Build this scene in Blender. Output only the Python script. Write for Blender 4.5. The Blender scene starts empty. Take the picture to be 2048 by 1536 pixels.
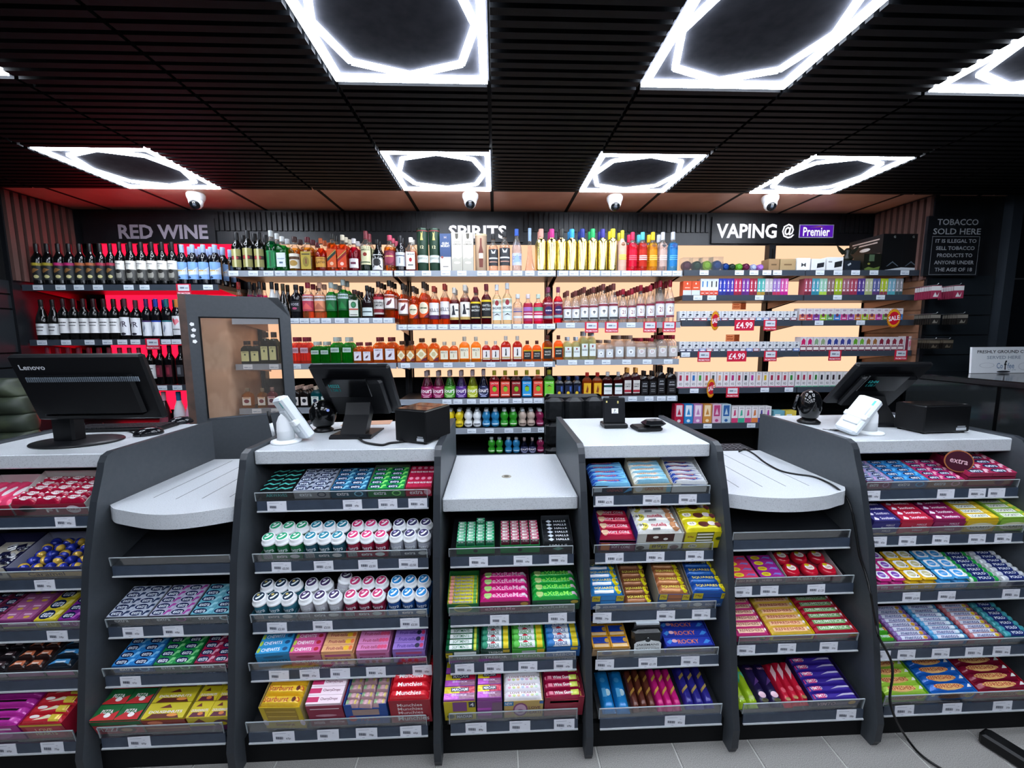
import bpy, math, random
from mathutils import Vector, Matrix
random.seed(7)
SC = bpy.context.scene
PI = math.pi
# ------------------------------------------------------------------ camera
HC = 1.585                      # eye height
FPX, YAW, PITCH, ROLL = 820.7, .03945, .11472, -.00627
FW = Vector((math.sin(YAW)*math.cos(PITCH), math.cos(YAW)*math.cos(PITCH), -math.sin(PITCH)))
_r = Vector((math.cos(YAW), -math.sin(YAW), 0)); _u = _r.cross(FW)
RT = _r*math.cos(ROLL)+_u*math.sin(ROLL); UP = _u*math.cos(ROLL)-_r*math.sin(ROLL)
cd = bpy.data.cameras.new('camera'); cam = bpy.data.objects.new('camera', cd)
cd.sensor_width = 36; cd.lens = FPX/2048*36; cd.clip_start = .03
cam.matrix_world = Matrix(((RT.x, UP.x, -FW.x, 0), (RT.y, UP.y, -FW.y, 0), (RT.z, UP.z, -FW.z, HC), (0, 0, 0, 1)))
SC.collection.objects.link(cam); SC.camera = cam
# ------------------------------------------------------------------ world, exposure
w = bpy.data.worlds.new('world'); SC.world = w; w.use_nodes = True
w.node_tree.nodes['Background'].inputs[0].default_value = (.5, .6, .8, 1)
w.node_tree.nodes['Background'].inputs[1].default_value = .02
vs = SC.view_settings
vs.view_transform = 'Standard'; vs.look = 'None'; vs.gamma = 1; vs.use_curve_mapping = False
vs.exposure = 0.28
LED = 34.0                      # ceiling LED strip radiance
BOX = 1.0                      # warm light-box radiance
RED = 2.4
SC.cycles.transparent_max_bounces = 16
SC.cycles.max_bounces = 5
SC.cycles.caustics_reflective = False; SC.cycles.caustics_refractive = False
SC.cycles.sample_clamp_indirect = 4.0

# photograph pixel -> world point on a known plane of the room
def ray(x, y): return FW+RT*((x-1024)/FPX)-UP*((y-768)/FPX)
def atY(x, y, Y): d = ray(x, y); p = d*(Y/d.y); p.z += HC; return p
def atZ(x, y, Z): d = ray(x, y); p = d*((Z-HC)/d.z); p.z += HC; return p
def atX(x, y, X): d = ray(x, y); p = d*(X/d.x); p.z += HC; return p

# ------------------------------------------------------------------ materials
def lin(h):
    if isinstance(h, (tuple, list)): return tuple(h)
    h = h.lstrip('#')
    if len(h) == 3: h = ''.join(c*2 for c in h)
    v = [int(h[i:i+2], 16)/255 for i in (0, 2, 4)]
    return tuple(c/12.92 if c <= .04045 else ((c+.055)/1.055)**2.4 for c in v)
_M = {}
def mat(col, finish='paper'):
    """finish: paper, foil, matte, plastic, metal, gloss"""
    k = (col, finish)
    if k in _M: return _M[k]
    m = bpy.data.materials.new(f'{finish}_{len(_M)}'); m.use_nodes = True
    n = m.node_tree.nodes; b = n['Principled BSDF']; c = lin(col)
    rough, spec, met = dict(paper=(.45, .35, 0), foil=(.22, .6, .12), matte=(.75, .2, 0), plastic=(.38, .3, 0), metal=(.3, .5, .9), mirror=(.16, .5, 1.0), gloss=(.12, .5, 0))[finish]
    b.inputs['Base Color'].default_value = (*c, 1); b.inputs['Roughness'].default_value = rough
    b.inputs['Specular IOR Level'].default_value = spec; b.inputs['Metallic'].default_value = met
    if finish in ('foil', 'plastic'):
        t = n.new('ShaderNodeTexNoise'); t.inputs['Scale'].default_value = 90 if finish == 'foil' else 40
        bp = n.new('ShaderNodeBump'); bp.inputs['Strength'].default_value = .35 if finish == 'foil' else .04; bp.inputs['Distance'].default_value = .004
        tc = n.new('ShaderNodeTexCoord'); L = m.node_tree.links.new
        L(tc.outputs['Object'], t.inputs['Vector']); L(t.outputs[0], bp.inputs['Height']); L(bp.outputs[0], b.inputs['Normal'])
    _M[k] = m; return m
def emit(col, s):
    k = ('emit', col, s)
    if k in _M: return _M[k]
    m = bpy.data.materials.new(f'light_{len(_M)}'); m.use_nodes = True; n = m.node_tree.nodes
    n.remove(n['Principled BSDF']); e = n.new('ShaderNodeEmission'); e.inputs[0].default_value = (*lin(col), 1); e.inputs[1].default_value = s
    m.node_tree.links.new(e.outputs[0], n['Material Output'].inputs[0]); _M[k] = m; return m
def glass(col, body=.12, gl=.5):
    """see-through coloured glass or clear plastic: straight transmission, fresnel gloss and a little body colour"""
    k = ('glass', col, body, gl)
    if k in _M: return _M[k]
    m = bpy.data.materials.new(f'glass_{len(_M)}'); m.use_nodes = True; n = m.node_tree.nodes; L = m.node_tree.links.new
    n.remove(n['Principled BSDF']); c = (*[v**.5 for v in lin(col)], 1)
    t = n.new('ShaderNodeBsdfTransparent'); t.inputs[0].default_value = c
    d = n.new('ShaderNodeBsdfDiffuse'); d.inputs[0].default_value = (*lin(col), 1)
    g = n.new('ShaderNodeBsdfGlossy'); g.inputs['Roughness'].default_value = .08
    a = n.new('ShaderNodeMixShader'); a.inputs[0].default_value = body; L(t.outputs[0], a.inputs[1]); L(d.outputs[0], a.inputs[2])
    lw = n.new('ShaderNodeFresnel'); lw.inputs[0].default_value = 1.45
    mu = n.new('ShaderNodeMath'); mu.operation = 'MULTIPLY'; mu.inputs[1].default_value = gl; L(lw.outputs[0], mu.inputs[0])
    x = n.new('ShaderNodeMixShader'); L(mu.outputs[0], x.inputs[0]); L(a.outputs[0], x.inputs[1]); L(g.outputs[0], x.inputs[2])
    L(x.outputs[0], n['Material Output'].inputs[0]); _M[k] = m; return m
def noisy(name, c1, c2, scale, rough=.5, bump=0, detail=2, lo=.45, hi=.6, spec=.4):
    m = bpy.data.materials.new(name); m.use_nodes = True; n = m.node_tree.nodes; L = m.node_tree.links.new; b = n['Principled BSDF']
    tc = n.new('ShaderNodeTexCoord'); t = n.new('ShaderNodeTexNoise'); t.inputs['Scale'].default_value = scale; t.inputs['Detail'].default_value = detail
    r = n.new('ShaderNodeValToRGB'); r.color_ramp.elements[0].position = lo; r.color_ramp.elements[1].position = hi
    r.color_ramp.elements[0].color = (*lin(c1), 1); r.color_ramp.elements[1].color = (*lin(c2), 1)
    L(tc.outputs['Object'], t.inputs['Vector']); L(t.outputs[0], r.inputs[0]); L(r.outputs[0], b.inputs['Base Color'])
    b.inputs['Roughness'].default_value = rough; b.inputs['Specular IOR Level'].default_value = spec
    if bump:
        bp = n.new('ShaderNodeBump'); bp.inputs['Strength'].default_value = bump; bp.inputs['Distance'].default_value = .002
        L(t.outputs[0], bp.inputs['Height']); L(bp.outputs[0], b.inputs['Normal'])
    return m
QUARTZ = noisy('speckled_quartz', '#a9adb1', '#c2c6ca', 300, .28, 0, 3, .34, .48)
PANEL = noisy('anthracite_laminate', '#40454a', '#45494e', 60, .42, .03, 2, .3, .7)
RAILM = noisy('blue_grey_rail', '#303a49', '#384353', 30, .4, 0, 2, .3, .7)
FLOORM = noisy('grey_terrazzo_tile', '#726f6c', '#a5a29e', 420, .6, .15, 4, .35, .65)
GROUT = mat('#b9b7b2', 'matte')
SLATM = noisy('charcoal_slat', '#08090b', '#0e1013', 25, .6, 0, 2, .3, .7, .12)
BLACK = mat('#0a0b0d', 'matte'); BLKP = mat('#0d0e10', 'plastic'); DARK = mat('#17191d', 'plastic')
WHITE = mat('#f2f2f2'); WHP = mat('#e9ecee', 'plastic'); GREYT = mat('#8a8d92')
CEILP = noisy('ceiling_tile', '#bc8874', '#cc9a84', 5, .4, 0, 2, .3, .7)
CLEAR = glass('#f6f9fa', .006, .4); CLEARB = glass('#e4ecec', .05, .55)
EDGE = mat('#aeb6bc', 'gloss')
CARD = mat('#8f8474', 'matte')

# ------------------------------------------------------------------ mesh builder
_T = {}
def glyphs(s, bold=.012):
    k = (s, bold)
    if k in _T: return _T[k]
    c = bpy.data.curves.new('lettering', 'FONT'); c.body = s; c.resolution_u = 2; c.offset = bold; c.fill_mode = 'FRONT'; c.space_character = 1.0
    o = bpy.data.objects.new('lettering', c); me = o.to_mesh()
    v = [(p.co.x, p.co.y) for p in me.vertices]; f = [tuple(p.vertices) for p in me.polygons]
    o.to_mesh_clear(); bpy.data.objects.remove(o); bpy.data.curves.remove(c)
    if not v: v = [(0, 0), (1, 1)]
    x0, x1 = min(a for a, _ in v), max(a for a, _ in v); y0, y1 = min(b for _, b in v), max(b for _, b in v)
    v = [((a-x0)/max(1e-6, x1-x0), (b-y0)/max(1e-6, y1-y0)) for a, b in v]
    _T[k] = (v, f, (x1-x0)/max(1e-6, y1-y0)); return _T[k]

def plane(o, ux, uy, nrm=None):
    """map of a flat face: (x, y in 0..1, lift) -> point"""
    o, ux, uy = Vector(o), Vector(ux), Vector(uy); n = ux.cross(uy).normalized() if nrm is None else Vector(nrm)
    f = lambda x, y, l=0: o+ux*x+uy*y+n*l
    f.nx = f.ny = 1; f.w = ux.length; f.h = uy.length; return f

def tess(pts, faces, my=.11, mx=.16):
    """flat figure cut into small triangles so that it follows a curved face"""
    from mathutils.geometry import tessellate_polygon
    P = [tuple(p) for p in pts]; F = []
    for f in faces:
        if len(f) == 3: F.append(tuple(f))
        else: F += [tuple(f[i] for i in t) for t in tessellate_polygon([[Vector((*P[i], 0)) for i in f]])]
    for _ in range(3):
        out = []; mid = {}
        def md(a, b):
            k = (min(a, b), max(a, b))
            if k not in mid: mid[k] = len(P); P.append(((P[a][0]+P[b][0])/2, (P[a][1]+P[b][1])/2))
            return mid[k]
        for a, b, c in F:
            xs = [P[i][0] for i in (a, b, c)]; ys = [P[i][1] for i in (a, b, c)]
            if max(xs)-min(xs) > mx or max(ys)-min(ys) > my:
                d, e, g = md(a, b), md(b, c), md(c, a); out += [(a, d, g), (d, b, e), (g, e, c), (d, e, g)]
            else: out.append((a, b, c))
        if len(out) == len(F): break
        F = out
    return P, F

class MB:
    def __init__(s): s.v = []; s.f = []; s.m = []; s.ms = []; s.sm = []
    def mi(s, m):
        if m not in s.ms: s.ms.append(m)
        return s.ms.index(m)
    def add(s, vs, fs, m, smooth=False):
        k = len(s.v); s.v += [tuple(p) for p in vs]; i = s.mi(m)
        for f in fs: s.f.append(tuple(k+j for j in f)); s.m.append(i); s.sm.append(smooth)
        return s
    def box(s, x0, x1, y0, y1, z0, z1, m, top=None, front=None, side=None, M=None):
        v = [Vector(p) for p in ((x0, y0, z0), (x1, y0, z0), (x1, y1, z0), (x0, y1, z0), (x0, y0, z1), (x1, y0, z1), (x1, y1, z1), (x0, y1, z1))]
        if M: v = [M @ p for p in v]
        k = len(s.v); s.v += [tuple(p) for p in v]
        for f, mm in (((0, 3, 2, 1), m), ((4, 5, 6, 7), top or m), ((0, 1, 5, 4), front or m), ((1, 2, 6, 5), side or m), ((2, 3, 7, 6), m), ((3, 0, 4, 7), side or m)):
            s.f.append(tuple(k+j for j in f)); s.m.append(s.mi(mm)); s.sm.append(False)
        return s
    def bbox(s, x0, x1, y0, y1, z0, z1, m, b=.004, M=None):
        """box with bevelled edges"""
        b = min(b, (x1-x0)/2.1, (y1-y0)/2.1, (z1-z0)/2.1)
        rings = []
        for z, i in ((z0, b), (z0+b, 0), (z1-b, 0), (z1, b)):
            rings.append([(x0+i+b, y0+i, z), (x1-i-b, y0+i, z), (x1-i, y0+i+b, z), (x1-i, y1-i-b, z), (x1-i-b, y1-i, z), (x0+i+b, y1-i, z), (x0+i, y1-i-b, z), (x0+i, y0+i+b, z)])
        return s.loft(rings, m, M=M)
    def loft(s, rings, m, caps=True, smooth=False, M=None, mats=None):
        k = len(s.v); n = len(rings[0])
        for r in rings:
            for p in r: s.v.append(tuple(M @ Vector(p)) if M else tuple(p))
        for a in range(len(rings)-1):
            mm = s.mi(mats[a] if mats else m)
            for j in range(n):
                j2 = (j+1) % n
                s.f.append((k+a*n+j, k+a*n+j2, k+(a+1)*n+j2, k+(a+1)*n+j)); s.m.append(mm); s.sm.append(smooth)
        if caps:
            s.f.append(tuple(k+j for j in range(n-1, -1, -1))); s.m.append(s.mi(mats[0] if mats else m)); s.sm.append(False)
            e = k+(len(rings)-1)*n
            s.f.append(tuple(e+j for j in range(n))); s.m.append(s.mi(mats[-1] if mats else m)); s.sm.append(False)
        return s
    def prism(s, pts, a, b, m, axis='x', side=None):
        """outline extruded along an axis; pts are (y,z) for x, (x,z) for y, (x,y) for z"""
        g = dict(x=lambda p, t: (t, p[0], p[1]), y=lambda p, t: (p[0], t, p[1]), z=lambda p, t: (p[0], p[1], t))[axis]
        n = len(pts); k = len(s.v)
        s.v += [g(p, a) for p in pts]+[g(p, b) for p in pts]
        for j in range(n):
            s.f.append((k+j, k+(j+1) % n, k+n+(j+1) % n, k+n+j)); s.m.append(s.mi(side or m)); s.sm.append(False)
        s.f.append(tuple(k+j for j in range(n-1, -1, -1))); s.m.append(s.mi(m)); s.sm.append(False)
        s.f.append(tuple(k+n+j for j in range(n))); s.m.append(s.mi(m)); s.sm.append(False)
        return s
    def tube(s, path, r, m, n=8):
        path = [Vector(p) for p in path]; rings = []
        for i, p in enumerate(path):
            t = (path[min(i+1, len(path)-1)]-path[max(i-1, 0)]).normalized()
            a = t.cross(Vector((0, 0, 1)) if abs(t.z) < .9 else Vector((1, 0, 0))).normalized(); b = t.cross(a)
            rr = r[i] if isinstance(r, (list, tuple)) else r
            rings.append([p+(a*math.cos(2*PI*j/n)+b*math.sin(2*PI*j/n))*rr for j in range(n)])
        return s.loft(rings, m, smooth=True)
    def lathe(s, prof, m, n=16, e=2.0, dr=1.0, mats=None, M=None, smooth=True):
        """prof (r, z); e = superellipse power of the section; dr = depth/width"""
        rings = []
        for r, z in prof:
            ring = []
            for j in range(n):
                a = 2*PI*(j+.5)/n; c, q = math.cos(a), math.sin(a)
                ring.append((r*math.copysign(abs(c)**(2/e), c), r*dr*math.copysign(abs(q)**(2/e), q), z))
            rings.append(ring)
        return s.loft(rings, m, smooth=smooth, mats=mats, M=M)
    def rect(s, mp, x0, x1, y0, y1, m, l=0, nx=None, ny=None):
        nx, ny = nx or mp.nx, ny or mp.ny
        nx = max(1, round(nx*(x1-x0)+.3)); ny = max(1, round(ny*(y1-y0)+.3))
        vs = [mp(x0+(x1-x0)*i/nx, y0+(y1-y0)*j/ny, l) for j in range(ny+1) for i in range(nx+1)]
        return s.add(vs, [(j*(nx+1)+i, j*(nx+1)+i+1, (j+1)*(nx+1)+i+1, (j+1)*(nx+1)+i) for j in range(ny) for i in range(nx)], m, nx*ny > 1)
    def text(s, mp, t, cx, cy, w, h, m, l, bold=.012, rot=0):
        v, f, asp = glyphs(t, bold); c, q = math.cos(rot), math.sin(rot); out = []
        for a, b in v:
            a, b = (a-.5)*w*mp.w, (b-.5)*h*mp.h
            out.append(mp(cx+(a*c-b*q)/mp.w, cy+(a*q+b*c)/mp.h, l))
        if mp.nx > 1 or mp.ny > 1:
            P, F = tess([(cx+((a-.5)*w*mp.w*c-(b-.5)*h*mp.h*q)/mp.w, cy+((a-.5)*w*mp.w*q+(b-.5)*h*mp.h*c)/mp.h) for a, b in v], f)
            return s.add([mp(x, y, l) for x, y in P], F, m)
        return s.add(out, f, m)
    def decor(s, mp, items, finish='paper', l0=.0003, step=.0002):
        for i, d in enumerate(items or ()):
            l = l0+step*i; k = d[0]
            mm = lambda c: c if not isinstance(c, str) else mat(c, finish)
            if k == 'r': s.rect(mp, d[1], d[2], d[3], d[4], mm(d[5]), l)
            elif k == 'e':
                n = 14
                if mp.nx > 1 or mp.ny > 1:
                    P, F = tess([(d[1]+d[3]*math.cos(2*PI*j/n), d[2]+d[4]*math.sin(2*PI*j/n)) for j in range(n)], [tuple(range(n))]); s.add([mp(x, y, l) for x, y in P], F, mm(d[5]))
                else: s.add([mp(d[1]+d[3]*math.cos(2*PI*j/n), d[2]+d[4]*math.sin(2*PI*j/n), l) for j in range(n)], [tuple(range(n))], mm(d[5]))
            elif k == 'p':
                P, F = (d[1], [tuple(range(len(d[1])))]) if mp.nx == 1 and mp.ny == 1 else tess(d[1], [tuple(range(len(d[1])))])
                s.add([mp(x, y, l) for x, y in P], F, mm(d[2]))
            elif k == 't': s.text(mp, d[1], d[2], d[3], d[4], d[5], mm(d[6]), l, *(d[7:]))
        return s
    def mesh(s, name):
        me = bpy.data.meshes.new(name); me.from_pydata(s.v, [], s.f)
        for m in s.ms: me.materials.append(m)
        me.polygons.foreach_set('material_index', s.m); me.polygons.foreach_set('use_smooth', s.sm); me.update(); return me

# ------------------------------------------------------------------ objects
LINK = SC.collection.objects.link
def obj(name, me, parent=None, M=None, loc=None):
    o = bpy.data.objects.new(name, me.mesh(name) if isinstance(me, MB) else me); LINK(o)
    if parent: o.parent = parent
    if M is not None: o.matrix_basis = M
    elif loc is not None: o.location = loc
    return o
_L = {}
def tag(o, label, cat, group=None):
    n = len(label.split())
    if n > 16 or n < 4: print('LABEL WORDS', n, label)
    if label in _L: print('LABEL TWICE', label)
    _L[label] = 1
    o['label'] = label; o['category'] = cat
    if group: o['group'] = group
    return o
def empty(name, loc=(0, 0, 0), M=None):
    o = bpy.data.objects.new(name, None); LINK(o); o.empty_display_size = .05
    if M is not None: o.matrix_basis = M
    else: o.location = loc
    return o
def struct(name, me, parent=None, loc=None):
    o = obj(name, me, parent, loc=loc)
    if not parent: o['kind'] = 'structure'
    return o
def T(x, y, z): return Matrix.Translation((x, y, z))
def RX(a): return Matrix.Rotation(a, 4, 'X')
def RY(a): return Matrix.Rotation(a, 4, 'Y')
def RZ(a): return Matrix.Rotation(a, 4, 'Z')
ORD = 'first second third fourth fifth sixth seventh eighth ninth tenth eleventh twelfth thirteenth fourteenth fifteenth sixteenth seventeenth eighteenth nineteenth twentieth twenty-first twenty-second twenty-third twenty-fourth twenty-fifth twenty-sixth twenty-seventh twenty-eighth twenty-ninth thirtieth'.split()
def od(i): return ORD[i] if i < len(ORD) else f'{i+1}th'
# ================================================================== the room
ZC = 2.603; TX0, TY0, TW = -2.414, 1.752, .6          # ceiling height and tile grid
YB, YF = 3.5, 3.05                                     # back panels and shelf fronts of the wall display
XL, XR = -3.30, 3.22
# floor: grout bed with real tiles where the photo shows them
fl = struct('floor', MB().box(-6, 7, -4.5, 5, -.06, -.004, GROUT))
tm = MB().bbox(0, .297, 0, .597, -.012, 0, FLOORM, .002).mesh('tile')
for i in range(-5, 10):
    for j in range(-1, 4):
        obj('tile', tm, fl, loc=(.371+.303*i-.303+.003, -.06+.6*j+(.3 if i % 2 else 0)-.3, 0))
obj('floor_finish', MB().box(-6, -1.45, -4.5, 5, -.004, -.001, FLOORM).box(3.1, 7, -4.5, 5, -.004, -.001, FLOORM)
    .box(-1.45, 3.1, 2.5, 5, -.004, -.001, FLOORM).box(-1.45, 3.1, -4.5, -.9, -.004, -.001, FLOORM), fl)
# walls
wb = struct('wall_back', MB().box(-6, 7, 3.56, 3.7, 0, 2.7, BLACK))
wl = struct('wall_left', MB().box(XL-.2, XL-.03, -4.5, 3.56, 0, 2.7, BLACK))
wr = struct('wall_right', MB().box(6.3, 6.5, -4.5, 3.56, 0, 2.7, BLACK))
wf = struct('wall_front', MB().box(-6, 7, -4.6, -4.5, 0, 2.7, mat('#3a3b3d', 'matte')))
# ceiling void, tee grid, slatted tiles and plain tiles
ce = struct('ceiling', MB().box(-6, 7, -4.6, 3.7, 2.68, 2.75, BLACK))
slat = MB().box(.008, .592, 0, .03, -.03, .005, SLATM).mesh('slat')
back = MB().box(.003, .597, .003, .597, .006, .014, BLACK).mesh('ceiling_panel')
lights = {(0, 2), (3, 2), (5, 2), (7, 2), (0, 0), (3, 0), (5, 0), (7, 0), (0, -2), (3, -2), (5, -2), (7, -2), (0, -4), (3, -4), (5, -4), (7, -4)}
def tile_xy(c, r): return TX0+TW*c, TY0+TW*(r-1)       # r=2 is the far light row
big = MB()
for r in range(-7, 3):
    for c in range(-2, 14):
        x, y = tile_xy(c, r)
        if (c, r) in lights: continue
        if r >= 0 and -2 <= c <= 10 and not (r == 0 and (c < 0 or c > 8)) and not (r == 1 and (c < -1 or c > 9)):
            p = obj('ceiling_panel', back, ce, loc=(x, y, ZC))
            for k in range(12): obj('slat', slat, p, loc=(0, .01+.05*k, 0))
        else:
            for k in range(12): big.box(x+.008, x+.592, y+.01+.05*k, y+.04+.05*k, ZC-.03, ZC+.005, SLATM)
o = obj('slat_run', big, ce); o['kind'] = 'stuff'
tee = MB().box(-.012, .012, -4.5, 3.56, -.004, .02, BLACK).mesh('tee_bar')
for c in range(-2, 15): obj('tee_bar', tee, ce, loc=(TX0+TW*c, 0, ZC))
pt = MB().box(.005, .595, 0, .6, -.002, .01, CEILP).mesh('plain_tile')
for c in range(-2, 13): obj('plain_tile', pt, ce, loc=(TX0+TW*c, TY0+2*TW, ZC))
# hexagon-style LED ceiling lights
LEDM = emit('#e8f1ff', LED); PLATE = noisy('light_plate', '#303136', '#3a3b41', 20, .9, 0, 2, .3, .7, .02)
LROW = {2: 'far row', 0: 'near row', -2: 'row over the shopper', -4: 'rearmost row'}; LC = {0: 'first', 3: 'second', 5: 'third', 7: 'fourth'}
fs = MB().box(.008, .592, .006, .034, -.016, -.002, LEDM).mesh('light_strip')
for c, r in sorted(lights):
    x, y = tile_xy(c, r)
    L = empty('ceiling_light', (x, y, ZC-.012))
    tag(L, f'square white LED ceiling light with octagon, {LC[c]} from left in the {LROW[r]}', 'ceiling light', 'LED ceiling lights')
    obj('backing_plate', MB().box(0, .6, 0, .6, 0, .02, PLATE), L)
    for k in range(4): obj('light_strip', fs, L, T(.3, .3, 0) @ RZ(k*PI/2) @ T(-.3, -.3, 0))
    P = [(.3, .04), (.50, .11), (.56, .3), (.50, .49), (.3, .56), (.10, .49), (.04, .3), (.10, .11)]
    for k in range(8):
        a, b = Vector((*P[k], 0)), Vector((*P[(k+1) % 8], 0)); d = b-a; l = d.length
        obj('octagon_strip', MB().box(0, l, -.012, .012, -.012, -.001, LEDM), L, T(a.x, a.y, 0) @ RZ(math.atan2(d.y, d.x)))
# ------------------------------------------------------------------ fascia, signs, light boxes
FASC = noisy('fascia_board', '#15171b', '#1b1e22', 6, .4)
fa = obj('fascia_board', MB().box(XL-.03, XR+.05, 3.49, 3.56, 2.337, 2.60, FASC), wb)
sl = MB().box(0, .028, -.014, 0, 2.44, 2.585, mat('#1a1c1f', 'plastic')).mesh('slat')
for a, b in ((atY(432, 450, 3.49).x, atY(880, 450, 3.49).x), (atY(1048, 450, 3.49).x, atY(1420, 450, 3.49).x), (atY(1680, 450, 3.49).x, XR)):
    x = a
    while x < b-.02: obj('slat', sl, wb, loc=(x, 3.49, 0)); x += .041
def sign(x0, x1, y0, y1, items, name, label, Y=3.47, fin='paper', base=None, th=.03):
    a, b = atY(x0, (y0+y1)/2, Y), atY(x1, (y0+y1)/2, Y); zt, zb = atY((x0+x1)/2, y0, Y).z, atY((x0+x1)/2, y1, Y).z
    m = MB().box(a.x, b.x, Y, Y+th, zb, zt, base or FASC)
    m.decor(plane((a.x, Y, zb), (b.x-a.x, 0, 0), (0, 0, zt-zb)), items, fin, .001, .0008)
    return tag(obj(name, m), label, 'sign')
LIT = emit('#f4f4ff', .95)
sign(166, 430, 436, 487, [('t', 'RED WINE', .605, .46, .68, .56, '#a9a3b0', .03)], 'wine_sign', 'black fascia sign reading RED WINE in grey letters')
sign(862, 1046, 436, 484, [('t', 'SPIRITS', .505, .42, .63, .56, LIT, .03)], 'spirits_sign', 'black fascia sign reading SPIRITS in lit white letters')
PU = emit('#5a1fb0', .8)
sign(1424, 1674, 434, 487, [('t', 'VAPING', .275, .47, .48, .55, LIT, .03), ('t', '@', .607, .47, .10, .56, LIT, .02), ('r', .692, .972, .22, .72, '#cfc7e8'), ('r', .70, .965, .25, .69, PU), ('t', 'Premier', .832, .45, .215, .34, LIT, .02), ('p', [(.77, .60), (.86, .66), (.90, .61), (.86, .63)], '#e0a020')],
     'vaping_sign', 'black fascia sign reading VAPING with lit purple logo panel')
# warm and red light boxes between uprights
UX = [-1.92, -.726, .45, 1.39, 2.32]
WARM = emit('#ffcca6', BOX); REDM = emit('#ff1030', RED)
for i, (a, b, m, z0, nm) in enumerate(((XL+.16, -2.10, REDM, 1.0, 'red glowing light box behind the wine shelves'), (-1.90, -.76, WARM, 1.17, 'warm light box behind the left spirits bay'), (-.69, .415, WARM, 1.17, 'warm light box behind the middle spirits bay'),
        (.485, 1.36, WARM, 1.17, 'warm light box behind the vodka bay'), (1.42, 2.29, WARM, 1.25, 'warm light box behind the first vape bay'), (2.35, XR-.04, WARM, 1.25, 'warm light box behind the second vape bay'))):
    L = empty('light_box', ((a+b)/2, 3.5, z0)); tag(L, nm, 'light box', 'light boxes behind the shelves'); w = (b-a)/2
    obj('diffuser', MB().box(-w, w, -.004, 0, 0, 2.337-z0, m), L); obj('frame', MB().box(-w-.02, w+.02, 0, .05, -.02, 2.337-z0, DARK), L)
up = MB().box(-.028, .028, 3.44, 3.5, 0, 2.337, DARK).box(-.006, .006, 3.432, 3.44, .3, 2.3, mat('#3d3a3a', 'metal')).mesh('upright_post')
for i, x in enumerate(UX): tag(obj('upright_post', up, loc=(x, 0, 0)), f'dark slotted upright post of the wall display, {od(i)} from the left', 'post', 'upright posts')
struct('wall_base', MB().box(-1.95, XR, 3.49, 3.56, 0, 1.25, BLACK).box(XL, -1.95, 3.49, 3.56, 0, 1.0, BLACK))
# slatted return walls left and right of the display
RSL = mat('#624843', 'matte')
def return_wall(name, X, sgn, ya, yb):
    o = struct(name, MB().box(min(X, X+sgn*.03), max(X, X+sgn*.03), ya, yb, 0, 2.60, DARK))
    s = MB().box(-.012, .012, 0, .03, 1.99, 2.585, RSL).mesh('slat')
    y = ya+.01
    while y < yb-.03: obj('slat', s, o, loc=(X-sgn*.012, y, 0)); y += .052
    return o
rl = return_wall('wall_return_left', XL, -1, 3.0, 3.5); rr_ = return_wall('wall_return_right', XR, 1, 3.0, 3.5)
g = MB().box(0, .012, -1.5, 3.48, 0, .088, mat('#22262a', 'plastic')).mesh('slatwall_board')
for k in range(12): obj('slatwall_board', g, wl, loc=(XL-.03, 0, 1.0+.1*k if k < 10 else .55+.1*k))
gi = MB().box(-.004, 0, 3.02, 3.48, 0, .18, noisy('brown_side_panel', '#6a4a3a', '#7a5644', 9, .35)).mesh('side_panel')
for k in range(5): obj('side_panel', gi, rr_, loc=(XR, 0, 1.25+.17*k))
# tobacco wall to the right with sign, hooks and slatwall
tw = struct('wall_tobacco', MB().box(3.26, 3.80, 3.04, 3.12, 0, 2.60, FASC))
tp = atY(1848, 430, 3.03).x; te = atY(1962, 430, 3.03).x
sign(1852, 1962, 432, 552, [('t', 'TOBACCO', .53, .90, .74, .10, '#a4a9af'), ('t', 'SOLD HERE', .53, .745, .86, .10, '#a4a9af'),
     ('r', .09, .95, .655, .662, '#8a8f95'), ('r', .09, .95, .02, .027, '#8a8f95'), ('r', .09, .097, .02, .66, '#8a8f95'), ('r', .943, .95, .02, .66, '#8a8f95'),
     ('t', 'IT IS ILLEGAL TO', .52, .585, .74, .062, '#a4a9af'), ('t', 'SELL TOBACCO', .52, .465, .70, .062, '#a4a9af'), ('t', 'PRODUCTS TO', .52, .345, .64, .062, '#a4a9af'), ('t', 'ANYONE UNDER', .52, .225, .72, .062, '#a4a9af'), ('t', 'THE AGE OF 18', .52, .105, .68, .062, '#a4a9af')],
     'tobacco_sign', 'black notice reading TOBACCO SOLD HERE with age warning box', Y=2.985, th=.02)
hk = MB().box(0, .50, -.012, 0, 0, .14, mat('#20262b', 'plastic')).mesh('slatwall_board')
for k in range(7): obj('slatwall_board', hk, tw, loc=(3.28, 3.04, .98+.15*k))
po = struct('trim_1', MB().box(3.80, 3.88, 2.98, 3.12, 0, 2.60, mat('#2b3138', 'plastic')))
dw = struct('wall_far_right', MB().box(3.88, 6.3, 3.1, 3.2, 0, 2.60, mat('#0d1117', 'plastic')))
obj('rail_strip', MB().box(3.9, 4.25, 3.09, 3.1, 2.0, 2.012, mat('#9aa0a6', 'metal')), dw)
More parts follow.
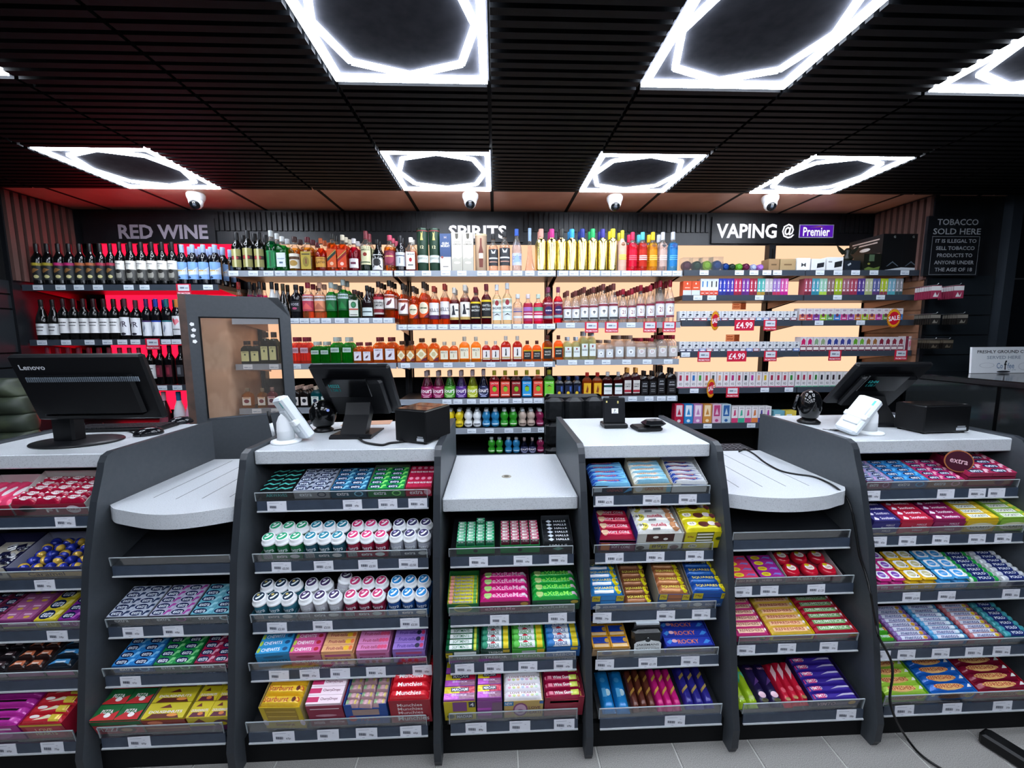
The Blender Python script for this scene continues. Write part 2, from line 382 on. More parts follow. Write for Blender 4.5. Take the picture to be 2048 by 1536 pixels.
# ================================================================== wall display shelves
RAILW = mat('#8e959f', 'plastic'); RAILD = mat('#3a414b', 'plastic'); BRK = mat('#6d5a52', 'metal')
BAYS = {'W': (XL+.01, -1.96, 'wine', RAILD), 'L': (-1.885, -.732, 'left-spirits', RAILW), 'C': (-.722, .445, 'middle-spirits', RAILW),
        'R': (.455, 1.385, 'vodka', RAILW), 'V': (1.395, 2.315, 'first-vape', RAILD), 'X': (2.325, XR-.01, 'second-vape', RAILD)}
LEV = {'W': [1.966, 1.584, 1.253, .93], 'L': [2.062, 1.728, 1.399, 1.073, .75], 'C': [2.062, 1.679, 1.40, 1.125, .899, .691], 'R': [2.062, 1.686, 1.411, 1.13, .89],
       'V': [2.066, 1.884, 1.695, 1.462, 1.186, .91], 'X': [2.066, 1.884, 1.695, 1.462, 1.186, .91]}
LN = ['top', 'second', 'third', 'fourth', 'fifth', 'bottom']
def shelf_name(b, i): return f'{LN[i]} {BAYS[b][2]} shelf'
for b, (x0, x1, nm, rail) in BAYS.items():
    for i, z in enumerate(LEV[b]):
        S = empty('wall_shelf', ((x0+x1)/2, YF, z)); w = (x1-x0)/2
        tag(S, f'dark metal display shelf with price rail, the {shelf_name(b, i)}', 'shelf', 'display shelves of the wall')
        obj('board', MB().box(-w, w, .012, .44, -.028, -.002, mat('#1c1e22', 'plastic')), S)
        obj('price_rail', MB().box(-w, w, 0, .012, -.042, .0, rail).box(-w, w, -.003, 0, -.042, -.038, rail), S)
        for s in (-1, 1): obj('bracket', MB().prism([(.02, -.028), (.44, -.028), (.44, -.09)], s*(w-.012)-.003, s*(w-.012)+.003, BRK), S)
PROF = {
 'wine': ([(.9, 0), (1, .015), (1, .60), (.95, .655), (.58, .735), (.38, .80), (.36, .96)], (.80, 1, .42), 2, 1),
 'burgundy': ([(.92, 0), (1, .015), (1, .46), (.86, .58), (.5, .74), (.36, .84), (.36, .96)], (.82, 1, .4), 2, 1),
 'spirit': ([(.92, 0), (1, .02), (1, .58), (.9, .66), (.5, .74), (.36, .78), (.34, .87)], (.85, 1, .42), 2, 1),
 'square': ([(.94, 0), (1, .02), (1, .62), (.9, .68), (.5, .75), (.36, .79), (.34, .87)], (.85, 1, .42), 5, .9),
 'flask': ([(.93, 0), (1, .03), (1, .60), (.92, .68), (.52, .77), (.34, .79), (.34, .86)], (.83, 1, .38), 4.5, .5),
 'tall': ([(.95, 0), (1, .015), (1, .70), (.9, .745), (.5, .77), (.42, .78), (.42, .82)], (.795, 1, .5), 2, 1),
 'vodka': ([(.9, 0), (1, .02), (1, .50), (.92, .58), (.6, .70), (.38, .79), (.36, .88)], (.84, 1, .42), 2, 1),
 'shoulder': ([(.92, 0), (1, .03), (1, .60), (.86, .70), (.42, .76), (.38, .86)], (.85, 1, .44), 2, 1),
 'wide': ([(.9, 0), (1, .03), (1, .48), (.86, .58), (.42, .70), (.28, .76), (.26, .86)], (.84, 1, .34), 2, .8),
 'bell': ([(.9, 0), (1, .03), (1, .28), (.84, .44), (.5, .66), (.33, .74), (.32, .82)], (.80, 1, .36), 2, .8),
 'spire': ([(1, 0), (.86, .06), (.62, .2), (.42, .4), (.31, .6), (.26, .72)], (.70, 1, .3), 5, 1),
 'ball': ([(.45, 0), (.84, .06), (1, .2), (.86, .34), (.62, .42), (.86, .50), (1, .62), (.84, .76), (.45, .85), (.4, .88)], (.87, 1, .5), 2, 1),
 'champagne': ([(.9, 0), (1, .02), (1, .40), (.8, .55), (.45, .72), (.36, .8), (.38, .9)], (.66, 1, .42), 2, 1),
}
W_ = '#ece8dc'
# name: profile, body colour, glass?, cap colour, fill height, label(z0,z1,half width,colour,marks), description
SP = {
 'gold_black': ('wine', '#0b0c0a', 0, '#17181a', 0, (.10, .56, .75, '#8f8a50', [('r', 0, 1, .42, .62, '#2a1c14'), ('e', .5, .52, .3, .1, '#a02830'), ('r', .45, .62, 0, 1, '#c8c49a')]), 'black bottle with gold vertical label'),
 'emerald': ('spirit', '#0f6e3c', 1, '#c9d0cf', .75, (.08, .5, .8, '#1d8a4e', [('r', .1, .25, .1, .9, '#0c5a30'), ('r', .45, .6, .05, .95, '#0c5a30'), ('r', .75, .9, .1, .9, '#39a868')]), 'textured emerald green bottle with silver neck'),
 'green_white': ('square', '#1c8c3a', 1, '#dfe4e4', .75, (.12, .52, .82, '#d9e2e4', [('r', .1, .9, .55, .6, '#7f97a8'), ('r', 0.300, 0.700, 0.240, 0.360, '#3b5a74')]), 'green gin bottle with white label'),
 'amber_white': ('spirit', '#c47a1c', 1, '#3a1a16', .7, (.08, .5, .8, '#e8e2d2', [('r', .05, .95, .6, .8, '#55351a'), ('e', .5, .35, .3, .2, '#b08a40')]), 'amber bottle with white label and dark cap'),
 'amber_yellow': ('square', '#b26a10', 1, '#5a1420', .7, (.06, .56, .8, '#b9a038', [('r', 0.100, 0.900, 0.820, 0.880, '#2c2410'), ('e', .5, .42, .32, .3, '#8f7c2a'), ('r', .46, .56, .3, .6, '#7a2f28')]), 'amber bottle with large yellow label'),
 'glayva': ('wide', '#d8421c', 1, '#c25a2a', .7, (.12, .42, .75, '#d59a3a', [('t', 'GLAYVA', .5, .5, .8, .26, '#5a2410'), ('r', .06, .94, .8, .86, '#8a4a18')]), 'wide red orange liqueur bottle with tan label'),
 'diag_black': ('square', '#e2641a', 1, '#20201e', .72, (.10, .58, .9, '#d8551a', [('p', [(0, .3), (1, .75), (1, 1), (0, .55)], '#17332a'), ('p', [(0, .48), (1, .93), (1, .98), (0, .53)], '#c9a648'), ('e', .5, .2, .2, .1, '#f0c0a0')]), 'square orange whisky bottle with slanted black label'),
 'diag_red': ('square', '#e25a1c', 1, '#e6dcc2', .72, (.10, .58, .9, '#d8451a', [('p', [(0, .3), (1, .75), (1, 1), (0, .55)], '#8c1420'), ('p', [(0, .48), (1, .93), (1, .98), (0, .53)], '#d8b858'), ('e', .5, .2, .2, .1, '#f6d0c0')]), 'square orange whisky bottle with slanted red label'),
 'magenta': ('spirit', '#b01038', 1, '#dcd8d8', .74, (.1, .38, .7, '#ded6d8', [('r', 0.250, 0.750, 0.380, 0.620, '#6a2a44')]), 'magenta gin bottle with clear cap'),
 'dk_cream': ('wine', '#12361c', 1, '#7c3038', .6, (.16, .62, .8, '#d8d3a8', [('e', .5, .55, .16, .1, '#8a2a20'), ('t', 'JAMESON', .5, .78, .8, .1, '#38502a'), ('r', .1, .9, .1, .16, '#38502a')]), 'dark green whiskey bottle with cream label'),
 'kraken': ('wide', '#0c0d0e', 0, '#101010', 0, (.04, .52, .85, '#dedede', [('e', .5, .5, .3, .25, '#222'), ('p', [(.1, .1), (.4, .5), (.3, .2)], '#222'), ('p', [(.9, .1), (.6, .5), (.7, .2)], '#222'), ('p', [(.15, .9), (.45, .6), (.3, .85)], '#222'), ('p', [(.85, .9), (.55, .6), (.7, .85)], '#222')]), 'black rum bottle with white octopus label'),
 'maroon_lab': ('spirit', '#d06a12', 1, '#b04058', .7, (.16, .56, .85, '#6a1830', [('e', .5, .5, .36, .4, '#8f3048'), ('r', 0.200, 0.800, 0.578, 0.662, '#d8b070')]), 'orange bottle with maroon label and pink cap'),
 'dark_silver': ('wine', '#141216', 0, '#1b1b1e', 0, (.14, .52, .85, '#c9cfd4', [('r', 0.100, 0.900, 0.708, 0.792, '#4a5566'), ('r', .46, .54, .2, .6, '#7a8490')]), 'dark bottle with silver grey label'),
 'jim': ('square', '#b8401c', 1, '#e4e0d8', .6, (.05, .56, .85, '#ece9e2', [('t', 'JIM BEAM', .5, .85, .8, .12, '#2a2a2a'), ('e', .5, .55, .17, .12, '#a02028'), ('r', 0.200, 0.800, 0.220, 0.280, '#444')]), 'bourbon bottle with white label and red seal'),
 'black_clear': ('spirit', '#f1cdb8', 1, '#17181a', .7, (.14, .58, .85, '#2a2c30', [('p', [(.3, .98), (.5, .8), (.7, .98), (.62, .72), (.38, .72)], '#c4c8cc'), ('r', 0.100, 0.900, 0.408, 0.492, '#c8ccd0'), ('r', .15, .85, .2, .26, '#b88a78')]), 'clear vodka bottle with black label'),
 'goose': ('vodka', '#d8d3dc', 1, '#2450a8', .7, (.14, .42, .8, '#b8bcd4', [('t', 'GOOSE', .5, .62, .8, .3, '#2c4c9c'), ('p', [(.1, .2), (.5, .9), (.9, .3)], '#8fa8d0')]), 'frosted vodka bottle with blue lettering'),
 'spire': ('spire', '#f2d2c0', 1, '#8fa8c8', .6, None, 'tower shaped clear bottle with blue stopper'),
 'red_purple': ('spirit', '#e01830', 1, '#7c3454', .72, (.12, .60, .88, '#7a1638', [('t', 'SMIRNOFF', .5, .9, .85, .09, '#f0d8dc'), ('e', .5, .5, .34, .24, '#2c1450'), ('r', 0.250, 0.750, 0.470, 0.530, '#e8e0f0'), ('r', 0, 1, .06, .2, '#8aa8a8')]), 'red berry vodka bottle with purple badge'),
 'grouse': ('spirit', '#d8561c', 1, '#1c1614', .72, (.22, .62, .88, '#e4dcd8', [('t', 'FAMOUS', .5, .88, .8, .08, '#5a1c2c'), ('p', [(.3, .3), (.45, .55), (.62, .62), (.7, .75), (.74, .62), (.66, .42), (.5, .3)], '#6a3038'), ('r', 0, 1, 0, .1, '#4a3028')]), 'amber whisky bottle with red bird label'),
 'round_lab': ('spirit', '#e0621a', 1, '#2a1c14', .74, (.16, .52, .85, '#d8521a', [('e', .5, .62, .42, .38, '#e8dfc8'), ('e', .5, .62, .36, .32, '#d8cfb2'), ('r', 0.190, 0.810, 0.578, 0.662, '#3c4a30'), ('p', [(.5, 0), (1, 0), (1, .35), (.75, .2)], '#5c1a34')]), 'orange bottle with round cream label'),
 'bells': ('spirit', '#e4601c', 1, '#8a2a20', .7, (.14, .56, .88, '#dcd8d8', [('t', "BELL'S", .5, .55, .84, .22, '#33343c'), ('r', 0, 1, 0, .24, '#4a2450')]), 'orange whisky bottle with white and purple label'),
 'captain': ('spirit', '#8c1018', 1, '#c8c4bc', .7, (.12, .56, .85, '#e0dcd4', [('p', [(.3, .3), (.4, .62), (.36, .85), (.5, .9), (.55, .6), (.62, .3)], '#22242c'), ('r', 0, 1, 0, .16, '#b89a5a'), ('r', 0.610, 0.910, 0.552, 0.648, '#444')]), 'dark red rum bottle with white captain label'),
 'whyte': ('spirit', '#7c1420', 1, '#6a1c28', .74, (.14, .60, .88, '#17181a', [('t', 'WHYTE &', .5, .7, .7, .12, '#d8d8d4'), ('t', 'MACKAY', .5, .5, .7, .12, '#d8d8d4'), ('r', 0, 1, .9, 1, '#d8b818'), ('r', .1, .9, .04, .1, '#c8b070')]), 'dark whisky bottle with black label and yellow band'),
 'bacardi': ('spirit', '#e6e4c4', 1, '#c4c8cc', .72, (.10, .62, .85, '#d4dad8', [('e', .5, .82, .16, .13, '#8c2430'), ('t', 'BACARDI', .5, .58, .8, .12, '#2c3038'), ('p', [(.2, .2), (.5, .32), (.8, .2), (.5, .26)], '#22242a'), ('r', 0, 1, .36, .40, '#8fb0a8')]), 'clear white rum bottle with grey label'),
 'absolut': ('shoulder', '#ecdccc', 1, '#c8ccd0', .6, (.10, .56, .85, glass('#e4d8d0', .3, .3), [('t', 'ABSOLUT', .5, .85, .8, .12, '#2c4494'), ('r', 0.100, 0.900, 0.644, 0.716, '#2c4494'), ('r', .1, .9, .2, .36, '#c4ccd4')]), 'short clear vodka bottle with blue lettering'),
 'absolut_p': ('shoulder', '#b83060', 1, '#d0c4c8', .66, (.10, .56, .85, '#a02a58', [('r', 0, 1, .72, 1, '#9c6ab0'), ('r', 0.100, 0.900, 0.514, 0.586, '#e8c8d8'), ('r', .06, .94, .2, .4, '#d8d4d8')]), 'short raspberry vodka bottle with violet band'),
 'absolut_w': ('shoulder', '#d02050', 1, '#b8c8bc', .66, (.10, .56, .85, '#c02050', [('r', 0, 1, .72, 1, '#5ca080'), ('r', 0.100, 0.900, 0.514, 0.586, '#f0c8d4'), ('r', .06, .94, .2, .4, '#d8d4d8')]), 'short watermelon vodka bottle with green band'),
 'glens': ('vodka', '#faf0e8', 1, '#6a3430', .7, (.08, .50, .85, '#d0d2d4', [('r', 0, 1, .82, .96, '#7a2434'), ('e', .5, .5, .28, .2, '#eceef0'), ('p', [(.36, .55), (.5, .35), (.64, .55), (.5, .62)], '#55585c'), ('r', .1, .9, .03, .16, '#33363a')]), 'clear vodka bottle with grey label and brown cap'),
 'smirnoff': ('vodka', '#faeee4', 1, '#8c1428', .7, (.12, .50, .85, '#c8c8cc', [('r', 0, 1, .86, 1, '#7c2038'), ('e', .5, .5, .34, .32, '#e0e2e4'), ('t', '21', .5, .5, .3, .3, '#7c2038'), ('r', .1, .9, .02, .12, '#7c2038')]), 'clear vodka bottle with dark red cap'),
 'pinkgin': ('spirit', '#f08858', 1, '#8c2438', .7, (.2, .66, .88, '#b83c54', [('r', 0, 1, .62, .92, '#c8bcc4'), ('t', "GORDON'S", .5, .77, .8, .12, '#4c3444'), ('p', [(.1, .1), (.5, .5), (.9, .1)], '#d85a5a')]), 'pink gin bottle with silver label band'),
 'peachgin': ('spirit', '#f4a868', 1, '#c89880', .7, (.2, .66, .88, '#dc8a64', [('r', 0, 1, .62, .92, '#ccc4c4'), ('t', "GORDON'S", .5, .77, .8, .12, '#5c4444'), ('p', [(.1, .1), (.5, .5), (.9, .1)], '#b86a50')]), 'peach gin bottle with silver label band'),
 'greengin': ('spirit', '#178c28', 1, '#b8c4c0', .74, (.2, .66, .88, '#0d5c2c', [('r', 0, 1, .66, .92, '#b8c8cc'), ('t', "GORDON'S", .5, .79, .8, .12, '#2c4c3c'), ('p', [(.2, .1), (.5, .5), (.8, .1)], '#1c7c3c')]), 'green gin bottle with silver label band'),
 'jager': ('square', '#1c2a1a', 0, '#3c1c18', 0, (.06, .62, .85, '#d4d8cc', [('e', .5, .72, .3, .2, '#1c5a34'), ('e', .5, .72, .2, .13, '#3c8a5c'), ('r', 0, 1, .40, .48, '#b03c28'), ('r', .1, .9, .08, .12, '#444')]), 'square dark green bottle with stag circle label'),
 'black_red': ('wide', '#1a0e10', 0, '#141414', 0, (.06, .32, .8, '#c4d0d0', [('r', 0.100, 0.900, 0.434, 0.566, '#22363c')]), 'round black liqueur bottle with pale label'),
 'southern': ('spirit', '#7c1018', 1, '#2a1414', .7, (.1, .58, .85, '#c4c0bc', [('r', 0, 1, .84, 1, '#a02030'), ('t', 'SOUTHERN', .5, .66, .8, .12, '#22242a'), ('t', 'COMFORT', .5, .5, .8, .12, '#22242a'), ('r', 0, 1, .1, .3, '#7a1a24')]), 'dark red bottle with pale two line label'),
 'blackrose': ('spirit', '#101014', 0, '#17171a', 0, (.2, .5, .7, '#16161c', [('t', 'ROSE', .5, .7, .7, .24, '#b8b8c4'), ('e', .5, .3, .2, .12, '#b04a70')]), 'black bottle with silver lettering'),
 'pinkliq': ('bell', '#d0307c', 1, '#141416', .6, (.1, .4, .8, '#c0286c', [('p', [(.1, .2), (.4, .9), (.5, .8), (.25, .1)], '#f0a8c8'), ('p', [(.5, .1), (.8, .9), (.9, .8), (.65, .1)], '#f0a8c8')]), 'bright pink liqueur bottle with black cap'),
 'whiteliq': ('bell', '#c8c8c8', 0, '#141416', 0, None, 'white tapered bottle with black cap'),
 'redcura': ('bell', '#e04830', 1, '#8c2020', .6, None, 'red tapered liqueur bottle'),
 'blackgold': ('bell', '#141210', 0, '#3a3018', 0, (.1, .3, .7, '#2c2a1c', [('r', 0.250, 0.750, 0.350, 0.650, '#a89850')]), 'black tapered bottle with dark label'),
 # flat flasks
 'f_dk': ('flask', '#1a2c14', 1, '#2a1814', .8, (.12, .55, .82, '#c8c890', [('e', .5, .66, .12, .1, '#33402a'), ('t', 'JAMESON', .5, .88, .8, .12, '#33402a')]), 'dark green half flask with cream label'),
 'f_green': ('flask', '#18a428', 1, '#b4bcb4', .8, (.42, .60, .8, '#b8ccc4', [('t', "GORDON'S", .5, .5, .8, .5, '#2c5a3c')]), 'bright green gin flask with white band'),
 'f_pink': ('flask', '#f0705c', 1, '#7c1c30', .8, (.40, .60, .8, '#c89ca8', [('t', "GORDON'S", .5, .5, .8, .5, '#5c2c44')]), 'salmon pink gin flask with dark red cap'),
 'f_grouse': ('flask', '#e88420', 1, '#6a2028', .8, (.12, .55, .8, '#d8d4dc', [('p', [(.25, .25), (.42, .5), (.6, .56), (.7, .7), (.66, .4), (.5, .25)], '#5a3440'), ('t', 'FAMOUS', .5, .88, .7, .1, '#5a1c2c')]), 'amber whisky flask with red bird label'),
 'f_round': ('flask', '#f08c1c', 1, '#3c2418', .82, (.06, .56, .85, '#c87830', [('p', [(.5, 1), (1, .55), (.5, .12), (0, .55)], '#e4dcc0'), ('e', .5, .55, .24, .2, '#c4b488'), ('p', [(.4, 0), (1, 0), (1, .3), (.8, .25)], '#5c1830')]), 'orange flask with diamond cream label'),
 'f_bells': ('flask', '#f0901c', 1, '#b4a898', .82, (.14, .56, .8, '#e0d8c0', [('t', "BELL'S", .5, .8, .8, .18, '#3c3434'), ('r', .46, .54, .2, .6, '#a08c60')]), 'orange whisky flask with cream label'),
 'f_capt': ('flask', '#b02414', 1, '#b8b0a8', .8, (.10, .56, .8, '#dcd8d4', [('p', [(.38, .3), (.45, .6), (.42, .85), (.55, .88), (.6, .3)], '#20222c'), ('r', 0, 1, .05, .2, '#b8a070')]), 'red brown rum flask with white captain label'),
 'f_whyte': ('flask', '#f0701c', 1, '#4c2018', .8, (.10, .54, .82, '#1c1a1a', [('t', 'WHYTE', .5, .6, .7, .16, '#d8d4cc'), ('t', 'MACKAY', .5, .36, .7, .14, '#d8d4cc'), ('r', 0, 1, .88, 1, '#b89a18')]), 'orange whisky flask with black label'),
 'f_bac': ('flask', '#e4e6b8', 1, '#b8bcc4', .8, (.12, .56, .8, '#d4dcd8', [('e', .5, .8, .12, .1, '#8c2430'), ('t', 'BACARDI', .5, .5, .8, .14, '#33363c')]), 'pale clear rum flask with grey label'),
 'f_glens': ('flask', '#f8eee6', 1, '#8c7468', .8, (.10, .52, .8, '#c4c8cc', [('e', .5, .5, .3, .26, '#e4e6e8'), ('p', [(.36, .55), (.5, .35), (.64, .55)], '#555')]), 'clear vodka flask with grey label'),
 'f_smir': ('flask', '#f6eae2', 1, '#8c1c30', .8, (.10, .54, .8, '#bcb8b8', [('e', .5, .6, .34, .28, '#dedcdc'), ('t', '21', .5, .6, .3, .22, '#8c2438'), ('r', .1, .9, .86, .96, '#c8b080')]), 'clear vodka flask with red cap'),
 'f_orange': ('flask', '#e09020', 1, '#7a6a54', .85, (.14, .56, .75, '#dcd8d0', [('e', .5, .5, .32, .24, '#7a3440'), ('r', .1, .9, .86, .96, '#c8863c')]), 'yellow orange flask with round seal label'),
 'f_red': ('flask', '#c82848', 1, '#8a6a64', .85, (.14, .56, .75, '#e0d4d4', [('e', .5, .5, .32, .24, '#5c2440'), ('r', .1, .9, .86, .96, '#a83048')]), 'red flask with round seal label'),
 'f_black': ('flask', '#141010', 0, '#a88c80', .85, (.10, .5, .75, '#e4dedc', [('e', .5, .55, .3, .24, '#22242c')]), 'black flask with white arched label'),
 'f_teal': ('flask', '#1f8c94', 1, '#b0a090', .85, (.10, .52, .75, '#dce4e0', [('e', .5, .5, .28, .24, '#1c2c44'), ('r', 0.200, 0.800, 0.850, 0.910, '#1c5c64')]), 'teal flask with white label'),
 'f_navy': ('flask', '#10121c', 0, '#24345c', 0, (.06, .56, .8, '#1c2a4c', [('r', .06, .94, .06, .94, '#141c34'), ('e', .4, .25, .22, .16, '#d8b828'), ('r', .62, .86, .4, .9, '#3a5aa0')]), 'black flask with navy cap and yellow dot'),
 'f_fire': ('flask', '#e8641c', 1, '#9c2018', .8, (.08, .56, .75, '#d8a828', [('p', [(.3, .2), (.5, .85), (.62, .5), (.72, .7), (.6, .15)], '#7c3414')]), 'amber flask with yellow flame label'),
 'f_dkwhite': ('flask', '#6c1418', 1, '#b8b4b4', .8, (.08, .52, .8, '#d8dcdc', [('r', 0, 1, .66, .86, '#1c4c44'), ('r', .1, .9, .3, .34, '#777')]), 'dark red flask with white and green label'),
 'f_south': ('flask', '#2c1014', 0, '#e0a050', 0, (.1, .56, .8, '#c8c4c0', [('t', 'SOUTHERN', .5, .7, .8, .12, '#22242a'), ('t', 'COMFORT', .5, .52, .8, .12, '#22242a'), ('r', 0, 1, .08, .26, '#a02434')]), 'dark flask with pale two line label'),
 'f_jack': ('flask', '#100c0c', 0, '#1a1614', 0, (.08, .58, .82, '#16161a', [('t', 'JACK', .5, .8, .6, .12, '#c8ccd0'), ('t', 'DANIELS', .5, .62, .7, .1, '#c8ccd0'), ('r', .2, .8, .3, .34, '#888'), ('r', .2, .8, .16, .2, '#888')]), 'black whiskey flask with black label'),
 'ball': None,
}
for n, c, c2, d in (('sourz_r', '#8c1450', '#e8b0c8', 'cherry red'), ('sourz_g', '#4c9c2c', '#d8f0b8', 'green'), ('sourz_p', '#4a1c78', '#d0b8e8', 'purple'), ('sourz_l', '#a8b420', '#f0f0b0', 'lime yellow'), ('sourz_n', '#1c2044', '#b8bce0', 'dark navy')):
    SP[n] = ('bell', c, 1, '#9c8a8c', .74, (.04, .44, .9, c, [('e', .5, .55, .42, .42, c2), ('e', .5, .55, .36, .36, c), ('t', 'sourz', .5, .56, .86, .26, '#f4eef2'), ('r', .3, .7, .03, .08, c2)]), f'{d} tapered liqueur bottle with ring logo')
for n, c, c2, d in (('cact_r', '#b81428', '#d83038', 'red'), ('cact_o', '#c83014', '#d84838', 'orange red'), ('cact_d', '#6c1018', '#8c1c24', 'dark red'), ('cact_b', '#1878c0', '#2c94d4', 'blue'), ('cact_g', '#4cb41c', '#6cc43c', 'green')):
    SP[n] = ('flask', c, 1, '#8c8420', .8, (.06, .60, .85, c2, [('t', 'CACTUS', .5, .88, .8, .1, '#e8e0d0'), ('e', .52, .5, .24, .18, '#7cb82c'), ('p', [(.2, .62), (.5, .74), (.8, .62), (.5, .66)], '#3c2014'), ('r', .1, .9, .08, .14, '#e0d8c8')]), f'{d} flat bottle with cactus label')
del SP['ball']
for n, c, tx in (('ball_y', '#d8c020', '#5c4c10'), ('ball_w', '#dfe2e4', '#33363a'), ('ball_b', '#2878a8', '#d8ecf4'), ('ball_g', '#2c8c24', '#d8f0c8'), ('ball_t', '#b8a498', '#3c2c28'), ('ball_m', '#7c1c44', '#e8c0d0')):
    SP[n] = ('ball', c, 0, '#a8acb0', 0, (.10, .30, .7, c, [('r', 0.100, 0.900, 0.350, 0.650, tx)]), dict(ball_y='yellow', ball_w='white', ball_b='blue', ball_g='green', ball_t='beige', ball_m='maroon')[n]+' double ball shaped bottle')
for n, c in (('au_peach', '#d89888'), ('au_pink', '#c02880'), ('au_clear', '#2c2c28'), ('au_sky', '#2c98d8'), ('au_navy', '#1c2c78'), ('au_green', '#1c9c54'), ('au_blue', '#2c2878'), ('au_yell', '#d8c020')):
    SP[n] = ('tall', '#d6c67c', 2, c, 1, None, 'tall gold mirrored bottle with '+dict(au_peach='peach', au_pink='pink', au_clear='black', au_sky='sky blue', au_navy='navy', au_green='green', au_blue='indigo', au_yell='yellow')[n]+' cap')
for n, c, cc, st, d in (('cir_tan', '#c09884', '#a8a020', '#d8c828', 'beige'), ('cir_red', '#f0284c', '#c81c48', '#f06070', 'red'), ('cir_coral', '#e04838', '#48a8b8', '#e8e0e0', 'coral'), ('cir_yel', '#f0b428', '#d8b018', '#f0d060', 'yellow'), ('cir_clr', '#f4d8cc', '#b8bcc4', '#e0d4d8', 'clear'), ('cir_blu', '#3c98e0', '#b4b8c0', '#58a8e8', 'blue')):
    SP[n] = ('wine', c, 0 if d == 'beige' else 1, cc, .76, (.12, .70, .6, c if d == 'beige' else glass(c, .4, .2), [('e', .5, .92, .26, .08, dict(clear='#33363c', blue='#1c3c7c').get(d, '#6c3c14' if d in ('yellow', 'beige') else '#7c1c2c')), ('r', 0, 1, .44, .48, st), ('r', 0, 1, .36, .40, st), ('r', 0, 1, .28, .32, st)]), f'slim {d} vodka bottle with round badge')
for n, c, d in (('w_y', '#a89830', 'yellow'), ('w_m', '#b02868', 'magenta'), ('w_o', '#a85a34', 'orange'), ('w_r', '#9c2840', 'red')):
    SP[n] = ('wine', '#08090a', 0, '#131314', 0, (.12, .53, .9, '#202426', [('r', 0, 1, .84, 1, c), ('p', [(.2, .5), (.5, .7), (.8, .62), (.6, .5), (.4, .4)], '#8a6238'), ('e', .6, .2, .16, .1, '#c8c088')]), f'black wine bottle with {d} label band')
SP['w_crime'] = ('wine', '#08090a', 0, '#131314', 0, (.10, .56, .9, '#e4e2da', [('r', 0, 1, 0, .56, '#4a4a48'), ('e', .5, .3, .24, .24, '#8a8880'), ('p', [(.2, 0), (.8, 0), (.7, .14), (.3, .14)], '#222'), ('e', .5, .47, .2, .1, '#22201e'), ('r', .1, .7, .82, .86, '#777'), ('r', .1, .5, .72, .75, '#999')]), 'wine bottle with portrait label')
SP['w_blue'] = ('wine', '#0a0c12', 0, '#8fa4c8', 0, (.14, .56, .9, '#7ca4d8', [('p', [(0, .4), (.3, .6), (.6, .5), (1, .75), (1, .3), (0, .2)], '#c8d4e4'), ('r', 0.150, 0.850, 0.458, 0.542, '#c8a860'), ('p', [(.2, .1), (.35, .2), (.5, .1), (.35, .02)], '#1c2c44')]), 'wine bottle with sky blue label')
SP['w_white'] = ('wine', '#0a0a0a', 0, '#2c1418', 0, (.16, .52, .95, '#e4e4e4', [('r', 0.200, 0.800, 0.684, 0.756, '#444'), ('r', 0.250, 0.750, 0.490, 0.550, '#666')]), 'wine bottle with plain white label')
SP['w_burg'] = ('burgundy', '#0a0a0a', 0, '#181414', 0, (.12, .40, .95, '#dcdee0', [('r', 0.250, 0.750, 0.658, 0.742, '#444'), ('r', 0.300, 0.700, 0.358, 0.442, '#666')]), 'sloping wine bottle with low white label')
SP['w_vr'] = ('wine', '#0c0a0c', 0, '#4a2430', 0, (.10, .54, .8, '#dcdde2', [('t', 'VR', .45, .62, .7, .3, '#3c3448'), ('e', .5, .08, .2, .07, '#22202c')]), 'wine bottle with initials on white label')
for n, c in (('w_bf1', '#3c2458'), ('w_bf2', '#1c3c9c'), ('w_bf3', '#1c6470')):
    SP[n] = ('wine', '#0a0a0e', 0, c, 0, (.08, .46, .85, '#d8dce2', [('r', 0, 1, .9, 1, c), ('p', [(.4, .2), (.55, .5), (.5, .75), (.4, .55), (.3, .3)], '#8a94a8')]), 'wine bottle with footprint label and '+dict(w_bf1='purple', w_bf2='blue', w_bf3='teal')[n]+' cap')
SP['w_heart'] = ('wine', '#0a0a0e', 0, '#c87c34', 0, (.10, .58, .85, '#d4d6da', [('p', [(.5, .5), (.25, .78), (.38, .9), (.5, .8)], '#b83c4c'), ('p', [(.5, .5), (.8, .7), (.7, .86), (.52, .8)], '#d87c88'), ('r', 0.200, 0.800, 0.276, 0.324, '#555')]), 'wine bottle with heart label and orange cap')
SP['w_dkred'] = ('wine', '#08080a', 0, '#3c1424', 0, (.2, .5, .5, '#5c1c2c', [('r', .3, .7, .2, .8, '#8c2c40')]), 'black wine bottle with narrow red label')
SP['w_dkgrey'] = ('wine', '#08080a', 0, '#1c1c20', 0, (.2, .5, .5, '#2c2e34', [('r', .3, .7, .2, .8, '#6c7078')]), 'black wine bottle with narrow grey label')
SP['w_neck'] = ('wine', '#16080c', 0, '#7c2838', 0, (.80, .88, .36, '#d8b8c4', []), 'wine bottle with white neck band')
SP['p_pink'] = ('champagne', '#2c1a1e', 0, '#d8a0b4', 0, (.1, .3, .7, '#8c4454', []), 'dark sparkling wine bottle with pink foil')
SP['p_white'] = ('champagne', '#dcdfe4', 0, '#1c6c9c', 0, (.1, .3, .5, '#d0d4da', []), 'white sparkling wine bottle with blue foil')
SP['p_rose'] = ('champagne', '#d8a0b8', 0, '#d8b0c0', 0, None, 'pink rose sparkling wine bottle')
CLN = glass('#eae4dc', .05, .6)
_B = {}
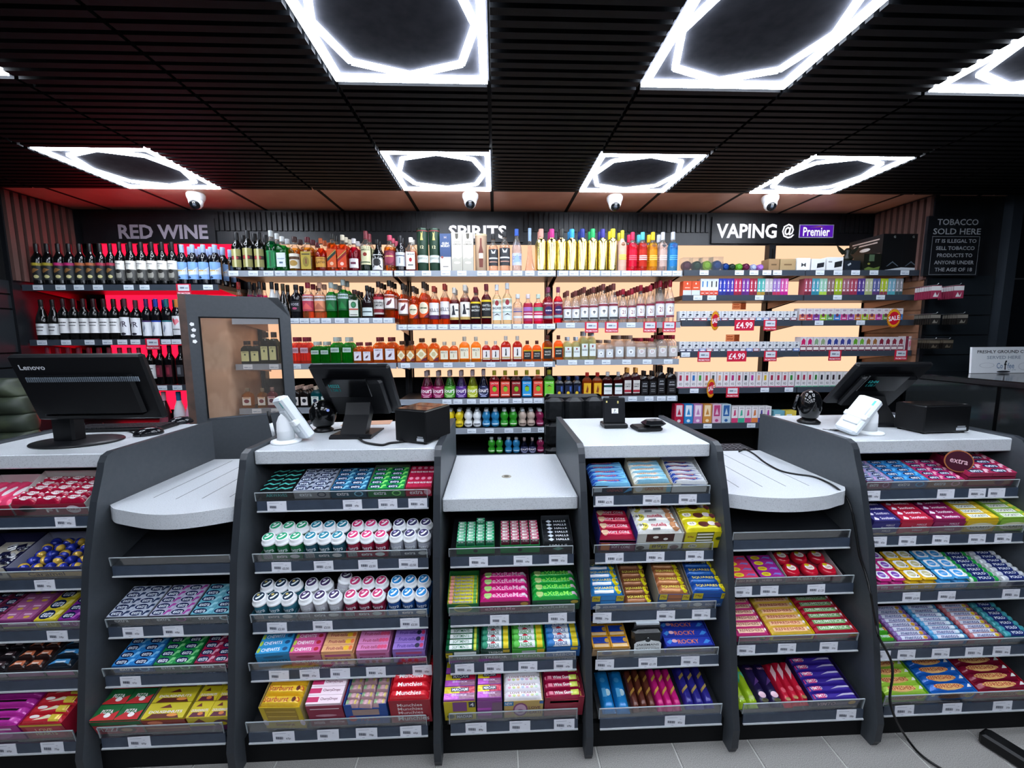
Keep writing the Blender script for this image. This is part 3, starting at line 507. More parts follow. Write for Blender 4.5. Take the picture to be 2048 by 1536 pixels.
def bottle_meshes(k):
    if k in _B: return _B[k]
    prof, col, kind, cap, fill, lab, desc = SP[k]; pts, (c0, c1, cr), e, dr = PROF[prof]
    base = glass(col, .14, .55) if kind == 1 else mat(col, 'mirror' if kind == 2 else 'gloss')
    ring, mats = [], []; fine = [pts[0]]
    for a_, b_ in zip(pts, pts[1:]):
        if b_[1]-a_[1] > .15: fine += [(a_[0]+(b_[0]-a_[0])*t, a_[1]+(b_[1]-a_[1])*t) for t in (.06, .94)]
        fine.append(b_)
    pts_, pts = pts, fine
    for i, p in enumerate(pts):
        ring.append(p)
        if i+1 < len(pts): mats.append(base if (kind != 1 or (p[1]+pts[i+1][1])/2 < fill) else CLN)
    mats.append(mats[-1])
    b = MB().lathe(ring, base, 18, e, dr, mats=mats).mesh('bottle')
    c = MB().lathe([(cr*.94, c0), (cr, c0+.01), (cr, c1-.012), (cr*.9, c1)], mat(cap, 'plastic'), 14, 2, 1).mesh('cap')
    l = None
    if lab:
        z0, z1, hw, lc, marks = lab; m = MB()
        def prof_r(z):
            for (ra, za), (rb, zb) in zip(pts, pts[1:]):
                if za <= z <= zb and zb > za: return ra+(rb-ra)*(z-za)/(zb-za)
            return 1
        if e > 3:
            mp = lambda x, y, q=0: Vector(((x-.5)*2*hw, -dr*1.0-q-.012, z0+(z1-z0)*y))
            mp.nx = mp.ny = 1
        else:
            def mp(x, y, q=0):
                z = z0+(z1-z0)*y; r = (prof_r(z) if prof == 'ball' or z > .7 else max(prof_r(z), .9))+.015+q; a = (x-.5)*2*hw*1.45
                return Vector((r*math.sin(a), -r*math.cos(a)*dr, z))
            mp.nx, mp.ny = 8, 3
        mp.w = mp.h = 1
        m.rect(mp, 0, 1, 0, 1, lc if not isinstance(lc, str) else mat(lc))
        for i, d in enumerate(marks): m.decor(mp, [d], 'paper', .012+.008*i, 0)
        l = m.mesh('label')
    _B[k] = (b, c, l, desc); return _B[k]
def put_bottle(k, X, Y, z, hw, h, label, group):
    b, c, l, d = bottle_meshes(k)
    nm = 'wine_bottle' if k[:2] in ('w_', 'p_') else 'flask' if SP[k][0] == 'flask' else 'vodka_bottle' if SP[k][0] in ('vodka', 'tall', 'shoulder') or k[:3] == 'cir' else 'spirits_bottle'
    o = obj(nm, b, M=T(X, Y, z) @ Matrix.Diagonal((hw, hw, h, 1))); tag(o, label, nm.replace('_', ' '), group)
    obj('cap', c, o)
    if l: obj('label', l, o)
    return o
_N = {}
def bottle_row(bay, lev, ox, oy, s, data):
    z = LEV[bay][lev]; sh = shelf_name(bay, lev)
    yb = None; rows = []
    for cx, wpx, top, k, nb in data:
        px = ox+cx/s; Yc = YF+.055; p = atY(px, oy+top/s, Yc); rows.append([p.x, wpx/s*Yc/FPX/2, p.z-z, k, nb])
    for i, r in enumerate(rows):
        for j in (i-1, i+1):
            if 0 <= j < len(rows): r[1] = min(r[1], abs(rows[j][0]-r[0])*.485)
        r[1] = min(r[1], .058)
    for i, (X, hw, h, k, nb) in enumerate(rows):
        n = _N.get((bay, lev), 0); _N[bay, lev] = n+1
        dr = PROF[SP[k][0]][3] if k in SP else 1
        d = BXD[k][-1] if k in BXD else SP[k][-1]
        g = f'drinks on the {sh}'
        for q in range(nb+1):
            Y = YF+.02+hw*dr+q*(2*hw*dr+.008)
            if Y+hw*dr > 3.43: break
            lb = f'{d}, {od(n)} from left, {sh}' if q == 0 else f'{d.split(" with ")[0]}, {od(q)} behind the {od(n)} one, {sh}'
            if k in BXD: put_box(k, X, Y, z, hw, h, lb, g)
            else: put_bottle(k, X, Y, z, hw, h, lb, g)
# gift tubes and cartons on the top spirits shelf: kind, colour, marks, description
BXD = {
 'tube_green': ('tube', '#12301f', [('t', '12', .5, .56, .24, .07, '#d8cfa0'), ('p', [(.4, .72), (.46, .84), (.42, .92), (.5, .86), (.58, .94), (.55, .8), (.6, .72)], '#c8b860'), ('r', 0, 1, .2, .37, '#c8cdc8'), ('t', 'GLENFIDDICH', .5, .30, .7, .05, '#5c665c'), ('r', 0, 1, .93, .95, '#7c2c30')], 'dark green whisky gift tube with gold stag'),
 'box_blue': ('box', '#31466c', [('r', 0, 1, 0, .38, '#d6d3ce'), ('t', 'H', .5, .9, .2, .06, '#b8a89c'), ('t', 'GLEN', .5, .74, .6, .06, '#e8eaf0'), ('t', 'MORAY', .5, .67, .8, .06, '#e8eaf0'), ('e', .2, .37, .12, .035, '#8a4a44'), ('r', 0.250, 0.750, 0.105, 0.135, '#8a8680')], 'blue and white whisky gift carton'),
 'box_grey': ('box', '#b9b4a8', [('t', 'LOCH', .5, .76, .5, .04, '#6a665c'), ('t', 'LOMOND', .5, .70, .8, .04, '#6a665c'), ('p', [(.35, .98), (.65, .98), (.62, .86), (.5, .83), (.38, .86)], '#4a463c'), ('p', [(0, .3), (.3, .36), (.6, .31), (1, .38), (1, 0), (0, 0)], '#a8a498'), ('e', .5, .22, .3, .03, '#d0ccc0')], 'pale grey whisky gift carton'),
 'tube_beige': ('tube', '#a58a70', [('p', [(.38, .1), (.62, .1), (.66, .5), (.56, .68), (.56, .88), (.44, .88), (.44, .68), (.34, .5)], '#6a3428'), ('r', .36, .64, .34, .48, '#e0d0b8'), ('r', 0, 1, .95, 1, '#c8b890')], 'beige whisky gift tube with bottle picture'),
}
_BM = {}
def put_box(k, X, Y, z, hw, h, label, group):
    if k not in _BM:
        kind, col, marks, d = BXD[k]; m = MB()
        if kind == 'tube':
            m.lathe([(1, 0), (1, 1)], mat(col), 20)
            mp = lambda x, y, q=0: Vector(((1.01+q)*math.sin((x-.5)*2.5), -(1.01+q)*math.cos((x-.5)*2.5), y)); mp.nx, mp.ny = 8, 2
            m.lathe([(1.02, .97), (1.02, 1.0), (.9, 1.005)], mat('#3c4a40', 'metal'), 20)
        else:
            m.box(-1, 1, -.9, .9, 0, 1, mat(col)); mp = plane((-1, -.91, 0), (2, 0, 0), (0, 0, 1))
        mp.w = mp.h = 1
        for i, dd in enumerate(marks): m.decor(mp, [dd], 'paper', .008+.008*i, 0)
        _BM[k] = m.mesh('gift_tube' if kind == 'tube' else 'gift_carton')
    o = obj('gift_tube' if BXD[k][0] == 'tube' else 'gift_carton', _BM[k], M=T(X, Y, z) @ Matrix.Diagonal((hw, hw, h, 1)))
    tag(o, label, 'gift box', group)
A2, A3, A4, A6, A7, A1 = (430, 430, 4.954), (780, 430, 4.954), (1060, 430, 4.954), (430, 640, 3.938), (830, 660, 3.793), (0, 400, 4.0)
bottle_row('L', 0, *A2, [(205, 95, 175, 'gold_black', 1), (315, 98, 155, 'gold_black', 1), (430, 98, 170, 'gold_black', 1), (548, 100, 155, 'emerald', 1), (662, 108, 215, 'green_white', 1), (780, 115, 215, 'amber_white', 1), (908, 125, 220, 'amber_yellow', 2),
    (1045, 135, 232, 'glayva', 2), (1160, 98, 188, 'diag_black', 1), (1262, 98, 200, 'diag_red', 2), (1372, 112, 235, 'magenta', 2), (1488, 100, 160, 'dk_cream', 1), (1605, 120, 245, 'kraken', 1), (1725, 112, 200, 'maroon_lab', 2)])
bottle_row('C', 0, *A3, [(98, 98, 205, 'dark_silver', 1), (205, 104, 225, 'jim', 1), (318, 116, 140, 'tube_green', 0), (437, 114, 142, 'tube_green', 0), (550, 112, 195, 'box_blue', 0), (663, 110, 185, 'box_grey', 0), (772, 110, 185, 'box_grey', 0), (900, 128, 195, 'tube_beige', 0),
    (1022, 96, 188, 'black_clear', 0), (1135, 106, 165, 'black_clear', 0), (1255, 96, 140, 'goose', 0), (1385, 130, 130, 'spire', 0), (1497, 96, 140, 'au_peach', 1), (1603, 100, 140, 'au_pink', 1)])
bottle_row('R', 0, *A4, [(313, 96, 140, 'au_clear', 1), (415, 98, 142, 'au_sky', 1), (520, 98, 140, 'au_navy', 1), (622, 98, 140, 'au_green', 1), (722, 96, 142, 'au_blue', 1), (822, 94, 140, 'au_yell', 1), (915, 96, 155, 'cir_tan', 1), (1018, 100, 172, 'cir_red', 1), (1118, 96, 172, 'cir_coral', 1),
    (1220, 98, 172, 'cir_yel', 1), (1318, 92, 172, 'cir_clr', 1), (1420, 100, 170, 'cir_blu', 0)])
bottle_row('L', 1, *A2, [(235, 90, 665, 'redcura', 0), (345, 100, 665, 'pinkliq', 1), (442, 100, 662, 'pinkliq', 1), (562, 110, 665, 'whiteliq', 1), (672, 100, 682, 'blackgold', 1), (795, 105, 690, 'blackrose', 1), (912, 115, 670, 'pinkgin', 2), (1030, 112, 672, 'peachgin', 1), (1144, 110, 670, 'greengin', 2), (1262, 116, 640, 'greengin', 1),
    (1380, 100, 742, 'jager', 2), (1505, 115, 700, 'black_red', 2), (1615, 100, 660, 'southern', 2), (1722, 110, 650, 'grouse', 2)])
bottle_row('C', 1, *A3, [(125, 112, 680, 'grouse', 2), (228, 88, 705, 'round_lab', 2), (330, 106, 662, 'round_lab', 2), (432, 96, 705, 'bells', 1), (538, 106, 682, 'bells', 1), (633, 88, 720, 'captain', 2), (740, 106, 692, 'captain', 2), (846, 96, 715, 'whyte', 2), (952, 110, 684, 'whyte', 1), (1057, 92, 690, 'bacardi', 0), (1160, 102, 674, 'bacardi', 0),
    (1265, 102, 785, 'absolut', 0), (1367, 100, 785, 'absolut_p', 0), (1468, 98, 785, 'absolut_w', 0), (1568, 92, 715, 'red_purple', 1)])
bottle_row('R', 1, *A4, [(278, 92, 715, 'red_purple', 0), (370, 82, 752, 'glens', 2), (452, 82, 752, 'glens', 2), (538, 90, 715, 'glens', 3), (630, 90, 715, 'glens', 3), (727, 98, 684, 'glens', 3), (828, 98, 680, 'glens', 3), (922, 82, 735, 'smirnoff', 3), (1010, 82, 735, 'smirnoff', 3), (1098, 88, 695, 'smirnoff', 3), (1195, 88, 695, 'smirnoff', 3), (1292, 94, 650, 'smirnoff', 2), (1390, 94, 645, 'smirnoff', 2)])
bottle_row('L', 2, *A6, [(250, 75, 165, 'f_dk', 1), (325, 75, 165, 'f_dk', 1), (396, 72, 95, 'f_dk', 1), (462, 72, 95, 'f_dk', 1), (560, 80, 135, 'f_pink', 1), (636, 80, 135, 'f_pink', 2), (712, 94, 135, 'f_pink', 2), (797, 75, 170, 'f_green', 2), (872, 75, 170, 'f_green', 2), (952, 92, 135, 'f_green', 2), (1046, 96, 135, 'f_green', 2), (1130, 74, 175, 'f_grouse', 2), (1202, 74, 175, 'f_grouse', 2), (1290, 94, 135, 'f_grouse', 2), (1382, 92, 135, 'f_grouse', 2)])
bottle_row('C', 2, *A6, [(1470, 75, 165, 'f_round', 2), (1542, 72, 165, 'f_round', 2)])
bottle_row('C', 2, *A7, [(50, 92, 62, 'f_round', 1), (143, 92, 62, 'f_round', 1), (223, 72, 88, 'f_bells', 1), (294, 72, 88, 'f_bells', 1), (375, 92, 50, 'f_bells', 0), (462, 90, 50, 'f_bells', 0), (541, 70, 82, 'f_capt', 0), (610, 70, 82, 'f_capt', 0), (688, 90, 45, 'f_capt', 0), (775, 88, 45, 'f_capt', 0), (850, 72, 80, 'f_whyte', 0), (922, 74, 80, 'f_whyte', 0), (1002, 88, 40, 'f_whyte', 0)])
bottle_row('R', 2, *A7, [(1085, 88, 40, 'f_whyte', 0), (1158, 66, 52, 'f_bac', 2), (1222, 66, 52, 'f_bac', 2), (1283, 62, 10, 'f_bac', 3), (1342, 62, 10, 'f_bac', 3), (1405, 66, 75, 'f_glens', 3), (1470, 66, 75, 'f_glens', 3), (1545, 80, 40, 'f_glens', 4), (1630, 82, 40, 'f_glens', 4), (1710, 78, 60, 'f_smir', 4), (1790, 78, 60, 'f_smir', 4), (1870, 82, 38, 'f_smir', 4), (1950, 80, 38, 'f_smir', 4)])
bottle_row('L', 3, *A6, [(264, 84, 535, 'f_orange', 0), (380, 82, 535, 'f_orange', 0), (458, 78, 528, 'f_red', 0), (560, 80, 528, 'f_black', 2), (640, 80, 520, 'f_black', 3), (712, 78, 520, 'f_black', 3), (797, 78, 520, 'f_teal', 2), (874, 76, 520, 'f_teal', 2), (950, 76, 520, 'f_teal', 1)])
bottle_row('C', 3, *A7, [(85, 92, 310, 'sourz_r', 1), (174, 88, 310, 'sourz_r', 1), (260, 86, 308, 'sourz_g', 1), (348, 88, 308, 'sourz_p', 1), (434, 86, 305, 'sourz_l', 1), (518, 84, 300, 'sourz_n', 1), (601, 80, 305, 'cact_r', 0), (683, 82, 305, 'cact_o', 0), (765, 80, 305, 'cact_d', 0), (846, 80, 303, 'cact_b', 0), (930, 82, 300, 'cact_o', 0), (1015, 84, 300, 'cact_g', 0)])
bottle_row('R', 3, *A7, [(1095, 68, 352, 'f_navy', 1), (1162, 66, 352, 'f_navy', 1), (1228, 66, 350, 'f_navy', 1), (1302, 76, 320, 'f_fire', 0), (1380, 76, 320, 'f_fire', 0), (1457, 76, 315, 'f_dkwhite', 0), (1537, 74, 315, 'f_dkwhite', 0), (1608, 66, 285, 'f_south', 1), (1673, 64, 285, 'f_south', 1), (1735, 62, 308, 'f_jack', 1), (1797, 62, 308, 'f_jack', 1), (1862, 68, 270, 'f_jack', 1), (1940, 84, 285, 'f_jack', 1)])
bottle_row('C', 4, *A7, [(205, 62, 600, 'ball_t', 0)]+[(x, 66, 600, k, 1) for x, k in zip((268, 335, 403, 470, 540, 608, 677, 745, 815, 880, 946), ('ball_y', 'ball_y', 'ball_w', 'ball_w', 'ball_b', 'ball_b', 'ball_g', 'ball_g', 'ball_t', 'ball_t', 'ball_m'))])
bottle_row('C', 5, *A7, [(x, 60, 812, k, 0) for x, k in zip((580, 640, 708, 768, 828, 888, 950), ('ball_g', 'ball_g', 'ball_b', 'ball_b', 'sourz_n', 'sourz_n', 'ball_m'))])
bottle_row('W', 0, *A1, [(x, 84, 350, k, 0) for x, k in zip((285, 370, 460, 545, 630, 715, 795, 878), ('w_y', 'w_y', 'w_m', 'w_m', 'w_o', 'w_o', 'w_r', 'w_r'))]+[(x, 84, 338, 'w_crime', 1) for x in (952, 1036, 1122, 1206, 1290, 1372)]+[(x, 84, 358, 'w_blue', 2) for x in (1452, 1535, 1620, 1712)])
bottle_row('W', 1, *A1, [(320, 94, 797, 'w_burg', 0), (416, 94, 797, 'w_burg', 0)]+[(x, 84, 790, 'w_white', 1) for x in (500, 582, 663, 744, 826, 906)]+[(990, 84, 788, 'w_vr', 0), (1078, 84, 800, 'w_vr', 0), (1165, 84, 790, 'w_bf1', 1), (1243, 80, 790, 'w_bf2', 1), (1328, 84, 790, 'w_bf3', 1), (1410, 84, 795, 'w_heart', 0)])
bottle_row('W', 2, *A1, [(x, 80, 1180, 'w_neck', 0) for x in (380, 462, 545, 628, 710, 790, 872, 955, 1035, 1110)]+[(1195, 88, 1170, 'w_white', 0), (1275, 78, 1165, 'w_dkred', 0), (1352, 78, 1160, 'w_dkred', 0), (1440, 84, 1160, 'w_dkgrey', 0)])
bottle_row('W', 3, 0, 700, 4.096, [(1335, 80, 340, 'p_pink', 0), (1455, 120, 340, 'p_white', 0), (1550, 70, 380, 'p_rose', 0)])
# ------------------------------------------------------------------ price tickets on the wall shelves
TK = {}
def ticket_mesh(kind, price=''):
    if (kind, price) in TK: return TK[kind, price]
    m = MB()
    if kind == 'small':
        m.box(-.033, .033, -.0015, 0, -.036, -.003, mat('#dfe6ee')); mp = plane((-.033, -.0016, -.036), (.066, 0, 0), (0, 0, .033))
        m.decor(mp, [('r', .1, .5, .3, .46, '#7a8aa0'), ('r', .55, .9, .3, .42, '#9aa6b8'), ('r', .1, .7, .68, .74, '#b4bcc8')])
    elif kind == 'promo':
        m.box(-.05, .05, -.002, 0, -.075, .004, mat('#c01c38')); mp = plane((-.05, -.0021, -.075), (.1, 0, 0), (0, 0, .079))
        m.decor(mp, [('r', .12, .88, .38, .92, '#cfd4dc'), ('r', .25, .55, .58, .72, '#6c7888'), ('r', .6, .8, .58, .68, '#8c96a4'), ('t', 'PROMOTION', .5, .17, .84, .17, '#f2dce0', .02)])
    elif kind == 'price':
        m.box(-.075, .075, -.002, 0, -.075, .005, mat('#c41c3c')); mp = plane((-.075, -.0021, -.075), (.15, 0, 0), (0, 0, .08))
        m.decor(mp, [('t', '£4.99', .5, .5, .84, .58, '#f4e8ea', .02)])
    elif kind == 'sale':
        n = 28; P = []
        for j in range(n*2):
            a = PI*j/n; r = .075 if j % 2 == 0 else .064; P.append((r*.75*math.cos(a), r*math.sin(a)))
        m.prism(P, -.002, 0, mat('#e0a818'), 'y')
        for j in range(n):
            a = 2*PI*j/n
            m.add([(.056*math.cos(a)*.75, -.0024, .056*math.sin(a)), (.073*math.cos(a+.06)*.75, -.0024, .073*math.sin(a+.06)), (.073*math.cos(a-.06)*.75, -.0024, .073*math.sin(a-.06))], [(0, 1, 2)], mat('#c0281c'))
        m.add([(.042*math.cos(2*PI*j/16), -.0026, .05*math.sin(2*PI*j/16)) for j in range(16)], [tuple(range(16))], mat('#c8142c'))
        mp = plane((-.05, -.0028, -.03), (.1, 0, 0), (0, 0, .06)); m.decor(mp, [('t', 'SALE', .5, .5, .86, .6, '#f4eef0', .03, .15)])
    elif kind == 'counter':
        m.box(-.036, .036, -.0014, 0, 0, .041, mat('#dcdee6')); mp = plane((-.036, -.0015, 0), (.072, 0, 0), (0, 0, .041))
        it = [('r', .1, .62, .84, .87, '#8c90a0')]+[('r', .14+.035*i, .14+.035*i+(.02 if i % 3 else .028), .36, .60, '#4c5060') for i in range(10)]+[('r', .3, .42, .18, .22, '#9a9eac'), ('r', .72, .8, .74, .77, '#8c90a0')]
        if price: it.append(('t', price, .74, .42, .16+.055*(len(price)-2), .22, '#22263a'))
        m.decor(mp, it)
    TK[kind, price] = m.mesh('price_ticket'); return TK[kind, price]
_K = {}
def proj(P):
    d = Vector(P)-Vector((0, 0, HC)); zz = d.dot(FW); return 1024+FPX*d.dot(RT)/zz, 768-FPX*d.dot(UP)/zz
def pxX(px, Y, z):
    y = 900
    for _ in range(4): X = atY(px, y, Y).x; y = proj((X, Y, z))[1]
    return X
def wall_tickets(bay, lev, xs, kind='small', yo=0):
    sh = shelf_name(bay, lev); z = LEV[bay][lev]
    for x in xs:
        X = pxX(x, YF, z); i = _K.get((bay, lev, kind), 0); _K[bay, lev, kind] = i+1
        nm, ds = dict(small=('price_ticket', 'small white price ticket'), promo=('promotion_ticket', 'red promotion ticket holder'), price=('price_card', 'red card reading £4.99'), sale=('sale_card', 'yellow and red starburst SALE card'))[kind]
        o = obj(nm, ticket_mesh(kind), M=T(X, YF-.003-(.006 if kind == 'sale' else 0), z+yo) @ (RZ(.5) if kind == 'sale' and x < 1500 else Matrix()))
        tag(o, f'{ds}, {od(i)} from left on {sh}', 'price label', 'shelf edge tickets')
c2 = lambda *v: [430+x/4.954 for x in v]; c3 = lambda *v: [780+x/4.954 for x in v]; c4 = lambda *v: [1060+x/4.954 for x in v]; c5 = lambda *v: [1340+x/3.938 for x in v]
c6 = lambda *v: [430+x/3.938 for x in v]; c7 = lambda *v: [830+x/3.793 for x in v]; c1 = lambda *v: [x/4 for x in v]
wall_tickets('L', 0, c2(185, 380, 530, 645, 765, 905, 1020, 1140, 1250, 1362, 1470, 1588, 1705)); wall_tickets('C', 0, c3(90, 198, 362, 552, 712, 910, 1030, 1150, 1265, 1385, 1510, 1595))
wall_tickets('R', 0, c4(330, 435, 540, 645, 750, 848, 952, 1050, 1152, 1252, 1358, 1455)); wall_tickets('L', 1, c2(690, 785, 885, 990, 1102, 1235, 1370, 1480, 1612, 1715))
wall_tickets('C', 1, c3(130, 215, 305, 415, 525, 640, 752, 860, 968, 1068, 1155, 1262, 1372, 1498, 1590)); wall_tickets('R', 1, c4(400, 1000)); wall_tickets('R', 1, c4(610, 808, 1188, 1378), 'promo')
wall_tickets('L', 2, c6(260, 465, 640, 810, 1240, 1500)); wall_tickets('C', 2, c7(108, 250, 418, 575, 735, 872, 1010)); wall_tickets('R', 2, c7(1195, 1320, 1450, 1605, 1760, 1920))
wall_tickets('L', 3, c6(330, 480)); wall_tickets('C', 3, c7(242, 325, 428, 525, 600, 675, 775, 857, 935)); wall_tickets('R', 3, c7(1515, 1650, 1775, 1868, 1945)); wall_tickets('C', 4, c7(430, 565, 712, 845, 965))
wall_tickets('W', 0, c1(305, 485, 632, 785, 1030, 1158, 1665)); wall_tickets('W', 0, c1(1470), 'promo'); wall_tickets('W', 1, c1(338, 530, 718, 860, 980, 1085, 1330, 1412)); wall_tickets('W', 1, c1(1222), 'promo'); wall_tickets('W', 2, c1(1210, 1300, 1420))
wall_tickets('V', 0, c5(268, 545, 660, 762, 845)); wall_tickets('X', 0, c5(1180, 1322, 1460, 1605, 1848)); wall_tickets('V', 1, c5(218, 328, 703)); wall_tickets('X', 1, c5(1318, 1657)); wall_tickets('V', 2, c5(585), 'price'); wall_tickets('V', 2, c5(788), 'promo'); wall_tickets('V', 2, c5(350), 'sale'); wall_tickets('X', 2, c5(1173, 1500)); wall_tickets('X', 2, c5(1752), 'sale', .012)
wall_tickets('V', 3, c5(122)); wall_tickets('V', 3, c5(268, 790), 'promo'); wall_tickets('V', 3, c5(525), 'price'); wall_tickets('X', 3, c5(1298, 1818), 'promo'); wall_tickets('V', 4, c5(190, 745, 935)); wall_tickets('V', 4, c5(492), 'promo'); wall_tickets('V', 4, c5(318), 'sale'); wall_tickets('V', 5, [1415, 1502])
# ------------------------------------------------------------------ vape cartons
_VB = {}
def vape_mesh(w, h, key, base, marks):
    k = (round(w, 3), round(h, 3), key)
    if k not in _VB:
        m = MB().box(-w/2, w/2, 0, .06, 0, h, mat(base)); m.decor(plane((-w/2, 0, 0), (w, 0, 0), (0, 0, h), (0, -1, 0)), marks); _VB[k] = m.mesh('vape_box')
    return _VB[k]
def vape_row(bay, lev, x0, x1, top, n, fn, ox=1340, oy=430, s=3.938, nback=0):
    z = LEV[bay][lev]; sh = shelf_name(bay, lev); Y = YF+.018; step = (x1-x0)/n
    for i in range(n):
        cx = x0+step*(i+.5); p = atY(ox+cx/s, oy+top/s, Y); w = step/s*Y/FPX*.97
        key, base, marks, d = fn(i); q = _K.get((bay, lev, 'v'), 0); _K[bay, lev, 'v'] = q+1
        o = obj('vape_box', vape_mesh(w, p.z-z, key, base, marks), loc=(p.x, Y, z))
        tag(o, f'{d}, {od(q)} from left, {sh}', 'vape box', f'vape boxes on the {sh}')
def vp_white(cols, dark='#2c3040', lab='#e8e8ec'):
    def f(i):
        c = cols[i % len(cols)]
        return ('w', c, dark), '#d4d6da', [('r', 0, 1, 0, .3, c), ('r', .14, .86, .08, .24, lab), ('p', [(.25, .6), (.5, .75), (.8, .62), (.5, .52)], dark), ('r', .2, .5, .42, .48, dark), ('e', .5, .9, .16, .06, '#9aa0a8')], 'small white vape carton with coloured base band'
    return f
def vp_tall(cols):
    def f(i):
        a, b, d = cols[i % len(cols)]
        return ('t', a, b), a, [('r', 0, 1, 0, .2, b), ('p', [(.5, .9), (.3, .68), (.7, .68)], '#f0eaf0'), ('r', .42, .58, .42, .66, '#e4e0ec'), ('r', .25, .75, .24, .34, '#e8dce4')], f'{d} disposable vape carton'
    return f
vape_row('V', 1, 105, 240, 520, 2, lambda i: ('o', '#d85028', [('r', 0, 1, 0, .36, '#c4ccd0'), ('p', [(.4, .8), (.5, .92), (.6, .8), (.5, .74)], '#f4d8c8'), ('r', .2, .8, .5, .56, '#f0c8b4')], 'orange and white vape carton'))
vape_row('V', 1, 243, 385, 502, 4, lambda i: (('d', i > 1), '#dfe3e6', [('r', .36, .64, .5, .85, '#2c78b8' if i == 0 else '#22262c'), ('r', 0, 1, 0, .28, '#d04428'), ('r', 0.200, 0.800, 0.106, 0.154, '#f0d8d0')], 'white vape carton with dark device picture'))
P9 = [('#2c3ca8', '#24307c', 'blue'), ('#2c40b0', '#24307c', 'cobalt'), ('#4a3ca8', '#2c2470', 'violet blue'), ('#4838a0', '#2c2c78', 'indigo'), ('#c83060', '#8c1c34', 'pink'), ('#c02c50', '#8c1c34', 'crimson'), ('#7c3c98', '#54246c', 'purple'), ('#8040a0', '#5c2470', 'plum'), ('#b03048', '#7c1c30', 'red'),
      ('#a83048', '#701c30', 'dark red'), ('#4ca8a8', '#a88838', 'teal'), ('#58b0a8', '#a08030', 'sea green'), ('#c8bcc0', '#3c3030', 'white'), ('#b8b0b4', '#3c3030', 'grey'), ('#8c6cb0', '#a8304c', 'lilac'), ('#a078b8', '#b03050', 'mauve'), ('#c85498', '#b01c80', 'hot pink'), ('#d060a0', '#b01c80', 'magenta')]
vape_row('V', 1, 386, 936, 500, 18, vp_tall(P9))
PR = [(a, b, d) for a, b, d in (('#a04458', '#702838', 'rose'), ('#4c9cb0', '#2c7c90', 'teal'), ('#98c8b0', '#a8c848', 'mint'), ('#8c6c68', '#5c3c40', 'brown'), ('#a8c030', '#88a020', 'lime'), ('#a06470', '#783848', 'dusty pink'), ('#a84458', '#983048', 'red'), ('#58408c', '#2c3478', 'purple'), ('#b8c098', '#a0ac70', 'pale green'), ('#5c649c', '#5c3c70', 'slate blue'), ('#b0c430', '#904050', 'yellow green'), ('#7cb0c4', '#50a8b4', 'sky blue'), ('#8c9094', '#3c585c', 'grey')) for _ in (0, 1)]
vape_row('X', 1, 1062, 1842, 500, 26, vp_tall(PR))
vape_row('V', 2, 78, 1005, 757, 17, vp_white(['#3c3440', '#2c2c34', '#7c2c44', '#a03c50', '#3c78a0', '#4c5c9c', '#7c3048']))
vape_row('X', 2, 1020, 1842, 735, 15, lambda i: (('x', i), '#d8d4d8', [('r', 0, 1, 0, .5, ['#c86c50', '#c04050', '#7c3c98', '#8cb828', '#5c9c58', '#3c78c0', '#c03c80', '#8c4ca0', '#c8783c', '#a0b828', '#d07840', '#c844a0', '#6c9844', '#d08830', '#3c80c8'][i]), ('e', .5, .42, .24, .14, '#6c3050'), ('e', .5, .82, .3, .07, '#b4a0b0'), ('r', .2, .8, .12, .2, '#e8dce0')], 'white topped fruit vape carton'))
vape_row('V', 3, 75, 1025, 997, 18, vp_white(['#2c3450', '#30385c', '#2c3048', '#3c5ca8', '#7c2c40', '#3c4458', '#243c40']))
def pods(i):
    c = ['#c01c5c', '#b81c64', '#7c9c78', '#8ca078', '#2c3c88', '#34448c', '#343c84', '#3c4890', '#5c9c2c', '#68a834', '#8c5c34', '#946438', '#7c2438', '#84283c', '#8c3040', '#903444'][i]
    return ('p', c), '#d4ccd0', [('p', [(.2, .4), (.5, .5), (.8, .42), (.85, .75), (.5, .9), (.2, .72)], c), ('r', 0, 1, 0, .36, '#6c2438'), ('r', .08, .92, .08, .28, '#e4dcd8')], 'pod carton with maroon base'
vape_row('X', 3, 1028, 1848, 960, 16, pods)
vape_row('X', 3, 1855, 1940, 955, 1, lambda i: ('end', '#d8d4d8', [('r', 0, .3, 0, 1, '#7c2840'), ('p', [(.4, .2), (.8, .5), (.5, .7), (.9, .9), (.6, .9), (.35, .6)], '#c8788c')], 'white end carton with maroon stripe'))
VC = ['#a02444', '#b02c48', '#2c6cb0', '#3c8c30', '#b03c4c', '#3c4444', '#d89878', '#b02440', '#a82870', '#a82844', '#22262c', '#a82c84', '#d09880', '#c8a820', '#901c3c', '#a02444', '#a82840', '#2c7c30', '#22262c', '#2c2830', '#302428', '#34302c', '#242c38', '#1c2830', '#241c28']
vape_row('V', 4, 60, 985, 1238, 18, lambda i: (('y', i), '#d8d4d6', [('r', 0, 1, .0, .06, '#b84c70'), ('r', .3, .68, .46, .8, VC[i]), ('t', 'VO', .5, .24, .5, .16, '#2c2c30'), ('t', 'VO', .5, .92, .4, .1, '#3c3c40'), ('r', 0, .08, .4, 1, '#c8a8b0')], 'white vape carton with device picture'))
vape_row('X', 4, 990, 1500, 1235, 11, lambda i: (('y', 14+i), '#d8d4d6', [('r', 0, 1, .0, .06, '#5cb08c'), ('r', .3, .68, .46, .8, VC[14+i]), ('t', 'VO', .5, .24, .5, .16, '#2c2c30'), ('r', 0, .08, .4, 1, '#b8c8b8')], 'white vape carton with black device picture'))
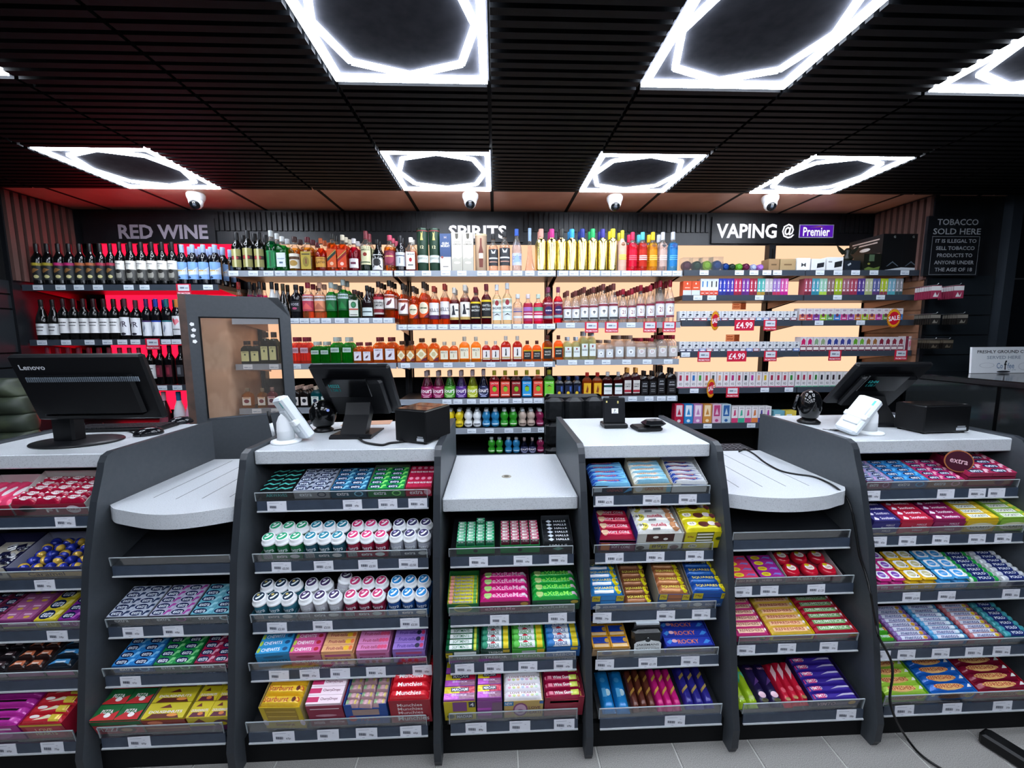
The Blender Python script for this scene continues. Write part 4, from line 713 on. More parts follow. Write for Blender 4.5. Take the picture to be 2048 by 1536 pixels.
V6 = [('#b01c3c', '#d8c8d0', 'red'), ('#2c80c0', '#d8e4ec', 'blue'), ('#b87cb0', '#e8d8e4', 'lilac'), ('#c88840', '#f0d8b0', 'orange'), ('#d8b8c8', '#b03c70', 'pale pink'), ('#b8ccd8', '#2c5c98', 'pale blue')]
vape_row('V', 5, 28, 356, 488, 6, lambda i: (('z', i), V6[i][0], [('r', .15, .85, .36, .95, V6[i][1]), ('p', [(.3, .45), (.5, .8), (.7, .45)], V6[i][0]), ('r', 0, 1, 0, .26, V6[i][0]), ('e', .5, .13, .2, .08, V6[i][1])], f'large {V6[i][2]} vape carton'), 1340, 640, 2.893)
V7 = ['#c83c6c', '#3ca888', '#c8487c', '#d87840', '#3c3c88', '#a83098']
vape_row('V', 5, 358, 590, 500, 6, lambda i: (('u', i), '#dcd8da', [('p', [(.3, .4), (.7, .45), (.6, .8), (.4, .75)], V7[i]), ('r', 0, 1, 0, .28, V7[i]), ('r', .2, .8, .86, .92, '#a8a0a4')], 'white vape carton with coloured foot'), 1340, 640, 2.893)
vape_row('V', 5, 600, 735, 525, 2, lambda i: (('q', i), ['#6ca8b8', '#d8c050'][i], [('r', .1, .6, .5, .7, '#dce4e0')], ['teal', 'yellow'][i]+' flat sweet carton'), 1340, 640, 2.893)
# grinders, device cartons and the tall black display boxes on the top vape shelf
GR = [(125, 36, '#5c1c34', 1), (203, 36, '#1c3c28', 1), (281, 37, '#98c428', 1), (360, 38, '#1c3c7c', 1), (427, 28, '#1c3c7c', 0), (478, 26, '#22342c', 0), (533, 27, '#5c9c34', 0), (588, 27, '#5c2440', 0), (645, 24, '#9ca8d0', 0), (700, 24, '#9c6cc0', 0)]
for i, (cx, r, c, tub) in enumerate(GR):
    p = atY(1340+cx/3.938, 541, YF+.04); rr = r/3.938*3.09/FPX; g = empty('herb_grinder', (p.x, YF+.04, LEV['V'][0]))
    tag(g, f'round coloured grinder standing on edge, {od(i)} from left on top vape shelf', 'grinder', 'grinders on the top vape shelf')
    obj('body', MB().lathe([(rr*.96, -.02), (rr, -.017), (rr, .017), (rr*.96, .02)], glass(c, .5, .4), 20, M=T(0, 0, rr) @ RX(PI/2)), g)
    obj('rim', MB().lathe([(rr*.6, 0), (rr*.62, .003), (rr*.5, .004)], mat(c, 'gloss'), 16, M=T(0, -.02, rr) @ RX(PI/2)), g)
    if tub: obj('clear_box', MB().box(-rr*1.08, rr*1.08, -.03, .04, .001, rr*2.7, CLEARB), g)
DV = [(822, 88, 345, '#8c7050', [('r', 0.250, 0.750, 0.440, 0.560, '#5c4830')], 'brown card carton'), (932, 130, 345, '#9c8460', [('r', 0.250, 0.750, 0.440, 0.560, '#6c5438')], 'wide tan card carton'), (1056, 110, 338, '#dcdede', [('t', 'M', .5, .45, .36, .3, '#555')], 'white carton with grey logo'),
      (1172, 118, 345, '#d4d6d8', [('p', [(.4, .2), (.9, .3), (.92, .7), (.42, .6)], '#22242a')], 'white carton with black device picture'), (1305, 134, 332, '#dcdedf', [('p', [(.45, .2), (.92, .3), (.95, .75), (.47, .62)], '#1c1e22'), ('r', .06, .3, .6, .7, '#888')], 'tall white carton with black device picture'),
      (1442, 130, 360, '#1c222c', [('p', [(.15, .6), (.35, .8), (.4, .65), (.22, .45)], '#aeb4ba')], 'navy black carton with grey mark'), (1600, 150, 305, '#14160f', [('r', .3, .6, .55, .95, '#4c6048'), ('p', [(.05, .1), (.3, .22), (.6, .14), (.95, .25), (.9, .05), (.1, .02)], '#5c7034'), ('e', .3, .4, .08, .06, '#8a8a40')], 'black and green display carton')]
for i, (cx, wp, top, c, mk, d) in enumerate(DV):
    b = 'V' if cx < 1050 else 'X'; p = atY(1340+cx/3.938, 430+top/3.938, YF+.02); w = wp/3.938*3.07/FPX*.96; z = LEV[b][0]
    m = MB().box(-w/2, w/2, 0, .09, 0, p.z-z, mat(c)); m.decor(plane((-w/2, 0, 0), (w, 0, 0), (0, 0, p.z-z), (0, -1, 0)), mk)
    tag(obj('device_box', m, loc=(p.x, YF+.02, z)), f'{d} on the top vape shelf', 'box', 'device boxes on the top vape shelf')
x0, x1 = atY(1340+1672/3.938, 500, YF+.03).x, atY(1340+1990/3.938, 500, YF+.03).x; z = LEV['X'][0]; h = atY(1800, 430+148/3.938, YF+.03).z-z
m = MB().box(x0, x1, YF+.03, YF+.33, z, z+h, mat('#0c0e10')); w = x1-x0
mk = [('p', [(.05+q, .12), (.2+q, .26), (.36+q, .12), (.33+q, .12), (.2+q, .22), (.08+q, .12)], '#54606a') for q in (.08, .54)]+[('t', 'G', .28, .92, .05, .06, '#9aa09c'), ('t', 'G', .74, .92, .05, .06, '#9aa09c'), ('p', [(0, .0), (1, .02), (1, .07), (.5, .09)], '#c4ccd2'), ('r', .5, .505, .1, 1, '#20262c')]
m.decor(plane((x0, YF+.03, z), (w, 0, 0), (0, 0, h), (0, -1, 0)), mk)
m.decor(plane((x0, YF+.33, z), (0, -.3, 0), (0, 0, h), (-1, 0, 0)), [('r', 0.100, 0.900, 0.862, 0.898, '#b8a8a0'), ('r', 0.150, 0.850, 0.782, 0.818, '#b8a8a0'), ('e', .5, .66, .16, .05, '#c8c4c0'), ('r', .05, .95, .3, .5, '#5c4a44'), ('r', .0, 1, 0, .24, '#22301c')])
tag(obj('display_carton', m), 'tall black display carton with chevrons at end of top vape shelf', 'box')
dg = MB().lathe([(.03, 0), (.04, .02), (.02, .05), (.03, .08), (.012, .1)], mat('#1c1e14', 'plastic'), 10)
for a in (-1, 1): dg.prism([(0, .06), (a*.09, .12), (a*.07, .08), (a*.04, .05)], -.006, .006, mat('#22241a', 'plastic'), 'y')
p = atY(1705, 517, YF+.15); tag(obj('dragon_figure', dg, loc=(p.x, YF+.2, LEV['X'][0]+.1)), 'small dark winged ornament behind the black cartons', 'ornament')
tag(obj('device_box', MB().box(-.12, .12, 0, .1, 0, .1, mat('#1a1c18')), loc=(p.x, YF+.15, LEV['X'][0])), 'black carton carrying the winged ornament', 'box')
# hanging packs on hooks at the tobacco wall
def hang(n, x0, x1, y, h, c1, c2_, nm, ds, step=.02):
    z = atY((x0+x1)/2, y, 2.9).z; n2 = n
    me = MB().box(-.03, .03, 0, .003, -h*.72, 0, mat(c1)).box(-.03, .03, -.0005, .0035, -h*.28, -.004, mat(c2_)).decor(plane((-.03, -.0008, -h*.72), (.06, 0, 0), (0, 0, h*.44), (0, -1, 0)), [('p', [(.2, .2), (.4, .8), (.6, .3), (.8, .8), (.7, .2)], c2_)]).mesh(nm)
    for q, (xa, cnt) in enumerate(((x0, n), ((x0+x1)/2+4, n-1))):
        X = atY(xa, y, 2.9).x+.02
        R = empty('hook', (X, 3.028, z)); tag(R, f'chrome display hook holding the {ds}, {od(q)} hook', 'hook', 'hooks on the tobacco wall')
        obj('prong', MB().tube([(0, 0, 0), (0, -.2, 0), (0, -.21, .01)], .0025, mat('#9aa0a4', 'metal'), 6), R)
        for i in range(cnt): tag(obj(nm, me, M=T(X+.004*i, 2.83+i*step, z-.004) @ RZ(-.25)), f'{ds}, {od(i)} on the {od(q)} hook', 'packet', f'hanging {nm}s')
hang(8, 1848, 1928, 572, .125, '#8c2c48', '#c8c8c8', 'filter_packet', 'red and white hanging packet')
hang(8, 1846, 1945, 628, .1, '#1c1a18', '#6c6860', 'lighter_packet', 'black hanging packet under the red ones')
hang(6, 1844, 1890, 678, .09, '#17130f', '#544c40', 'clipper_packet', 'dark brown hanging packet lowest on the wall')

for i, (px, py) in enumerate(((1478, 612), (1465, 676))):
    p = atY(px, py, 3.492); m = MB().box(-.06, .06, -.0006, 0, -.03, .03, glass('#e8b49a', .25, .1)); m.decor(plane((-.06, -.002, -.03), (.12, 0, 0), (0, 0, .06), (0, -1, 0)), [('r', .62, 1, 0, 1, glass('#8a5a48', .3, .1)), ('r', .08, .5, .62, .74, glass('#c0705c', .25, .1)), ('r', .08, .54, .3, .42, glass('#c0705c', .25, .1))])
    tag(obj('notice_card', m, loc=(p.x, 3.492, p.z)), f'small peach notice card on the vape light box, {("upper", "lower")[i]} one', 'card')
# ================================================================== till counter
def Yr(z): return 1.375+.198*(z-.1)
ZH, ZL = 1.147, .96
UN = [('far left till', -2.104, -1.498, [.884, .662, .484, .315, .105], 1), ('left low counter', -1.472, -.978, [.702, .487, .318, .111], 0), ('middle till counter', -.952, -.242, [.924, .702, .487, .319, .107], 1),
      ('centre low counter', -.216, .321, [.702, .488, .318, .108], 0), ('card payment counter', .347, .876, [.917, .702, .484, .315, .103], 1), ('right low counter', .902, 1.438, [.735, .563, .348, .099], 0), ('far right till', 1.464, 2.17, [.915, .737, .522, .309, .105], 1)]
prof = [(2.15, 0), (1.40, 0), (1.366, 0), (1.352, .03), (1.347, .11), (1.365, .20), (1.400, .437), (1.455, .77), (1.512, .99), (1.548, 1.09), (1.558, 1.125), (1.572, 1.147), (1.600, 1.158), (2.15, 1.158)]
DIVX = [-2.13, -1.498, -.978, -.242, .321, .876, 1.438, 2.17]
dn = ['left end of the far left till', 'between far left till and left low counter', 'left of the middle till counter', 'between middle till and centre low counter', 'left of the card payment counter', 'right of the card payment counter', 'left of the far right till', 'right end of the far right till']
for x, d in zip(DIVX, dn):
    tag(obj('divider_panel', MB().prism(prof, 0, .026, PANEL, 'x', mat('#2a2e33', 'plastic')), loc=(x, 0, 0)), f'anthracite divider panel with sloping front, {d}', 'panel', 'counter divider panels')
TILT = math.radians(18)
SHELF = {}
for u, (nm, x0, x1, zs, high) in enumerate(UN):
    U = empty('display_unit', ((x0+x1)/2, 1.75, 0)); tag(U, f'dark shelved display unit under the worktop of the {nm}', 'display unit', 'counter display units')
    w = (x1-x0)/2; zt = (ZH if high else ZL)-.057
    obj('back_panel', MB().box(-w, w, .10, .12, 0, zt, BLACK), U)
    obj('plinth', MB().box(-w, w, -.34, -.32, 0, .1, BLACK), U)
    for i, zb in enumerate(zs):
        z1 = zb+.04; y = Yr(z1)-1.75
        sh = obj('shelf', MB().box(-w+.03, w-.02, .004, (.10-y)*.97, -.005, -.002, DARK, M=T(0, y, z1) @ RX(TILT)), U)
        obj('price_rail', MB().box(-w+.033, w-.025, y, y+.006, zb, z1, RAILM).box(-w+.033, w-.025, y-.004, y+.002, zb-.002, zb+.003, mat('#c4c8cc', 'gloss')), sh)
        a, b = -w+.028, w-.028; hr = .036 if i < len(zs)-1 else .05
        MR = T(0, y+.001, z1+.001) @ RX(math.radians(8))
        obj('clear_riser', MB().box(a, b, 0, .0025, 0, hr, CLEAR, M=MR).box(a, b, -.0004, .003, hr-.0022, hr, EDGE, M=MR).box(a, a+.002, -.0004, .003, 0, hr, EDGE, M=MR).box(b-.002, b, -.0004, .003, 0, hr, EDGE, M=MR), sh)
        SHELF[u, i] = (T(0, Yr(z1)+.012, z1) @ RX(TILT), z1, Yr(z1)+.012)
# worktops
for u, d in ((0, 'white quartz worktop carrying the black monitor'), (2, 'white quartz worktop carrying the middle till screen'), (4, 'white quartz worktop with the small card payment stand'), (6, 'white quartz worktop carrying the far right till screen')):
    nm, x0, x1, zs, h = UN[u]; e0 = x0+.002; e1 = x1-.002 if u != 6 else x1+.02
    o = obj('worktop', MB().bbox(e0, e1, 1.605, 2.15, ZH-.056, ZH, QUARTZ, .004)); tag(o, d, 'worktop', 'white quartz worktops')
o = obj('worktop', MB().bbox(UN[3][1]+.002, UN[3][2]-.002, 1.545, 2.13, ZL-.055, ZL, QUARTZ, .004)); tag(o, 'low white quartz worktop with a round cable hole', 'worktop', 'white quartz worktops')
p = atZ(1013, 953, ZL); obj('cable_hole', MB().lathe([(.022, .0003), (.022, .0012), (.018, .0015)], mat('#9a9688'), 20).lathe([(.012, .0016), (.004, .0014)], mat('#4a463c'), 16), o, loc=(p.x, p.y, ZL))
def curve_top(pts, yb, label, grooves):
    from mathutils.geometry import interpolate_bezier
    q = []
    for i in range(len(pts)-1):
        a, b = Vector((*pts[i], 0)), Vector((*pts[i+1], 0)); p0 = Vector((*pts[max(i-1, 0)], 0)); p3 = Vector((*pts[min(i+2, len(pts)-1)], 0))
        q += [(v.x, v.y) for v in interpolate_bezier(a, a+(b-p0)/6, b-(p3-a)/6, b, 6)][:-1]
    q.append(pts[-1]); out = q+[(pts[-1][0], yb), (pts[0][0], yb)]
    o = obj('worktop', MB().prism(out, ZL-.056, ZL, QUARTZ, 'z')); tag(o, label, 'worktop', 'white quartz worktops')
    for x, ya in grooves: obj('groove', MB().box(x-.0018, x+.0018, ya, yb-.03, ZL-.001, ZL+.0004, mat('#6a6c70')), o)
    return o
curve_top([(-1.470, 1.556), (-1.43, 1.524), (-1.388, 1.505), (-1.266, 1.464), (-1.168, 1.453), (-1.078, 1.471), (-.980, 1.515)], 2.14, 'low curved white worktop with grooves beside the far left till', [(-1.36, 1.62), (-1.26, 1.60), (-1.16, 1.60), (-1.06, 1.61)])
cw = curve_top([(.904, 1.54), (1.018, 1.492), (1.145, 1.475), (1.278, 1.491), (1.36, 1.522), (1.403, 1.541), (1.436, 1.58)], 2.13, 'low curved white worktop with a black cable across it', [(1.00, 1.60), (1.10, 1.60), (1.20, 1.60), (1.30, 1.60)])
# chequer plate lying behind the right low worktop
m = MB().box(.91, 1.43, 2.16, 2.3, .93, .955, DARK)
for i in range(16):
    for j in range(4):
        x = .93+.031*i; y = 2.18+.03*j; s = 1 if (i+j) % 2 else -1
        m.box(-.012, .012, -.002, .002, .955, .957, mat('#c8ccd0', 'metal'), M=T(x, y, 0) @ RZ(s*.7))
tag(obj('chequer_mat', m), 'black and silver chequer patterned plate behind right low worktop', 'mat')
# counter tickets
for u, r, L in ((0, 0, [(127, '89p')]), (0, 1, [(86, '99p')]), (0, 2, [(111, '59p')]), (0, 4, [(6, '60p'), (101, '75p')]),
    (1, 1, [(263, '65p'), (344, '65p')]), (1, 2, [(258, '65p')]), (1, 3, [(276, '60p')]),
    (2, 0, [(552, ''), (704, '69p'), (775, '69p'), (835, '69p')]), (2, 1, [(561, '£2.50'), (646, '£2.50'), (735, '£2.50'), (816, '£2.50')]), (2, 2, [(552, '£2.50'), (644, '£2.50'), (819, '£2.50')]),
    (2, 3, [(556, ''), (618, '65p'), (679, ''), (751, '69p'), (844, '65p')]), (2, 4, [(566, '65p'), (655, ''), (732, '70p'), (821, '65p')]),
    (3, 0, [(957, '65p'), (1046, '69p'), (1117, '65p')]), (3, 1, [(999, '59p'), (1116, '59p')]), (3, 2, [(929, '60p'), (988, '65p'), (1056, '65p'), (1127, '69p')]), (3, 3, [(952, '89p'), (1040, ''), (1129, '69p')]),
    (4, 0, [(1210, '£2.75'), (1305, '£2.75'), (1377, '£2.75')]), (4, 1, [(1230, '£1.89'), (1312, '89p'), (1391, '69p')]), (4, 2, [(1205, '79p'), (1333, '79p'), (1404, '79p')]), (4, 3, [(1210, '65p'), (1297, '£1.19'), (1382, '45p')]), (4, 4, [(1351, '85p')]),
    (5, 1, [(1488, '65p'), (1541, '65p'), (1635, '£1.25')]), (5, 2, [(1494, '10p'), (1576, '20p'), (1660, '20p')]), (5, 3, [(1695, '20p')]),
    (6, 0, [(1746, '69p'), (1895, ''), (1958, '69p'), (1997, '')]), (6, 1, [(1759, '65p'), (1818, '65p'), (1885, '69p'), (1958, '79p'), (2010, '79p')]), (6, 2, [(1826, '£3.50'), (1897, '£3.50'), (2026, '80p')]), (6, 3, [(1766, ''), (1816, '75p'), (1885, '75p'), (1952, '75p'), (2007, '80p')]), (6, 4, [(1812, '20p'), (1908, '20p'), (2009, '20p')])):
    zb = UN[u][3][r]; last = r == len(UN[u][3])-1
    for i, (px, pr) in enumerate(L):
        X = pxX(px, Yr(zb), zb+.02); s = 1.08 if last else 1
        tag(obj('price_ticket', ticket_mesh('counter', pr), M=T(X, Yr(zb+.04)-.0005, zb-.001) @ RY(random.uniform(-.02, .02)) @ Matrix.Scale(s, 4)),
            f'white price ticket, {od(i)} from left on {LN[r] if not last else "bottom"} shelf, {UN[u][0]}', 'price label', 'counter price tickets')
# ================================================================== sweets and gum on the counter
_PK = {}
def pack_mesh(kind, w, d, h, base, marks, fin='paper', front=None, fmarks=None):
    k = (kind, round(w, 4), round(d, 4), round(h, 4), base, repr(marks), fin, front, repr(fmarks))
    if k in _PK: return _PK[k]
    m = MB(); B = mat(base, fin)
    if kind == 'box':
        m.box(0, w, 0, d, 0, h, B, front=mat(front, fin) if front else None)
        m.decor(plane((0, 0, h), (w, 0, 0), (0, d, 0)), marks, fin)
        if fmarks: m.decor(plane((0, 0, 0), (w, 0, 0), (0, 0, h), (0, -1, 0)), fmarks, fin)
    elif kind in ('bar', 'barv'):
        rnd = random.Random(len(_PK)); ph = rnd.uniform(0, 6)
        def mp(x, y, l=0):
            X, Y = (x, y) if kind == 'bar' else (1-y, x)
            b = min(1, 1.6*max(0, math.sin(PI*min(1, max(0, Y)))))**.55; e = min(1, min(X, 1-X)/.07); e = e*e*(3-2*e)
            z = h*(.12+.88*b*e)*(1+.03*math.sin(17*X+ph))+l
            return Vector((w*x, d*y, z)) if kind == 'bar' else Vector((w*x, d*y, z))
        mp.nx, mp.ny = (12, 8) if kind == 'bar' else (8, 12); mp.w, mp.h = w, d
        m.rect(mp, 0, 1, 0, 1, B); m.box(0, w, 0, d, 0, h*.12, B)
        m.decor(mp, marks, fin, .0007, .0004)
    elif kind == 'roll':
        r = d/2; m.loft([[(x, r-r*math.cos(2*PI*j/12), r+r*math.sin(2*PI*j/12)) for j in range(12)] for x in (0, w)], B, smooth=True)
        def mp(x, y, l=0):
            a = -.12*PI+y*.95*PI; return Vector((w*x, r-(r+l)*math.cos(a), r+(r+l)*math.sin(a)))
        mp.nx, mp.ny = 2, 8; mp.w, mp.h = w, d*1.4
        m.decor(mp, marks, fin, .0005, .0004)
    elif kind == 'tub':
        m.bbox(0, w, 0, d, 0, h*.72, B, w*.2); m.bbox(0, w, 0, d, h*.74, h, B, w*.24)
        m.decor(plane((0, 0, h), (w, 0, 0), (0, d, 0)), marks, fin)
    elif kind == 'tape':
        r = d/2; m.lathe([(r*.9, 0), (r, h*.2), (r, h*.7), (r*.8, h)], B, 20, M=T(w/2, r, 0)); m.decor(plane((w/2-r, 0, h), (2*r, 0, 0), (0, d, 0)), marks, fin)
    _PK[k] = m.mesh('pack'); return _PK[k]
def COL(c, n): return '' if n == 1 else ', '+(('left', 'right')[c] if n == 2 else od(c))+' column'
def shelf_label(u, r): return f'{LN[r] if r < len(UN[u][3])-1 else "bottom"} shelf, {UN[u][0]}'
_TR = {}
def tray(u, r, px0, px1, d, fh, col, front, name, desc, pk=None, sh=None, flaps=0, vo=.004, wallc=None, fin='paper', clear=False, rot=0, hb=None, lip=None):
    """open display carton on a sloping shelf with packs laid out in columns and rows"""
    M, z, Y = SHELF[u, r]; X0, X1 = pxX(px0, Y, z+fh*.8), pxX(px1, Y, z+fh*.8); w = X1-X0-.003
    sh = sh if sh is not None else fh; t = .0012; hb = hb if hb is not None else max(.002, fh-.012)
    F = M @ T(X0+.0015, vo, .001) @ RZ(rot)
    m = MB(); C_ = mat(col, fin); I = mat(wallc, 'matte') if wallc else C_
    lf = lip if lip is not None else fh
    m.box(0, w, 0, t, 0, lf, C_)
    if flaps:
        m.box(0, w*flaps, 0, t, lf, sh, C_); m.box(w*(1-flaps), w, 0, t, lf, sh, C_)
    m.prism([(0, 0), (0, sh if flaps or lip else fh), (d, sh), (d, 0)], 0, t, I); m.prism([(0, 0), (0, sh if flaps or lip else fh), (d, sh), (d, 0)], w-t, w, I)
    m.box(0, w, d-t, d, 0, sh, I); m.box(t, w-t, t, d-t, max(0, hb-t), hb, C_)
    mp = plane((0, 0, 0), (w, 0, 0), (0, 0, lf), (0, -1, 0)); m.decor(mp, front, fin)
    o = obj('display_tray', m, M=F); i = _TR.get((u, r), 0); _TR[u, r] = i+1
    tag(o, f'{desc} display tray, {shelf_label(u, r)}', 'tray', 'display trays on the counter shelves')
    if pk:
        kind, pd, base, marks, cols, rows, h = pk[:7]; pf = pk[7] if len(pk) > 7 else 'paper'; kw = pk[8] if len(pk) > 8 else {}
        jit = kw.pop('jit', 0) if 'jit' in kw else 0; kw = dict(kw); nl = kw.pop('layers', 1)
        pw, pdp = (w-2*t-.001)/cols, (d-2*t-.001)/rows
        for a in range(rows):
            for c in range(cols):
                bs, mk = (base, marks) if not callable(marks) else marks(c, a)
                me = pack_mesh(kind, pw*.975, pdp*.96, h, bs, mk, pf, kw.get('front'), kw.get('fmarks'))
                for ly in range(nl if a == 0 else 1):
                    zz = hb+.0006-ly*(h+.0008)
                    if zz < .001: break
                    q = obj(name, me, M=F @ T(t+.0005+pw*c, t+.0005+pdp*a, zz) @ RZ(random.uniform(-jit, jit)))
                    tag(q, f'{pd}, {od(a)} row from front{COL(c, cols)}, {shelf_label(u, r)}', kw.get('cat', 'sweets'), f'{pd} packs')
    return F, w
NV = '#14224c'
def gum(c, s): return [('e', .36, .5, .34, .44, NV), ('t', 'extra', .38, .5, .5, .5, '#eaf2fa'), ('p', [(.66, .1), (.8, .9), (.98, .9), (.98, .55), (.84, .45), (.8, .1)], s)]
def gfront(c, s): return [('t', 'extra', .33, .5, .34, .42, '#eef2f6'), ('e', .78, .5, .13, .34, s), ('e', .78, .5, .09, .24, c)]
def gumtray(u, r, a, b, col, base, sw, desc, d=.135, fh=.037, rows=5, cols=2, **k):
    return tray(u, r, a, b, d, fh, col, gfront(col, sw), 'gum_pack', f'{desc} chewing gum', ('box', f'{desc} gum pack', base, gum(base, sw), cols, rows, .014, 'foil', dict(cat='chewing gum')), **k)
# ---- far left till
kit = [('p', [(.0, .2), (.2, .5), (.0, .8)], '#f0e8ea'), ('e', .55, .5, .26, .36, '#f2eaec'), ('t', 'KitKat', .55, .5, .42, .34, '#b01030'), ('p', [(.85, .2), (1, .4), (1, .7), (.9, .6)], '#e0a0b0')]
tray(0, 0, -70, 26, .15, .05, '#a01030', [], 'chocolate_bar', 'bright pink chocolate bar', ('barv', 'pink chocolate bar', '#e0406c', [('e', .5, .5, .3, .2, '#f0e0e4')], 4, 1, .02, 'foil'), sh=.08, wallc='#d8d0d0')
tray(0, 0, 28, 176, .15, .052, '#8c1030', [('t', 'F1', .52, .4, .16, .3, '#f0e8ea'), ('e', .82, .5, .1, .34, '#e8d8dc'), ('t', 'KitKat', .82, .5, .16, .2, '#a01030'), ('e', .2, .6, .12, .3, '#2a0c14')], 'chocolate_bar', 'dark red wafer bar', ('bar', 'red wafer bar', '#a81438', kit, 3, 5, .02, 'foil', dict(jit=.06)), sh=.095, wallc='#c8c4c0', hb=.05)
tray(0, 1, -90, 16, .17, .05, '#c8c0b0', [('r', 0.500, 0.900, 0.280, 0.520, '#22264c')], 'foil_egg_tray', 'navy and white chocolate', None, sh=.06, wallc='#1c1e44', hb=.01)
F, w = tray(0, 1, 18, 166, .17, .05, '#1c2264', [('r', 0, 1, 0, .48, '#c0a060'), ('t', 'Cadbury', .48, .72, .3, .3, '#b8a058'), ('t', 'Caramel', .5, .32, .5, .4, '#4a2c14'), ('r', .1, .9, .04, .08, '#8a6c34')], 'egg_tray', 'blue and gold caramel egg', None, sh=.06, wallc='#8a8ca0', hb=.012)
eg = {}
for i, (c1_, c2_) in enumerate((('#2434a0', '#d0a840'), ('#d8b048', '#2434a0'), ('#1c2c8c', '#2c3cb0'))):
    eg[i] = MB().lathe([(.004, 0), (.012, .004), (.0155, .013), (.0155, .02), (.011, .03), (.004, .036)], mat(c1_, 'foil'), 12, M=RY(PI/2) @ T(-.0155, 0, -.018)).lathe([(.0158, .011), (.0159, .0165), (.0158, .022)], mat(c2_, 'foil'), 12, M=RY(PI/2) @ T(-.0155, 0, -.018)).mesh('foil_egg')
n = 0
for a in range(5):
    for c in range(5):
        tag(obj('foil_egg', eg[(a*2+c) % 3], M=F @ T(.014+(w-.028)*(c+.5)/5+random.uniform(-.004, .004), .02+.031*a, .0125+.002*(a % 2)) @ RZ(random.uniform(-1.5, 1.5))), f'foil wrapped caramel egg, {od(a)} row, {od(c)} from left, in the blue tray', 'chocolate egg', 'caramel eggs in the tray'); n += 1
for a in range(4):
    for c in range(3):
        M_, z_, Y_ = SHELF[0, 1]; X_ = pxX(-30, Y_, z_)+.0
        tag(obj('foil_egg', pack_mesh('tub', .03, .022, .018, '#e0e0e4' if (a+c) % 2 else '#1c1c3c', [('r', .1, .6, .2, .5, '#22264c')], 'foil'), M=M_ @ T(X_+.032*c-.03, .02+.032*a, .012) @ RZ(random.uniform(-.6, .6))), f'white and navy foil chocolate, {od(a)} row, {od(c)} from left, far left tray', 'chocolate egg', 'white chocolates in the tray')
gumtray(0, 2, -60, 2, '#3c1430', '#5c2438', '#a04070', 'dark red', rows=4)
tray(0, 2, 3, 70, .14, .045, '#8c3478', [('r', 0.200, 0.800, 0.430, 0.670, '#f0c8e4'), ('r', 0, 1, 0, .2, '#b0b058')], 'sweet_pack', 'pink fizzy sweet', ('box', 'pink fizzy chew pack', '#a05888', [('r', 0.250, 0.750, 0.510, 0.690, '#d8b0c8'), ('e', .6, .25, .2, .16, '#c8a040')], 2, 4, .014, 'foil'))
gumtray(0, 2, 71, 118, '#b8a830', '#d8c430', '#f0e480', 'yellow lemon', cols=1, rows=3)
gumtray(0, 2, 119, 160, '#8c2c80', '#7c2890', '#c868c8', 'purple berry', cols=1, rows=4)
bar2 = lambda c1_, c2_, tx: [('p', [(.1, .2), (.5, .5), (.9, .25), (.8, .8), (.3, .85)], c1_), ('r', .3, .7, .42, .58, c2_)]
tray(0, 3, -60, 14, .15, .04, '#17141a', [('r', 0, 1, .1, .6, '#b8a0b0')], 'chocolate_bar', 'black chocolate bar', ('bar', 'black wrapped bar', '#181418', bar2('#3c2c30', '#c8b8b8', 'Dark'), 2, 4, .02, 'foil'), sh=.05, wallc='#2a2a2e')
tray(0, 3, 15, 88, .15, .04, '#1a1618', [('r', 0, 1, .1, .6, '#a85c90')], 'chocolate_bar', 'dark orange chocolate bar', ('bar', 'orange trimmed dark bar', '#2c1a18', bar2('#c86c48', '#f0d0c0', 'Creme'), 2, 4, .02, 'foil'), sh=.05, wallc='#2a2a2e')
tray(0, 3, 92, 148, .15, .04, '#16181e', [('r', 0, 1, .1, .6, '#c05c98')], 'chocolate_bar', 'blue and black chocolate bar', ('bar', 'blue trimmed dark bar', '#14202c', bar2('#3c88c0', '#d0e4f0', 'Milk'), 1, 4, .022, 'foil'), sh=.05, wallc='#3a3a3e')
tray(0, 4, -60, 50, .15, .09, '#b01c8c', [('e', .5, .4, .3, .3, '#d860b8'), ('r', 0.150, 0.850, 0.690, 0.810, '#f0d8ec')], 'sweet_pack', 'magenta sweet', ('bar', 'magenta chew pack', '#b8309c', [('r', 0.150, 0.850, 0.380, 0.620, '#22121c')], 1, 5, .02, 'foil'), hb=.08)
tray(0, 4, 52, 138, .15, .09, '#a81c34', [('r', .1, .9, .1, .8, '#c03c4c'), ('t', 'LOVE', .5, .6, .4, .2, '#e8d8a0'), ('t', 'HEARTS', .5, .36, .5, .2, '#e8d8a0'), ('r', 0, 1, .86, .98, '#d8b830')], 'sweet_pack', 'red and yellow sweet', ('bar', 'red and cream sweet pack', '#c82c38', [('p', [(.3, .2), (.6, .8), (.9, .5)], '#e8dcb8'), ('e', .3, .6, .12, .2, '#f0e4e0'), ('r', .7, .95, .1, .9, '#d8c040')], 1, 5, .02, 'foil'), hb=.08)
